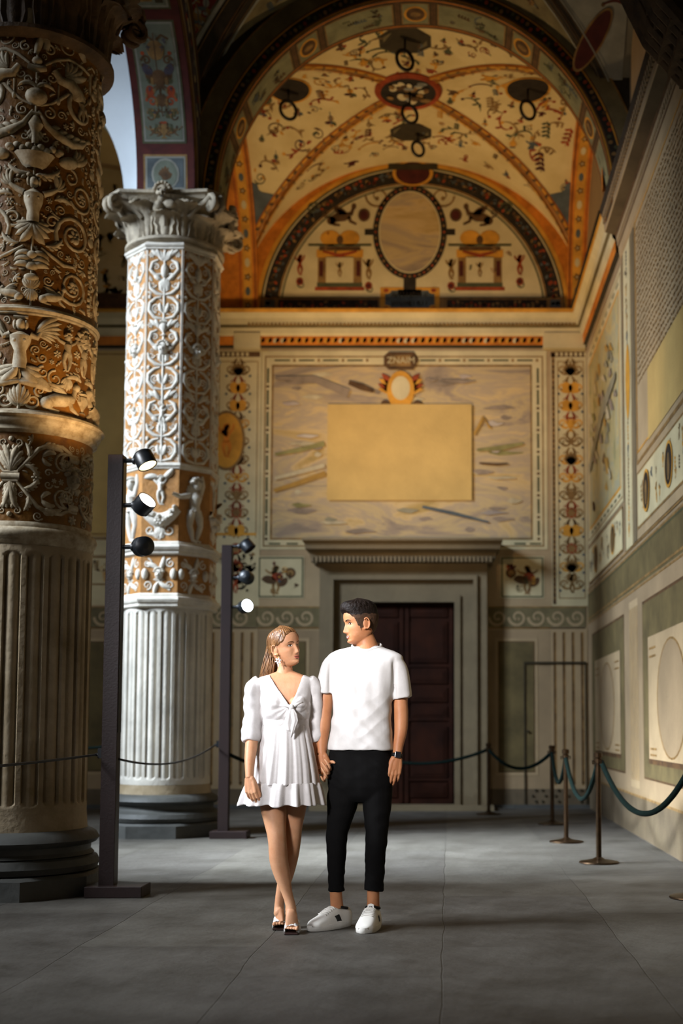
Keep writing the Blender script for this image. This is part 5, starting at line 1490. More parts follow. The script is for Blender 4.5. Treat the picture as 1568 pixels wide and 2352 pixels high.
P2X,P2Y=-2.325,12.72; h2=atY(528,1253,P2Y).z
p2=post('light_post',P2X,P2Y,h2,label='farther dark brown light post with three spotlights behind the woman',bx=(-.12,.26))
def at2(px,py): return atY(px,py,P2Y-.02)
v=at2(568,1254); lamp(v.x,v.y,v.z,(.5,-.1,-.6),'lens_off',p2)
v=at2(566,1326); lamp(v.x,v.y,v.z,(.2,.8,-.1),'lens_off',p2)
v=at2(563,1393); lamp(v.x,v.y,v.z,(.6,-.75,.15),'lens_lit_cool',p2)
# cords
def cord(name,a,b,sag,r,m,label,cat,n=28,group=None,parent=None,catn=2):
    a=Vector(a);b=Vector(b); pts=[a.lerp(b,i/n)-Vector((0,0,sag*(1-(2*i/n-1)**2))) for i in range(n+1)]
    mb=MB(); mb.tube(pts,r,m,n=10); o=mb.build(name,smooth=True); tag(o,label,cat,group); return o
mat('cord_black','#141414',.6,0); mat('rope_green','#0c1a16',.95,.3,40,.3,120,spec=.08)
za_=.955
cord('slack_cord',(P1X-.10,P1Y-.01,za_),(P1X-.4,P1Y-4.3,za_),.03,.008,MATS['cord_black'],'thin black barrier cord running left from the near light post past the fluted column','cord')
cord('slack_cord',(P1X+.055,P1Y,za_-.03),(P2X-.10,P2Y,za_),.1,.008,MATS['cord_black'],'thin black barrier cord sagging between the two light posts','cord')
cord('slack_cord',(P2X+.055,P2Y,za_-.1),(BX(700,1700),YB-.05,za_-.25),.12,.02,MATS['rope_green'],'dark green rope running behind the woman from the far light post to the back wall','rope')
cord('slack_cord',(BX(40,1700),YB-.4,za_+.1),(-3.47,13.3,.97),.12,.016,MATS['rope_green'],'green rope glimpsed between the two carved columns','rope')
# ------------------------------------------------------------------ stanchions
mat('brass_dark','#3c2c1c',.38,.2,20,metal=.85)
def stanchion(X,Y,h,label,sc_=1):
    o=empty('stanchion_post',(X,Y,0),label=label,cat='stanchion',group=None)
    m=MB(); m.lathe([(.165,0),(.17,.006),(.165,.014),(.1,.024),(.05,.034),(.03,.05)],X,Y,MATS['brass_dark'],n=32); W2L(m.build('base',auto=40),o)
    m=MB(); m.lathe([(.0235,.04),(.0235,h-.09)],X,Y,MATS['brass_dark'],n=20); W2L(m.build('pole',auto=40),o)
    m=MB(); m.lathe([(.024,h-.1),(.033,h-.095),(.033,h-.055),(.026,h-.05),(.027,h-.045),(.036,h-.042),(.037,h-.006),(.03,h)],X,Y,MATS['brass_dark'],n=20)
    for k in range(4):
        a=k*PI/2+.4; m.tube([(X+.03*math.cos(a),Y+.03*math.sin(a),h-.075),(X+.055*math.cos(a),Y+.055*math.sin(a),h-.07),(X+.05*math.cos(a),Y+.05*math.sin(a),h-.1)],.006,MATS['brass_dark'],n=6)
    W2L(m.build('cap',auto=40),o); return o
SP=[]
for (px,pb,pt_) in ((1122,1873,1707),(1268,1896,1712),(1300,1938,1721),(1375,1987,1728)):
    g=Y=None
    # contact = front of base disc at pb
    d=ray(px,pb); t=CAMZ/-d.z; Y=t*d.y+.16; X=d.x*t*(Y/(t*d.y)); SP.append((X,Y,atY(px,pt_,Y).z))
print('stanchions',SP)
SP[0]=(SP[0][0],SP[0][1],SP[0][2])
lbs=['stanchion standing in front of the dark door portal, farthest from the camera','stanchion before the small service door, left of the two close together','stanchion just right of the one before the small service door','nearest stanchion, with a wide round base, its ropes going left and right']
for (x,y,h),l in zip(SP,lbs): stanchion(x,y,h,l)
SP.append((1.65,8.3,.93)); stanchion(1.65,8.3,.93,'stanchion at the right edge of the picture, only the rim of its base showing')
def rope(a,b,sag,l):
    A=Vector((a[0],a[1],a[2]-.08));B=Vector((b[0],b[1],b[2]-.08)); cord('barrier_rope',A,B,sag,.021,MATS['rope_green'],l,'rope')
rope((BX(860,1800),YB-.5,.82),SP[0],.14,'dark green rope crossing the dark door to the farthest stanchion')
rope(SP[0],SP[1],.22,'dark green rope between the farthest stanchion and the one before the service door')
rope(SP[1],SP[2],.3,'short green rope between the two close-set stanchions')
rope(SP[2],SP[3],.36,'green rope between the middle stanchion and the nearest one')
# last rope ends on wall hook at the right edge
hkY=atX(1568,1745,1.9)
rope(SP[3],(1.62,5.9,.94),.0,'x') if False else None
A=Vector((SP[3][0]+.03,SP[3][1],SP[3][2]-.08)); 
B=Vector((SP[4][0],SP[4][1],SP[4][2]-.08))
Bm=Vector((1.625,8.32,.85)); 
cord('barrier_rope',A,(Bm.x,Bm.y,Bm.z),.36,.022,MATS['rope_green'],'nearest green rope hanging in a deep curve at the right edge','rope',n=40)
# ------------------------------------------------------------------ people
def skin(name,c,c2):
    m=mat(name,c,.5,.1,9,.06,120,color2=c2,thr=(.35,.65)); b=m.node_tree.nodes['Principled BSDF']
    b.inputs['Subsurface Weight'].default_value=.12; b.inputs['Subsurface Radius'].default_value=(.02,.008,.004); b.inputs['Subsurface Scale'].default_value=.5; return m
SK_M=skin('skin_man','#b97f58','#ac704a'); SK_W=skin('skin_woman','#cc9a76','#be8661')
mat('lip','#a85048',.45,0); mat('lip_m','#a4604e',.5,0); mat('brow_dark','#2c1c14',.7,0); mat('brow_light','#6e4a2c',.7,0)
mat('eye_white','#d8d0c8',.3,0); mat('iris_brown','#2a160c',.2,0); mat('teeth','#e4dcd0',.3,0); mat('mouth_dark','#40140e',.6,0)
mat('stubble','#a87250',.6,.15,60,color2='#946248',thr=(.35,.65)); mat('nail','#e0b8a0',.3,0)
mat('tee_white','#cdc9c6',.9,.03,30,.05,260,spec=.15); mat('dress_white','#d0cbc9',.92,.04,40,.10,200,spec=.15)
mat('trouser_black','#0d0c0c',.9,.12,60,.05,300,spec=.12); mat('hair_dark','#180e08',.6,.3,30,.3,90,spec=.2); mat('hair_fade','#4a3220',.75,.3,60)
mat('shoe_white','#dcd8d0',.5,.05,10); mat('shoe_sole','#d4d0c8',.6,.06,10); mat('shoe_black','#121212',.55,0); mat('sandal_white','#ece8e4',.55,.05,20,.6,120); mat('sandal_sole','#2e1c18',.5,0); mat('gold','#c89a4a',.25,0,metal=1)
def hairmat(name,c,c2):
    m=bpy.data.materials.new(name); m.use_nodes=True; nt=m.node_tree; N=nt.nodes; L=nt.links; b=N['Principled BSDF']
    tc=N.new('ShaderNodeTexCoord'); mp=N.new('ShaderNodeMapping'); mp.inputs['Scale'].default_value=(150,150,9); L.new(tc.outputs['Object'],mp.inputs['Vector'])
    n=N.new('ShaderNodeTexNoise'); n.inputs['Scale'].default_value=1; n.inputs['Detail'].default_value=3; L.new(mp.outputs['Vector'],n.inputs['Vector'])
    r=N.new('ShaderNodeValToRGB'); r.color_ramp.elements[0].position=.35; r.color_ramp.elements[0].color=lin(c2); r.color_ramp.elements[1].position=.65; r.color_ramp.elements[1].color=lin(c); L.new(n.outputs['Fac'],r.inputs['Fac']); L.new(r.outputs['Color'],b.inputs['Base Color'])
    bp=N.new('ShaderNodeBump'); bp.inputs['Strength'].default_value=.3; bp.inputs['Distance'].default_value=.002; L.new(n.outputs['Fac'],bp.inputs['Height']); L.new(bp.outputs['Normal'],b.inputs['Normal'])
    b.inputs['Roughness'].default_value=.4; MATS[name]=m; return m
hairmat('hair_blonde','#936840','#4a2e18')
def fuse(mb,name,voxel,smooth=4,m=None,post=None,parent=None,adapt=0):
    o=mb.build(name+'_src',m); 
    fixnormals(o)
    md=o.modifiers.new('r','REMESH'); md.mode='VOXEL'; md.voxel_size=voxel; md.use_smooth_shade=True
    if smooth: s=o.modifiers.new('s','SMOOTH'); s.iterations=smooth; s.factor=.5
    dg=bpy.context.evaluated_depsgraph_get(); me=bpy.data.meshes.new_from_object(o.evaluated_get(dg)); me.name=name
    bpy.data.objects.remove(o)
    me.materials.clear(); me.materials.append(m)
    if post: post(me)
    me.polygons.foreach_set('use_smooth',[True]*len(me.polygons))
    r=bpy.data.objects.new(name,me); COL.objects.link(r)
    if parent: W2L(r,parent)
    return r
def interp(tab,x):
    xs=[t[0] for t in tab]; ys=[t[1] for t in tab]
    # smooth (cosine-ish cubic) interpolation
    return float(np.interp(x,xs,ys))
def smooth_tab(tab,n=60,it=3):
    xs=np.linspace(tab[0][0],tab[-1][0],n); ys=np.interp(xs,[t[0] for t in tab],[t[1] for t in tab])
    for _ in range(it): ys[1:-1]=(ys[:-2]+2*ys[1:-1]+ys[2:])/4
    return list(zip(xs,ys))
def sstep(e0,e1,x): t=max(0,min(1,(x-e0)/(e1-e0))); return t*t*(3-2*t)
class Head:
    YF=smooth_tab([(-.122,.03),(-.118,.058),(-.11,.078),(-.10,.087),(-.088,.081),(-.073,.084),(-.06,.083),(-.045,.083),(-.02,.083),(0,.082),(.02,.090),(.04,.093),(.06,.089),(.08,.079),(.1,.056),(.115,.028),(.124,.0)],80,3)
    YBk=smooth_tab([(-.122,.01),(-.118,.0),(-.1,-.02),(-.08,-.045),(-.05,-.08),(-.02,-.096),(.02,-.105),(.06,-.10),(.09,-.082),(.11,-.05),(.124,0)],80,3)
    HW=smooth_tab([(-.122,.006),(-.118,.018),(-.11,.031),(-.1,.042),(-.08,.055),(-.06,.063),(-.03,.070),(0,.0745),(.03,.077),(.06,.074),(.09,.061),(.11,.038),(.124,.003)],80,3)
    def __init__(s,c,f,up,sc_=1.0,male=True):
        if male: s.HW=[(z,w*(1+.09*sstep(-.03,-.09,z))) for z,w in Head.HW]; s.YF=[(z,y+.002*math.exp(-((z+.102)/.014)**2)) for z,y in Head.YF]
        if not male: s.HW=[(z,w*(1-.13*sstep(-.02,-.09,z))) for z,w in Head.HW]
        f=Vector(f).normalized(); up=Vector(up); up=(up-f*up.dot(f)).normalized(); left=up.cross(f)
        s.c=Vector(c); s.M=Matrix((left,f,up)).transposed(); s.sc=sc_; s.male=male  # local x=person left
        s.nose=1.0 if male else .82
    def W(s,x,y,z): return s.c+s.M@(Vector((x,y,z))*s.sc)
    def feat(s,x,z):
        g=lambda v,c,w: math.exp(-((v-c)/w)**2)
        d=0; N=s.nose
        # nose ridge
        if z<.03:
            h=float(np.interp(z,[-.062,-.056,-.05,-.043,-.03,-.01,.01,.03],[0,.004,.019,.0255,.021,.012,.005,0]))*N
            wd=float(np.interp(z,[-.06,-.045,-.02,.02],[.0125,.0115,.009,.008]))
            d+=h*math.exp(-abs(x/wd)**2.4)
            d+=.007*N*(g(x,.0125,.006)+g(x,-.0125,.006))*g(z,-.048,.007)
        for q in(-1,1):
            d-=.013*g(x,q*.031,.016)*g(z,0,.011)
            d+=.0045*g(x,q*.031,.009)*g(z,-.002,.007)        # eyeball
            d+=.004*g(x,q*.03,.02)*g(z,.019,.007)            # brow
            d+=.004*g(x,q*.044,.016)*g(z,-.032,.016)          # cheek
            d-=.003*g(x,q*.028,.006)*g(z,-.058,.012)         # nasolabial
        d+=.0045*g(x,0,.02)*g(z,-.068,.004)+.005*g(x,0,.018)*g(z,-.0785,.0045)-.003*g(x,0,.024)*g(z,-.073,.0022)
        d-=.003*g(x,0,.02)*g(z,-.088,.006)+0
        d+=.003*g(x,0,.016)*g(z,-.102,.01)
        return d
    def front(s,x,z,h=0):
        hw=interp(s.HW,z); yf=interp(s.YF,z); t=min(.999,abs(x)/hw); n=2.25
        return yf*(1-t**n)**(1/n)+s.feat(x,z)+h
    def fn(s,u,v,h): return s.W(u,s.front(u,v,h),v)
    def surf(s,z,a,off=0):
        hw=interp(s.HW,z); yf=interp(s.YF,z); yb=interp(s.YBk,z); n=2.25
        c_,s_=math.cos(a),math.sin(a); x=hw*math.copysign(abs(c_)**(2/n),c_); y=(yf if s_>0 else -yb)*math.copysign(abs(s_)**(2/n),s_)
        if s_>0: y+=s.feat(x,z)*min(1,s_*3)
        p=Vector((x,y,z))
        if off:
            cz=Vector((x/.077**2,y/.1**2,max(z,-.02)/.12**2+(0 if z>-.02 else 0)))
            p=p+cz.normalized()*off
        return p
    def build(s,mb,nz=84,na=110):
        zs=[-.122+.246*(.5-.5*math.cos(PI*i/nz)) for i in range(nz+1)]
        P=[[s.c+s.M@(s.surf(z,2*PI*j/na)*s.sc) for j in range(na)] for z in zs]
        mb.grid(P,closev=True); o=len(mb.v)-na*(nz+1)
        mb.f.append(tuple(o+j for j in range(na))[::-1]); mb.m.append(0); mb.f.append(tuple(o+nz*na+j for j in range(na))); mb.m.append(0)
        for q in(-1,1):  # ears
            c=Vector((q*.077,-.008,-.012)); pts=[]
            for t in range(13):
                a=-2.0+t*.36; pts.append(s.W(c.x+q*(.006+.004*math.sin(a+1)),c.y-.0*0-.017*math.cos(a)*1.0-.003,c.z+.03*math.sin(a)+.002))
            mb.tube(pts,[.0045*s.sc]*13,n=8); 
            mb.ell(s.W(q*.0765,-.008,-.010),(.0065*s.sc,.0165*s.sc,.028*s.sc),M=s.M)
            mb.ell(s.W(q*.075,.001,-.038),(.006*s.sc,.007*s.sc,.009*s.sc),M=s.M)
def facepaint(H,root,lipm,browm,smile,gaze,teeth=False):
    for q in(-1,1):
        mb=MB(); p=Pen(mb,H.fn); es=.72 if H.male else .95; p.push(q*.031,-.001,q,es); p.lay=.0006
        p.poly([(-.0145,-.001),(-.009,.0035),(-.001,.0058),(.007,.0045),(.0145,.0015),(.008,-.0028),(0,-.0045),(-.008,-.0038)],MATS['eye_white'])
        p.pop(); p.lay=.0012
        p.blob(q*.031+gaze[0]*.004,-.0+gaze[1]*.002,.0056,.0056*(.8 if H.male else 1),MATS['iris_brown'],n=12)
        p.push(q*.031,-.001,q,1); p.lay=.0016; p.relief=True
        p.ribbon([(-.0145,-.001),(-.009,.0042),(-.001,.0066),(.008,.005),(.0155,.001)],[.0006,.0012,.0014,.0014,.0008],MATS['brow_dark'],h=.6)
        p.ribbon([(-.014,-.002),(-.007,-.0045),(.002,-.0052),(.01,-.003),(.0145,.0)],[.0004,.0005,.0006,.0006,.0004],MATS[browm],h=.4)
        p.pop(); p.relief=False
        mb.build('eye',parent=root)
        mb=MB(); p=Pen(mb,H.fn,relief=True)
        p.push(q*.031,.018,q,1); p.lay=.0008; p.ribbon([(-.017,-.003),(-.008,.001),(.004,.0035),(.013,.002),(.02,-.003)],[.002,.0028,.0026,.002,.0008],MATS[browm],h=.5); p.pop()
        mb.build('eyebrow',parent=root)
    mb=MB(); p=Pen(mb,H.fn,relief=False); p.lay=.0008; w=.024 if smile>.5 else .022; k=smile*.005
    if teeth:
        p.lay=.0020
        for q in(-1,1): p.poly([(0,-.0718),(q*.010,-.0714+k*.2),(q*w*.85,-.0700+k*.8),(q*.012,-.0760+k*.2),(0,-.0770)],MATS['teeth'])
    p.relief=True; p.lay=.0008
    p.ribbon([(-w,-.0705+k),(-.012,-.0698+k*.3),(-.004,-.0675),(0,-.0683),(.004,-.0675),(.012,-.0698+k*.3),(w,-.0705+k)],[.0006,.0022,.0028,.0026,.0028,.0022,.0006],MATS[lipm],h=.7)
    o=-.003 if teeth else 0
    p.ribbon([(-w*.9,-.0735+k*.8+o*.3),(-.012,-.0775+o),(0,-.079+o),(.012,-.0775+o),(w*.9,-.0735+k*.8+o*.3)],[.0006,.0028,.0038,.0028,.0006],MATS[lipm],h=.7)
    if not teeth: p.lay=.0035; p.ribbon([(-w,-.071+k),(-.01,-.0728),(0,-.0722),(.01,-.0728),(w,-.071+k)],[.0004,.0006,.0006,.0006,.0004],MATS['mouth_dark'],h=.3)
    mb.build('lips',parent=root)
def finger(mb,base,D,B,L,r,curl,m=None):
    """3 phalanges bending away from B (back normal)"""
    p=Vector(base); pts=[p-D*.012]; rs=[r*1.05]; ax=D.cross(B).normalized(); d=Vector(D)
    pts.append(p.copy()); rs.append(r*1.08)
    for i,(f,c_) in enumerate(zip((.44,.31,.25),curl)):
        d=(Matrix.Rotation(-c_,3,ax)@d).normalized()
        q=p+d*L*f; pts.append((p+q)/2); rs.append(r*(.98-.06*i)); pts.append(q); rs.append(r*(1.0-.09*i)); p=q
    rs[-1]=r*.62; pts.insert(-1,p-d*L*.05); rs.insert(-1,r*.82)
    mb.tube(pts,rs,n=10); mb.ell(p-d*r*.15,(r*.66,r*.66,r*.66),nu=6,nv=8)
    return p,d
def hand(mb,wrist,D,B,thumb,s=1.0,curls=((.3,.5,.4),)*4,spread=.08,th=(.5,.3,.2),thdir=.65):
    D=Vector(D).normalized(); B=Vector(B); B=(B-D*B.dot(D)).normalized(); T=D.cross(B).normalized()*thumb   # towards thumb
    w=Vector(wrist)
    # palm: row of tubes from wrist to knuckles
    K=[]
    for i,(t,l) in enumerate(((.030,.088),(.010,.092),(-.010,.088),(-.029,.078))):
        k=w+D*l*s+T*t*s; K.append(k)
        mb.tube([w+T*t*.62*s-D*.01*s,w+D*.035*s+T*t*.85*s,k],[(.014*s,.015*s),(.0155*s,.0135*s),(.0115*s,.0115*s)],n=10)
    mb.tube([w-D*.02*s,w+D*.03*s,w+D*.06*s],[(.02*s,.02*s),(.016*s,.028*s),(.013*s,.028*s)],n=12,up=tuple(B))
    out=[]
    for i,(k,L,r) in enumerate(zip(K,(.074,.082,.076,.06),(.0088,.009,.0085,.0075))):
        d=(D+T*spread*(1.5-i)*.8).normalized(); out.append(finger(mb,k,d,B,L*s,r*s,curls[i]))
    # thumb from the side near the base
    b=w+D*.022*s+T*.026*s-B*.004*s; d=(D*math.cos(thdir)+T*math.sin(thdir)-B*.25).normalized()
    mb.tube([w-D*.022*s+T*.008*s,w+T*.016*s,b,b+d*.012*s],[.014*s,.018*s,.017*s,.014*s],n=12)
    p1_=b+d*.042*s; d2=(d+D*th[0]-B*th[1]*.5).normalized(); p2_=p1_+d2*.032*s; d3=(d2+D*th[1]).normalized(); p3_=p2_+d3*.026*s
    mb.tube([b+d*.002*s,b+d*.006*s,p1_,(p1_+p2_)/2,p2_,(p2_+p3_)/2,p3_],[.015*s,.0155*s,.0118*s,.0105*s,.0108*s,.0098*s,.006*s],n=10); mb.ell(p3_-d3*.003*s,(.0065*s,)*3,nu=6,nv=8)
    return out
def lathe_path(mb,rows,n=28,m=None):
    """rows: (center Vector, halfwidth x, halfdepth y, exponent)"""
    P=[]
    for c,rx,ry,e in rows:
        P.append([Vector((c[0]+rx*math.copysign(abs(math.cos(a))**(2/e),math.cos(a)),c[1]+ry*math.copysign(abs(math.sin(a))**(2/e),math.sin(a)),c[2])) for a in [2*PI*j/n for j in range(n)]])
    mb.grid(P,m,closev=True); o=len(mb.v)-n*len(P); mb.f.append(tuple(o+j for j in range(n))[::-1]); mb.m.append(0); mb.f.append(tuple(o+(len(P)-1)*n+j for j in range(n))); mb.m.append(0)
def resample(rows,k=6):
    out=[]; n=len(rows)
    for i in range(n-1):
        a=[rows[max(i-1,0)],rows[i],rows[i+1],rows[min(i+2,n-1)]]
        for j in range(k):
            t=j/k
            f=lambda p0,p1,p2,p3:.5*((2*p1)+(-p0+p2)*t+(2*p0-5*p1+4*p2-p3)*t*t+(-p0+3*p1-3*p2+p3)*t**3)
            out.append(tuple(f(*[float(q[c]) for q in a]) for c in range(len(rows[0]))))
    out.append(tuple(float(x) for x in rows[-1])); return out
def rowsfrom(tab,Y):
    """tab: (py, pxL, pxR, halfdepth, dy, exp)"""
    R=[]
    for py,xl,xr,d,dy,e in resample(tab):
        a=atY(xl,py,Y); b=atY(xr,py,Y); R.append(((( a.x+b.x)/2),Y+dy,a.z,(b.x-a.x)/2,d,e))
    return [(Vector((r[0],r[1],r[2])),r[3],r[4],r[5]) for r in R]
def px(Y): return lambda x,y,dy=0: atY(x,y,Y+dy)
def folds(me,amp,fn):
    n=len(me.vertices); co_=np.empty(n*3); me.vertices.foreach_get('co',co_); co_=co_.reshape(-1,3); nr=np.empty(n*3); me.vertices.foreach_get('normal',nr); nr=nr.reshape(-1,3)
    d=np.array([fn(*c) for c in co_]); co_+=nr*d[:,None]*amp; me.vertices.foreach_set('co',co_.ravel()); me.update()
def tapertube(mb,pts,rs,n=32,k=6):
    rows=resample([tuple(p)+((r,r) if not hasattr(r,'__len__') else tuple(r)) for p,r in zip(pts,rs)],k)
    mb.tube([r[:3] for r in rows],[(r[3],r[4]) for r in rows],n=n)
# ================================================================== MAN
YM=7.08; m_=px(YM)
man=empty('person',(m_(830,2125).x,YM,0),label='tall man in a white t-shirt and black cropped trousers, looking left towards the woman',cat='person')
HM=Head(m_(827,1431),(-.925,-.37,-.12),(-.08,.0,1),1.02,True)
b=MB(); HM.build(b)
# neck + torso under shirt
tapertube(b,[m_(828,1440,.02),m_(836,1462,.01),m_(842,1482,.01),m_(842,1500,.01)],[.052,.054,.062,.078])
lathe_path(b,rowsfrom([(1486,822,862,.06,.02,2),(1500,795,885,.07,.02,2.2),(1520,778,898,.085,.01,2.4),(1560,775,900,.1,0,2.4),(1640,772,892,.095,0,2.3),(1720,765,895,.095,0,2.3),(1790,768,895,.1,0,2.3)],YM))
# arms
LA=[m_(768,1524),m_(752,1560),m_(748,1600),m_(744,1640,-.005),m_(741,1675,-.02),m_(739,1705,-.03),m_(739,1730,-.04)]
tapertube(b,LA,[.040,.044,.044,.042,.040,.032,.0275])
RA=[m_(906,1526),m_(917,1560),m_(919,1610),m_(921,1645,-.005),m_(920,1680,-.02),m_(915,1710,-.03),m_(911,1738,-.04)]
tapertube(b,RA,[.040,.044,.042,.041,.037,.030,.0255])
# right (viewer) hand relaxed: back of hand to the viewer, thumb on inner side
R_h=hand(b,m_(910,1744,-.045),(-.16,-.12,-1),(.25,-1,.05),1,1.02,((.35,.45,.3),(.3,.42,.3),(.32,.45,.3),(.38,.5,.35)),.05,(.9,.25,.1),.42) if True else None
# left (viewer) hand holding hers: back to viewer
H_h=hand(b,m_(740,1738,-.05),(.10,-.08,-1),(-.12,-1,0),-1,1.0,((.9,.9,.4),(1.0,1.0,.5),(1.0,1.0,.5),(1.05,1.0,.5)),.10,(.4,.3,.2),.55)
# legs/ankles
for (pts) in (((790,1790,0),(772,1900,0),(772,1980,0),(771,2045,.02),(774,2085,.03)),((872,1790,0),(864,1900,0),(862,1980,0),(857,2045,.01),(857,2085,.02))):
    tapertube(b,[m_(*q) for q in pts],[.08,.055,.048,.036,.037])
def face_mats(H,stub=None):
    def f(me):
        if not stub: return
        me.materials.append(MATS[stub]); Mi=H.M.inverted()
        for p in me.polygons:
            l=Mi@(p.center-H.c)/H.sc
            if -.125<l.z<-.045 and l.y>-.02 and abs(l.x)<.08:
                e=abs(l.x)*.9
                if l.z< -.052-(.0 if abs(l.x)<.03 else -min(.035,(abs(l.x)-.03)*1.2)) : p.material_index=1
    return f
body=fuse(b,'body',.0031,3,SK_M,parent=man)
facepaint(HM,None,'lip_m','brow_dark',1.0,(.3,-.3),True) if False else None
def paint(H,root,*a,**k):
    before=set(bpy.data.objects); facepaint(H,None,*a,**k)
    for o in set(bpy.data.objects)-before: W2L(o,root)
paint(HM,man,'lip_m','brow_dark',1.0,(.3,-.4),teeth=True)
# hair
def hairshell(H,hair,thick,name,mats_,root,fade=None,nz=90,na=150,extra=None):
    mb=MB(); P=[]
    for i in range(nz+1):
        z=-.105+.229*(1-(1-i/nz)**1.0); row=[]
        for j in range(na):
            a=2*PI*j/na; k=hair(z,a); th=thick(z,a); q=H.surf(z,a); 
            off=-.008+(th+.008)*k*(1 if z<.118 else 1)
            q=H.surf(z,a,off)
            row.append(H.c+H.M@(q*H.sc))
        P.append(row)
    mb.grid(P,MATS[mats_[0]],closev=True); o=len(mb.v)-na*(nz+1); mb.f.append(tuple(o+nz*na+j for j in range(na))); mb.m.append(0)
    if extra: extra(mb)
    ob=mb.build(name,smooth=True); W2L(ob,root); return ob
def man_hair(z,a):
    s=math.sin(a); c=abs(math.cos(a)) # front s=1
    if s>0: hl=.064-.010*sstep(.3,.6,c)-.02*sstep(.6,.8,c)-.055*sstep(.82,.93,c)-.045*sstep(.95,.995,c)
    else: hl=-.036-.0*c if c>.97 else -.04-.038*sstep(.03,.4,1-c)
    if s>0 and c>.985: hl=-.035
    return sstep(hl-.004,hl+.006,z)
def man_th(z,a):
    s=math.sin(a); top=sstep(.05,.1,z)
    n=noise.noise(Vector((math.cos(a)*9,math.sin(a)*9,z*60)))*.004+noise.noise(Vector((math.cos(a)*25,math.sin(a)*25,z*30)))*.002
    pl=1-sstep(.09,.121,z)
    return .003+.004*sstep(-.02,.05,z)+top*(.014+pl*.012*max(0,s))+pl*.010*sstep(.05,.075,z)*max(0,s)**2+n*(.3+top)*pl
def tufts(mb):
    R=random.Random(2)
    for _ in range(260):
        a=R.uniform(0,2*PI); z=R.uniform(.072,.108); 
        q=HM.surf(z,a,man_th(z,a)-.002); d=Vector((R.uniform(-.3,.3)-.2,.9+R.uniform(-.2,.2),R.uniform(-.1,.12))).normalized(); L=R.uniform(.018,.032)
        if q.y<-.05 or q.y>.062: continue
        if math.hypot(q.x,q.y)<.022: continue
        pts=[q-d*L*.3,q+d*L*.4+Vector((0,0,.002)),q+d*L-Vector((0,0,.003))]; mb.tube([HM.c+HM.M@p for p in pts],[.0026,.0022,.0004],MATS['hair_dark'],n=5)
hs=hairshell(HM,man_hair,man_th,'hair',['hair_dark'],man,extra=tufts)
hs.data.materials.append(MATS['hair_fade'])
Mi=HM.M.inverted()
for p in hs.data.polygons:
    l=Mi@(p.center-HM.c)
    if l.z<.044+.012*noise.noise(l*60) : p.material_index=1
# t-shirt
t=MB()
lathe_path(t,rowsfrom([(1484,808,876,.06,.02,2),(1489,792,888,.07,.02,2.1),(1497,768,910,.085,.02,2.3),(1510,751,926,.095,.015,2.5),(1535,757,917,.115,.0,2.6),(1580,762,908,.125,-.005,2.6),(1620,764,902,.125,-.005,2.6),(1660,762,900,.122,-.005,2.5),(1700,755,903,.124,-.005,2.5),(1716,752,904,.126,-.005,2.5),(1723,752,904,.126,-.005,2.5)],YM),n=40)
def sleeve(mb,pts,rs,n=22): tapertube(mb,pts,rs,n=n)
sleeve(t,[m_(782,1520,.01),m_(762,1528,.01),m_(753,1552,0),m_(748,1586,0),m_(747,1593,0)],[(.05,.07),(.056,.074),(.056,.072),(.060,.072),(.059,.071)])
sleeve(t,[m_(892,1522,.01),m_(910,1530,.01),m_(919,1558,0),m_(923,1598,0),m_(924,1605,0)],[(.05,.07),(.056,.074),(.056,.072),(.060,.072),(.059,.071)])
def teefold(x,y,z):
    cx_=man.location.x; u=x-cx_; 
    f=0; 
    f+=.9*noise.noise(Vector((u*9+z*5,y*3,z*5)))
    low=1-sstep(1.15,1.5,z)
    f+=low*1.6*noise.noise(Vector((u*5-3,y*2,z*16+u*14)))
    f+=low*.8*(1-abs(noise.noise(Vector((u*8+7,0,z*11-u*9))))*3)*.4
    # vertical drape under chest
    f+=.8*sstep(1.2,1.35,z)*(1-sstep(1.45,1.55,z))*math.sin(u*75+3*noise.noise(Vector((u*4,0,z*3))))*.35
    # armpit crease
    for q in(-1,1):
        d=(u-q*.165)*q; 
        f-=1.6*math.exp(-((u-q*(.185-.12*(1.40-z)*0))/.012)**2)*(sstep(1.30,1.36,z)*(1-sstep(1.5,1.56,z))) if y<YM else 0
    return f
def tpost(me):
    folds(me,.0065,teefold)
tee=fuse(t,'t_shirt',.0058,6,MATS['tee_white'],tpost,man)
cb=MB(); cc=m_(842,1489,.012); n=40; pts=[]
ring_pts=[(cc.x+.084*math.cos(a),cc.y+.074*math.sin(a),cc.z+.004+.024*math.sin(a)+.008*abs(math.cos(a))) for a in [2*PI*i/n for i in range(n+1)]]
cb.tube(ring_pts,[(.011,.007)]*(n+1),n=10,cap=False,up=(0,0,1)); W2L(cb.build('collar',MATS['tee_white'],smooth=True),man)
# trousers
t=MB()
lathe_path(t,rowsfrom([(1706,758,898,.105,0,2.4),(1740,754,902,.112,0,2.4),(1790,752,903,.115,.0,2.4),(1825,757,897,.10,.005,2.3),(1842,790,870,.07,.01,2.2)],YM),n=40)
tapertube(t,[m_(796,1780),m_(787,1840),m_(776,1900,-.005),m_(773,1930,-.01),m_(772,1985,.01),m_(772,2032,.02),m_(772,2046,.022)],[(.105,.098),(.09,.09),(.066,.074),(.06,.068),(.052,.06),(.046,.052),(.047,.052)],n=22)
tapertube(t,[m_(862,1780),m_(866,1840),m_(865,1900,-.02),m_(864,1930,-.03),m_(861,1985,-.01),m_(859,2034,.0),m_(858,2046,.0)],[(.105,.098),(.086,.09),(.068,.074),(.064,.07),(.058,.062),(.055,.058),(.056,.058)],n=22)
def trfold(x,y,z):
    return noise.noise(Vector((x*14,y*5,z*20)))*.8+noise.noise(Vector((x*6,y*5,z*38+x*30)))*.7*(1-sstep(.2,.55,z)+sstep(.7,.85,z)*.6+.25)
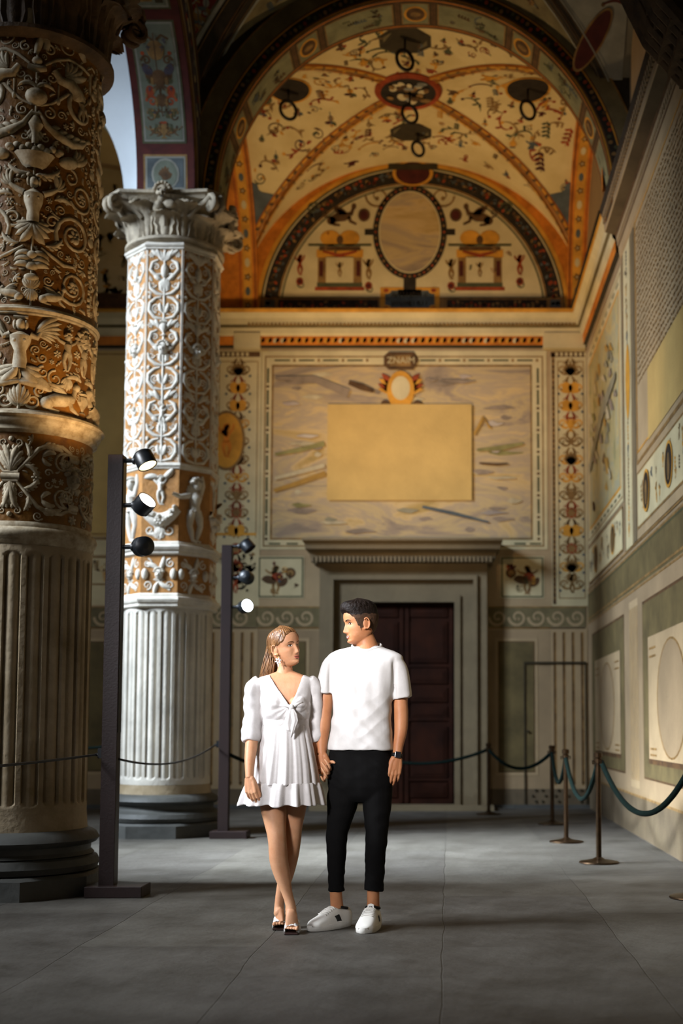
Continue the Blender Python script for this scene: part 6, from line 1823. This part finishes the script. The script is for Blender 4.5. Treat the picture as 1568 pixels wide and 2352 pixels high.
fuse(t,'trousers',.006,4,MATS['trouser_black'],lambda me:folds(me,.006,trfold),man)
# shoes
def sneaker(parent,cx,cy,dirn,L=.30,name='sneaker'):
    e=bpy.data.objects.new(name,None); COL.objects.link(e); e.parent=parent; 
    D=Vector((dirn[0],dirn[1],0)).normalized(); T=Vector((-D.y,D.x,0)); O=Vector((cx,cy,0))-Vector((parent.location.x,parent.location.y,0))
    def at(s,t,z): return O+D*s*L+T*t+Vector((0,0,z))
    # s: 0 heel..1 toe
    wid=lambda s: .038+.018*math.sin(PI*min(1,s*.9))**.8+.006*sstep(.45,.75,s)-.022*sstep(.86,1.0,s)**1.5-.008*(1-sstep(0,.12,s))
    top=lambda s: float(np.interp(s,[0,.04,.15,.28,.4,.55,.72,.85,.95,1],[.09,.108,.112,.112,.125,.108,.08,.064,.052,.03]))
    mb=MB(); P=[]; ns=26; na=18
    for i in range(ns+1):
        s=i/ns; w=wid(s)*.95; h=top(s); row=[]
        for j in range(na+1):
            a=PI*j/na; row.append(at(.01+.98*s,w*math.copysign(abs(math.cos(a))**.75,math.cos(a)),.026+(h-.026)*abs(math.sin(a))**.8))
        P.append(row)
    mb.grid(P,MATS['shoe_white']); 
    o0=len(mb.v)-(na+1)*(ns+1); mb.f.append(tuple(o0+j for j in range(na+1))); mb.m.append(0); mb.f.append(tuple(o0+ns*(na+1)+j for j in range(na+1))[::-1]); mb.m.append(0)
    up=mb.build('upper',smooth=True,parent=e)
    mb=MB(); P=[]; n=48
    for z,k in ((.0,.97),(.004,1.03),(.022,1.05),(.032,1.02),(.034,.9)):
        row=[]
        for j in range(n):
            a=2*PI*j/n; s=.5+.5*math.cos(a); s=min(.999,max(.001,s)); w=wid(s)*k*1.0
            edge=abs(math.sin(a))**.45
            row.append(at(.5+(s-.5)*1.02*(1+ (k-1)*.5),w*edge*math.copysign(1,math.sin(a)),z))
        P.append(row)
    mb.grid(P,MATS['shoe_sole'],closev=True); o0=len(mb.v)-5*n; mb.f.append(tuple(o0+j for j in range(n))); mb.m.append(0); mb.f.append(tuple(o0+4*n+j for j in range(n))); mb.m.append(0)
    mb.build('sole',auto=45,parent=e)
    mb=MB()
    sf=lambda s,a,h: at(.01+.98*s,(wid(s)*.95+h)*math.copysign(abs(math.cos(a))**.75,math.cos(a)),.026+(top(s)+h-.026)*abs(math.sin(a))**.8)
    for i in range(6):
        s=.46+.045*i; mb.tube([sf(s,PI*t/12,.0035) for t in range(4,9)],.0032,MATS['shoe_white'],n=6)
    mb.build('laces',smooth=True,parent=e)
    for q in(0,1):
        mb=MB(); P=[[sf(.34+.12*u+.06*v,(.12+.38*v) if q==0 else PI-(.12+.38*v),.0012) for v in np.linspace(0,1,6)] for u in np.linspace(0,1,6)]
        mb.grid(P,MATS['shoe_black']); mb.build('side_patch',parent=e)
    mb=MB(); mb.tube([at(.25+.15*math.cos(a),.037*math.sin(a),.113+.010*math.cos(a)) for a in [2*PI*i/24 for i in range(25)]],.008,MATS['shoe_black'],n=8,cap=False); mb.build('collar',smooth=True,parent=e)
    mb=MB(); P=[[at(.41-.02*u,(-.022+.044*v)*(1-.2*u),.10+.036*u+.006*math.sin(PI*v)) for v in np.linspace(0,1,5)] for u in np.linspace(0,1,5)]; Q=[[p+D*.006 for p in r] for r in P]; mb.grid(P,MATS['shoe_white']); mb.grid(Q,MATS['shoe_white']); mb.build('tongue',smooth=True,parent=e)
    return e
v=m_(775,2085,.03); sneaker(man,v.x+.065,YM+.10,(-.70,-.70))
v=m_(857,2085,.02); sneaker(man,v.x+.012,YM+.085,(-.20,-.98),.285)
# watch
w_=MB(); c=m_(911,1735,-.04); ax=(m_(915,1710,-.03)-m_(910,1744,-.045)).normalized(); bx_=ax.cross(Vector((0,-1,0))).normalized(); by=bx_.cross(ax)
for k in (0,):
    P=[]
    for i in range(25):
        a=2*PI*i/24; 
        P.append([c+bx_*(.0285+dr)*math.cos(a)+by*(.0265+dr)*math.sin(a)+ax*dz for dz,dr in ((-.011,0),(-.010,.0025),(.010,.0025),(.011,0))])
    w_.grid(P,MATS['shoe_black'])
M3=Matrix((bx_,by,ax)).transposed(); 
wo=w_.build('wristwatch',smooth=True); W2L(wo,man); wo['label']='black wristwatch'
w_=MB(); fc=c+(by if by.y<0 else -by)*.031+bx_*.006; vs=[]
for dx in(-1,1):
    for dy in(-1,1):
        for dz in(-1,1): vs.append(fc+bx_*dx*.017+by*dy*.005+ax*dz*.018)
w_.add(vs,[(0,1,3,2),(4,6,7,5),(0,4,5,1),(2,3,7,6),(0,2,6,4),(1,5,7,3)],mat('watch_glass','#1a1c20',.12,0,spec=.8)); wf=w_.build('watch_face'); W2L(wf,man)
bv=wf.modifiers.new('b','BEVEL'); bv.width=.004; bv.segments=3
# ================================================================== WOMAN
YW=7.0; f_=px(YW)
wom=empty('person',(f_(655,2125).x,YW,0),label='woman with long fair hair in a short white dress, looking up at the man',cat='person')
HF=Head(f_(654,1487),(.80,-.58,.15),(-.17,-.02,1),.96,False)
b=MB(); HF.build(b)
tapertube(b,[f_(650,1496,.02),f_(652,1515,.02),f_(654,1535,.02),f_(654,1552,.02)],[.043,.041,.043,.055])
lathe_path(b,rowsfrom([(1540,640,670,.045,.03,2),(1550,612,696,.06,.025,2.2),(1562,592,718,.075,.02,2.3),(1590,600,712,.088,.01,2.3),(1625,606,706,.092,0,2.2),(1660,610,700,.082,.0,2.1),(1720,604,706,.1,.0,2.1),(1790,600,708,.105,.0,2.1)],YW),n=36)
for q in(633,678): b.ell(f_(q,1620,-.06),(.05,.045,.05))
# collar bones
for a_,c_ in () and (((652,1558),(612,1552)),((660,1558),(696,1550))): b.tube([f_(a_[0],a_[1],-.052),f_((a_[0]+c_[0])/2,(a_[1]+c_[1])/2-1,-.05),f_(c_[0],c_[1],-.03)],[.005,.006,.006],n=8)
LAw=[f_(594,1568,.01),f_(584,1610,.0),f_(580,1655,-.015),f_(578,1700,-.05),f_(574,1740,-.11),f_(573,1765,-.145),f_(573,1788,-.17)]
tapertube(b,LAw,[.034,.035,.035,.036,.031,.026,.0225])
tapertube(b,[f_(716,1568,.03),f_(722,1620,.05),f_(722,1665,.06),f_(723,1700,.06),f_(724,1730,.06),f_(727,1752,.05),f_(734,1768,.03)],[.04,.035,.033,.033,.028,.023,.022])
hand(b,f_(573,1790,-.172),(.16,-.14,-1),(-.35,-1,.0),-1,.90,((.35,.5,.35),(.35,.5,.35),(.4,.55,.4),(.45,.6,.4)),.06,(1.0,.3,.1),.3)
# her fingers interlaced over the back of his hand (coordinates on his hand's plane)
PH=px(7.0)
def fing(pts,r):
    P=[PH(x,y,d) for x,y,d in pts]; rows=resample([tuple(p)+(rr,) for p,rr in zip(P,r)],4); b.tube([q[:3] for q in rows],[q[3] for q in rows],n=10); b.ell(rows[-1][:3],(r[-1],)*3,nu=6,nv=8)
b.tube([f_(734,1766,.05),f_(742,1772,.05),f_(750,1774,.045)],[.021,.026,.022],n=12)
fing([(749,1768,.05),(758,1768,.01),(757,1762,-.028),(751,1752,-.038),(746,1745,-.037)],[.009,.0082,.0080,.0075,.006])
fing([(746,1773,.05),(755,1777,.01),(753,1771,-.032),(745,1760,-.041),(738.5,1751,-.039)],[.009,.0082,.0082,.0077,.006])
fing([(743,1777,.05),(751,1786,.01),(749,1782,-.030),(743,1772,-.040),(738.5,1763.5,-.038)],[.009,.008,.008,.0074,.0058])
fing([(740,1780,.05),(745,1793,.012),(742,1792,-.024),(737,1784,-.034)],[.0085,.0075,.0072,.0056])
fing([(748,1765,.045),(758,1752,.015),(764,1750,-.005),(768,1752,-.012)],[.011,.0105,.0095,.007])
# legs (front leg crosses)
tapertube(b,[f_(630,1790,-.01),f_(627,1845,-.02),f_(634,1905,-.05),f_(637,1935,-.055),f_(640,1975,-.045),f_(648,2010,-.04),f_(659,2050,-.045),f_(666,2075,-.05),f_(668,2090,-.055)],[.085,.076,.057,.052,.052,.045,.030,.028,.032],n=40)
tapertube(b,[f_(684,1790,.02),f_(676,1845,.03),f_(672,1900,.04),f_(670,1930,.045),f_(664,1970,.06),f_(655,2015,.08),f_(645,2050,.085),f_(641,2078,.085),f_(641,2090,.08)],[.085,.073,.055,.052,.051,.042,.029,.027,.03],n=40)
def foot(b,ank,toe,w):
    A=Vector(ank);T=Vector(toe)
    tapertube(b,[A+Vector((0,.025,-.01)),A+Vector((0,-.01,-.02)),A.lerp(T,.4)+Vector((0,0,.012)),A.lerp(T,.72)+Vector((0,0,.006)),T],[(.03,.028),(.03,.03),(.026,.032),(.019,.036),(.014,.036)],n=18)
    tip=[]
    for i in range(5):
        x=(i-2)*.0155*w; s=.0105 if (i==0 and w>0) else .0078
        s=(.011,.0085,.008,.0075,.007)[i]
        p=T+Vector((x,-.012-.018*(1-.25*i),-.004)); b.tube([T+Vector((x*.9,.02,0)),p],[s,s],n=8); b.ell(p,(s,s*1.2,s*.9),nu=6,nv=8)
    tip=T; return tip
T1=Vector((f_(676,2118).x,6.89,.036)); foot(b,f_(668,2088,-.055),T1,-1)
T2=Vector((f_(641,2104).x,7.045,.036)); foot(b,f_(641,2088,.08),T2,1)
bodyw=fuse(b,'body',.0030,3,SK_W,parent=wom)
paint(HF,wom,'lip','brow_light',1.15,(.55,.3))
# sandals
def sandal(parent,ank,T,name='mule_sandal'):
    e=bpy.data.objects.new(name,None); COL.objects.link(e); W2L(e,parent); 
    heel=Vector((ank.x,ank.y+.035,0)); 
    def w2(o): o.parent=e; 
    off=-Vector(parent.location)*0
    mb=MB(); P=[]
    hz=ank.z-.055
    for i in range(15):
        t=i/14; c=Vector((heel.x,heel.y,0)).lerp(Vector((T.x,T.y-.052,0)),t); z=hz*(1-sstep(.05,.62,t))+.003; w=.024+.012*sstep(.3,.8,t)
        P.append([Vector((c.x+w*s,c.y,z+q)) for s,q in ((-1,0),(1,0),(1,.006),(-1,.006))])
    mb.grid(P,MATS['sandal_sole'],closev=True); 
    for k in (0,14): 
        o=len(mb.v)-60+k*4; mb.f.append((o,o+1,o+2,o+3)); mb.m.append(0)
    w2(mb.build('sole',auto=40))
    mb=MB(); mb.tube([(heel.x,heel.y+.005,0),(heel.x,heel.y+.005,hz*.5),(heel.x,heel.y-.002,hz)],[.011,.011,.02],MATS['sandal_sole'],n=10); w2(mb.build('heel',smooth=True))
    mb=MB(); P=[]
    for i in range(13):
        t=i/12; y=T.y+.062-.074*t; row=[]
        for j in range(21):
            a=PI*j/20; rr=.0445-.002*t; puff=.0025*math.sin(i*1.57+ (j%4)*1.57)
            hh=.076-.034*t
            row.append((T.x+(rr+puff)*math.copysign(abs(math.cos(a))**.8,math.cos(a))+(ank.x-T.x)*(1-t)*.3,y-.006*math.sin(a),.008+(hh+puff)*abs(math.sin(a))**.75))
        P.append(row)
    mb.grid(P,MATS['sandal_white']); o=mb.build('strap',smooth=True); sd_=o.modifiers.new('s','SOLIDIFY'); sd_.thickness=.004; w2(o)
    return e
for A_,T_ in ((f_(668,2088,-.055),T1),(f_(641,2088,.08),T2)): 
    e=sandal(wom,A_,T_)
# dress bodice + sleeves
t=MB()
lathe_path(t,rowsfrom([(1547,626,682,.05,.03,2),(1552,606,702,.066,.026,2.2),(1560,590,718,.08,.02,2.4),(1585,598,714,.096,.01,2.4),(1615,600,712,.105,-.005,2.3),(1640,601,711,.104,-.008,2.2),(1655,603,708,.094,0,2.1),(1668,603,708,.094,0,2.1)],YW),n=44)
for q in(632,678): t.ell(f_(q,1618,-.065),(.062,.055,.06))
tapertube(t,[f_(600,1566,.015),f_(586,1580,.012),f_(581,1615,.01),f_(580,1655,-.01),f_(577,1685,-.03),f_(577,1697,-.045),f_(577,1704,-.05)],[(.045,.05),(.052,.056),(.052,.058),(.05,.056),(.056,.062),(.056,.06),(.048,.05)],n=24)
tapertube(t,[f_(706,1562,.02),f_(718,1580,.035),f_(722,1615,.05),f_(722,1655,.06),f_(722,1690,.06),f_(723,1704,.06)],[(.045,.05),(.048,.052),(.047,.052),(.045,.05),(.048,.055),(.042,.045)],n=24)
Vp=[(614,1540),(618,1553),(640,1585),(655,1605),(668,1622),(678,1600),(686,1575),(693,1550),(696,1540)]
VW=[(f_(x,y,-.08).x,f_(x,y,-.08).z) for x,y in Vp]
def inpoly(x,z,P):
    c=False; j=len(P)-1
    for i in range(len(P)):
        if (P[i][1]>z)!=(P[j][1]>z) and x<(P[j][0]-P[i][0])*(z-P[i][1])/(P[j][1]-P[i][1])+P[i][0]: c=not c
        j=i
    return c
def dfold(x,y,z):
    cxw=wom.location.x; u=x-cxw
    arm=sstep(.11,.16,abs(u+.0))
    f=.7*noise.noise(Vector((u*20,y*8,z*12)))+ arm*1.3*noise.noise(Vector((u*14,y*6,z*24+u*11)))+arm*.7*noise.noise(Vector((u*30,y*10,z*9)))
    # gathers radiating from the knot
    kx,kz=f_(669,1624).x,f_(669,1624).z; dx,dz=x-kx,z-kz; r=math.hypot(dx,dz)
    if y<YW and abs(u)<.15: f+=.9*math.exp(-r/.07)*math.sin(math.atan2(dz,abs(dx)+.001)*14)
    return f
def dpost(me):
    folds(me,.006,dfold)
    bm=bmesh.new(); bm.from_mesh(me); rem=[]
    for fc in bm.faces:
        c=fc.calc_center_median()
        if (c.y<YW+.03 and inpoly(c.x,c.z,VW)) or (c.z>f_(654,1551).z and inpoly(c.x,c.z,[(VW[0][0],1.3),(VW[-1][0],1.3),(VW[-1][0],1.7),(VW[0][0],1.7)])): rem.append(fc)
    bmesh.ops.delete(bm,geom=rem,context='FACES')
    bv=[v for v in bm.verts if v.is_boundary]
    for _ in range(12):
        new={}
        for v in bv:
            nb=[e.other_vert(v) for e in v.link_edges if e.is_boundary]
            if len(nb)==2: new[v]=v.co*.5+(nb[0].co+nb[1].co)*.25
        for v,c in new.items(): v.co=c
    bm.to_mesh(me); bm.free()
bod=fuse(t,'dress',.0048,5,MATS['dress_white'],dpost,wom); sd_=bod.modifiers.new('s','SOLIDIFY'); sd_.thickness=.003; sd_.offset=0
# skirt
def skirt(name,tab,pl,amp0,amp1,seed,nz=30,na=300,ytop=0):
    R=random.Random(seed); ph=[R.uniform(0,6) for _ in range(6)]; fr=[pl+R.randint(-4,4) for _ in range(3)]
    rows=resample(tab,6); P=[]
    for i,(py,xl,xr,d,dy) in enumerate(rows):
        t=i/(len(rows)-1); a_=atY(xl,py,YW);b_=atY(xr,py,YW); cx_=(a_.x+b_.x)/2; rx=(b_.x-a_.x)/2; amp=amp0+(amp1-amp0)*t**1.3; row=[]
        for j in range(na):
            a=2*PI*j/na; w=sum(math.sin(a*fr[k]+ph[k]+(1.2*math.sin(a*3+ph[k])))/(1+k) for k in range(3))
            w2=math.sin(a*pl*2.3+ph[4])*.25
            r=1+0; k_=amp*(w+w2)
            row.append((cx_+(rx+k_)*math.cos(a),YW+dy+(d+k_)*math.sin(a),a_.z-amp*.35*w*t))
        P.append(row)
    mb=MB(); mb.grid(P,MATS['dress_white'],closev=True); o=mb.build(name,smooth=True); W2L(o,wom); s=o.modifiers.new('s','SOLIDIFY'); s.thickness=.002; return o
mb=MB(); lathe_path(mb,rowsfrom([(1650,603,708,.097,0,2.1),(1655,602,709,.099,0,2.1),(1663,602,709,.099,0,2.1),(1667,603,708,.097,0,2.1)],YW),n=60); W2L(mb.build('waistband',MATS['dress_white'],smooth=True),wom)
skirt('skirt',[(1664,603,708,.096,0),(1690,599,712,.108,0),(1730,592,720,.13,0),(1770,583,727,.15,0),(1800,577,731,.165,0)],17,.0012,.0075,4)
skirt('skirt_ruffle',[(1797,575,732,.166,0),(1801,568,735,.172,0),(1820,560,739,.185,0),(1847,552,744,.2,0)],15,.005,.013,9)
# bow
bw_=MB()
K0=f_(669,1624,-.135)
bw_.ell(K0,(.014,.012,.018))
def ribband(pts,w,tw=0):
    P=[];n=len(pts)
    for i,(q,ww) in enumerate(zip(pts,w)):
        c_=Vector(q); P.append([c_+Vector((ww*s,-.004*math.cos(s*4),0)) for s in np.linspace(-1,1,7)])
    bw_.grid(P,MATS['dress_white'])
ribband([K0,f_(664,1640,-.14),f_(660,1662,-.135),f_(663,1675,-.135),f_(665,1680,-.133)],[.008,.016,.022,.016,.006])
ribband([K0,f_(674,1640,-.145),f_(677,1655,-.14),f_(672,1675,-.14),f_(668,1694,-.135)],[.008,.018,.018,.012,.004])
for pts in ([(669,1624),(655,1620),(640,1618)],[(669,1624),(682,1618),(694,1612)]):
    bw_.tube([f_(x,y,-.128+.012*i) for i,(x,y) in enumerate(pts)],[.012,.009,.004],MATS['dress_white'],n=8)
o=bw_.build('bow',MATS['dress_white'],smooth=True); W2L(o,wom); s=o.modifiers.new('s','SOLIDIFY'); s.thickness=.002
# hair of the woman
def wh(z,a):
    s=math.sin(a); c=abs(math.cos(a))
    if s>0: hl=.074-.012*sstep(.2,.6,c)-.040*sstep(.6,.9,c)-.012*sstep(.92,.99,c)
    else: hl=-.028-.2*sstep(.16,.42,1-c)
    return sstep(hl-.004,hl+.008,z)
def wth(z,a): return (.009 if math.sin(a)<0 else .0045+.0055*sstep(.07,.1,z)+.003*abs(math.cos(a)))+.003*(1-sstep(.085,.115,z))*noise.noise(Vector((math.cos(a)*14,math.sin(a)*14,z*8)))-.004*math.exp(-(math.cos(a)*.08/.01)**2)*max(0,math.sin(a))
def whextra(mb):
    R=random.Random(6)
    # mass falling behind the shoulder
    for k in range(380):
        t=R.random()**.8; 
        x0=R.uniform(620,642); y0=1478+R.uniform(-14,16); d0=R.uniform(-.015,.07)
        ex=596+ t*30+R.uniform(-2,2); ey=1556+R.uniform(-6,14); 
        mx=x0-3+ (ex-x0)*.35; my=(y0+1505)/2+10
        d1=R.uniform(.0,.075)
        pts=[f_(x0+4,y0-8,d0),f_(x0-1,y0+8,d0*.8+.01),f_(mx,my+8,d1),f_((mx+ex)/2-1,(my+ey)/2+8,d1),f_(ex,ey,d1+.01)]
        rows=resample([tuple(p)+(r,) for p,r in zip(pts,(.003,.0036,.0034,.003,.0008))],4)
        mb.tube([q[:3] for q in rows],[(q[3],q[3]*.6) for q in rows],MATS['hair_blonde'],n=6)
    for k in range(70):
        a0=PI*.62+R.uniform(-.12,.1); z0=.105; a1=PI*1.02+R.uniform(-.15,.7); z1=R.uniform(-.01,.05)
        q0=[]
        for i in range(9):
            t=i/8; zz=z0+(z1-z0)*t**1.6; aa=a0+(a1-a0)*t**.8; q=HF.surf(zz,aa,.0085); q0.append(HF.c+HF.M@(q*HF.sc))
        mb.tube(q0,[.001]+[.0017]*7+[.0006],MATS['hair_blonde'],n=5)
hw_=hairshell(HF,wh,wth,'hair',['hair_blonde'],wom,extra=whextra)
# hair bulk
hb=MB(); rows=resample([(*f_(642,1462,.035),.03,.03),(*f_(638,1468,.035),.05,.055),(*f_(635,1478,.04),.054,.062),(*f_(631,1495,.045),.054,.055),(*f_(626,1515,.055),.052,.045),(*f_(619,1535,.06),.050,.036),(*f_(613,1553,.068),.040,.022),(*f_(610,1580,.075),.02,.015)],5)
rows=[(Vector(r[:3]),r[3],r[4],2) for r in rows]
lathe_path(hb,rows,n=20); W2L(hb.build('hair',MATS['hair_blonde'],smooth=True),wom)
# earring: gold stud hoop and white flower
er=MB(); ec=HF.W(-.083,.008,-.047); er.tube([ec+Vector((.004*math.cos(a),-.002,.009*math.sin(a))) for a in [2*PI*i/12 for i in range(13)]],.0015,MATS['gold'],n=6)
fc=ec+Vector((.004,-.006,-.03)); R=random.Random(1)
for k in range(6):
    a=k*PI/3+.3; er.ell(fc+Vector((.011*math.cos(a),-.001,.012*math.sin(a))),(.0085,.0022,.005),MATS['sandal_white'],nu=5,nv=8,M=Matrix.Rotation(-a,3,'Y'))
er.ell(fc+Vector((.001,-.001,-.024)),(.004,.002,.010),MATS['sandal_white'],nu=5,nv=8)
o=er.build('earring',smooth=True); W2L(o,wom)
rg_=MB(); q=PH(739,1777,-.03); rg_.tube([q+Vector((.009*math.cos(a),.008*math.sin(a),0)) for a in [2*PI*i/16 for i in range(17)]],.0014,MATS['gold'],n=6,cap=False); W2L(rg_.build('finger_ring',smooth=True),wom)
q=f_(566,1822,-.05); 
# ------------------------------------------------------------------ light
w=bpy.data.worlds.new('world'); sc.world=w; w.use_nodes=True
w.node_tree.nodes['Background'].inputs[0].default_value=(1,.9,.76,1); w.node_tree.nodes['Background'].inputs[1].default_value=.07
def light(kind,name,loc,target,energy,color,size=1,sizey=None,spot=60,blend=.5,spread=None):
    l=bpy.data.lights.new(name,kind); o=bpy.data.objects.new(name,l); COL.objects.link(o); o.location=loc
    o.rotation_euler=(Vector(target)-Vector(loc)).to_track_quat('-Z','Y').to_euler(); l.energy=energy; l.color=color
    if kind=='AREA':
        l.size=size
        if sizey: l.shape='RECTANGLE'; l.size_y=sizey
        if spread: l.spread=math.radians(spread)
    else: l.shadow_soft_size=size
    if kind=='SPOT': l.spot_size=math.radians(spot); l.spot_blend=blend
    return o
COOL=(.72,.84,1); WARM=(1,.62,.28); WARM2=(1,.72,.42)
light('AREA','sky_light_near',(-9.0,5.0,7.0),(-1.0,6.9,1.7),180,(.86,.92,1),3.0,spread=44)
light('AREA','sky_light_front',(-5.6,-2.6,4.6),(-.75,7,1.9),36,(.97,.97,1),1.6,spread=19)
light('AREA','sky_light_far',(-10.5,8.8,8.5),(-3.2,12.6,3.8),400,COOL,3.0,spread=60)
light('AREA','sky_light_mid',(-9.0,9.9,6.2),(-.7,11.2,0),260,(.8,.9,1),2.0,spread=24)
light('SPOT','warm_spot_vault',(-2.1,13.9,3.2),(.4,15.8,8.8),560,(1,.66,.33),.12,spot=110,blend=1)
light('SPOT','warm_spot_wall',(-2.0,13.3,3.1),(-.2,17.3,6.5),540,(1,.67,.35),.12,spot=84,blend=1)
light('SPOT','warm_spot_right',(.0,10.4,2.9),(1.99,13.4,5.9),150,WARM2,.2,spot=76,blend=1)
light('SPOT','warm_spot_column',(-2.12,8.0,2.85),(-2.70,8.45,3.9),60,WARM,.06,spot=80,blend=.9)
light('SPOT','warm_spot_people',(1.4,1.5,4.3),(-.5,7.0,1.5),100,(1,.66,.34),.5,spot=22,blend=1)
sc.view_settings.view_transform='Standard'; sc.view_settings.look='None'; sc.view_settings.exposure=0; sc.view_settings.gamma=1
sc.cycles.use_denoising=True
try: sc.cycles.denoiser='OPENIMAGEDENOISE'
except Exception: pass
sc.cycles.max_bounces=8; sc.cycles.diffuse_bounces=4; sc.cycles.glossy_bounces=3; sc.cycles.sample_clamp_indirect=6
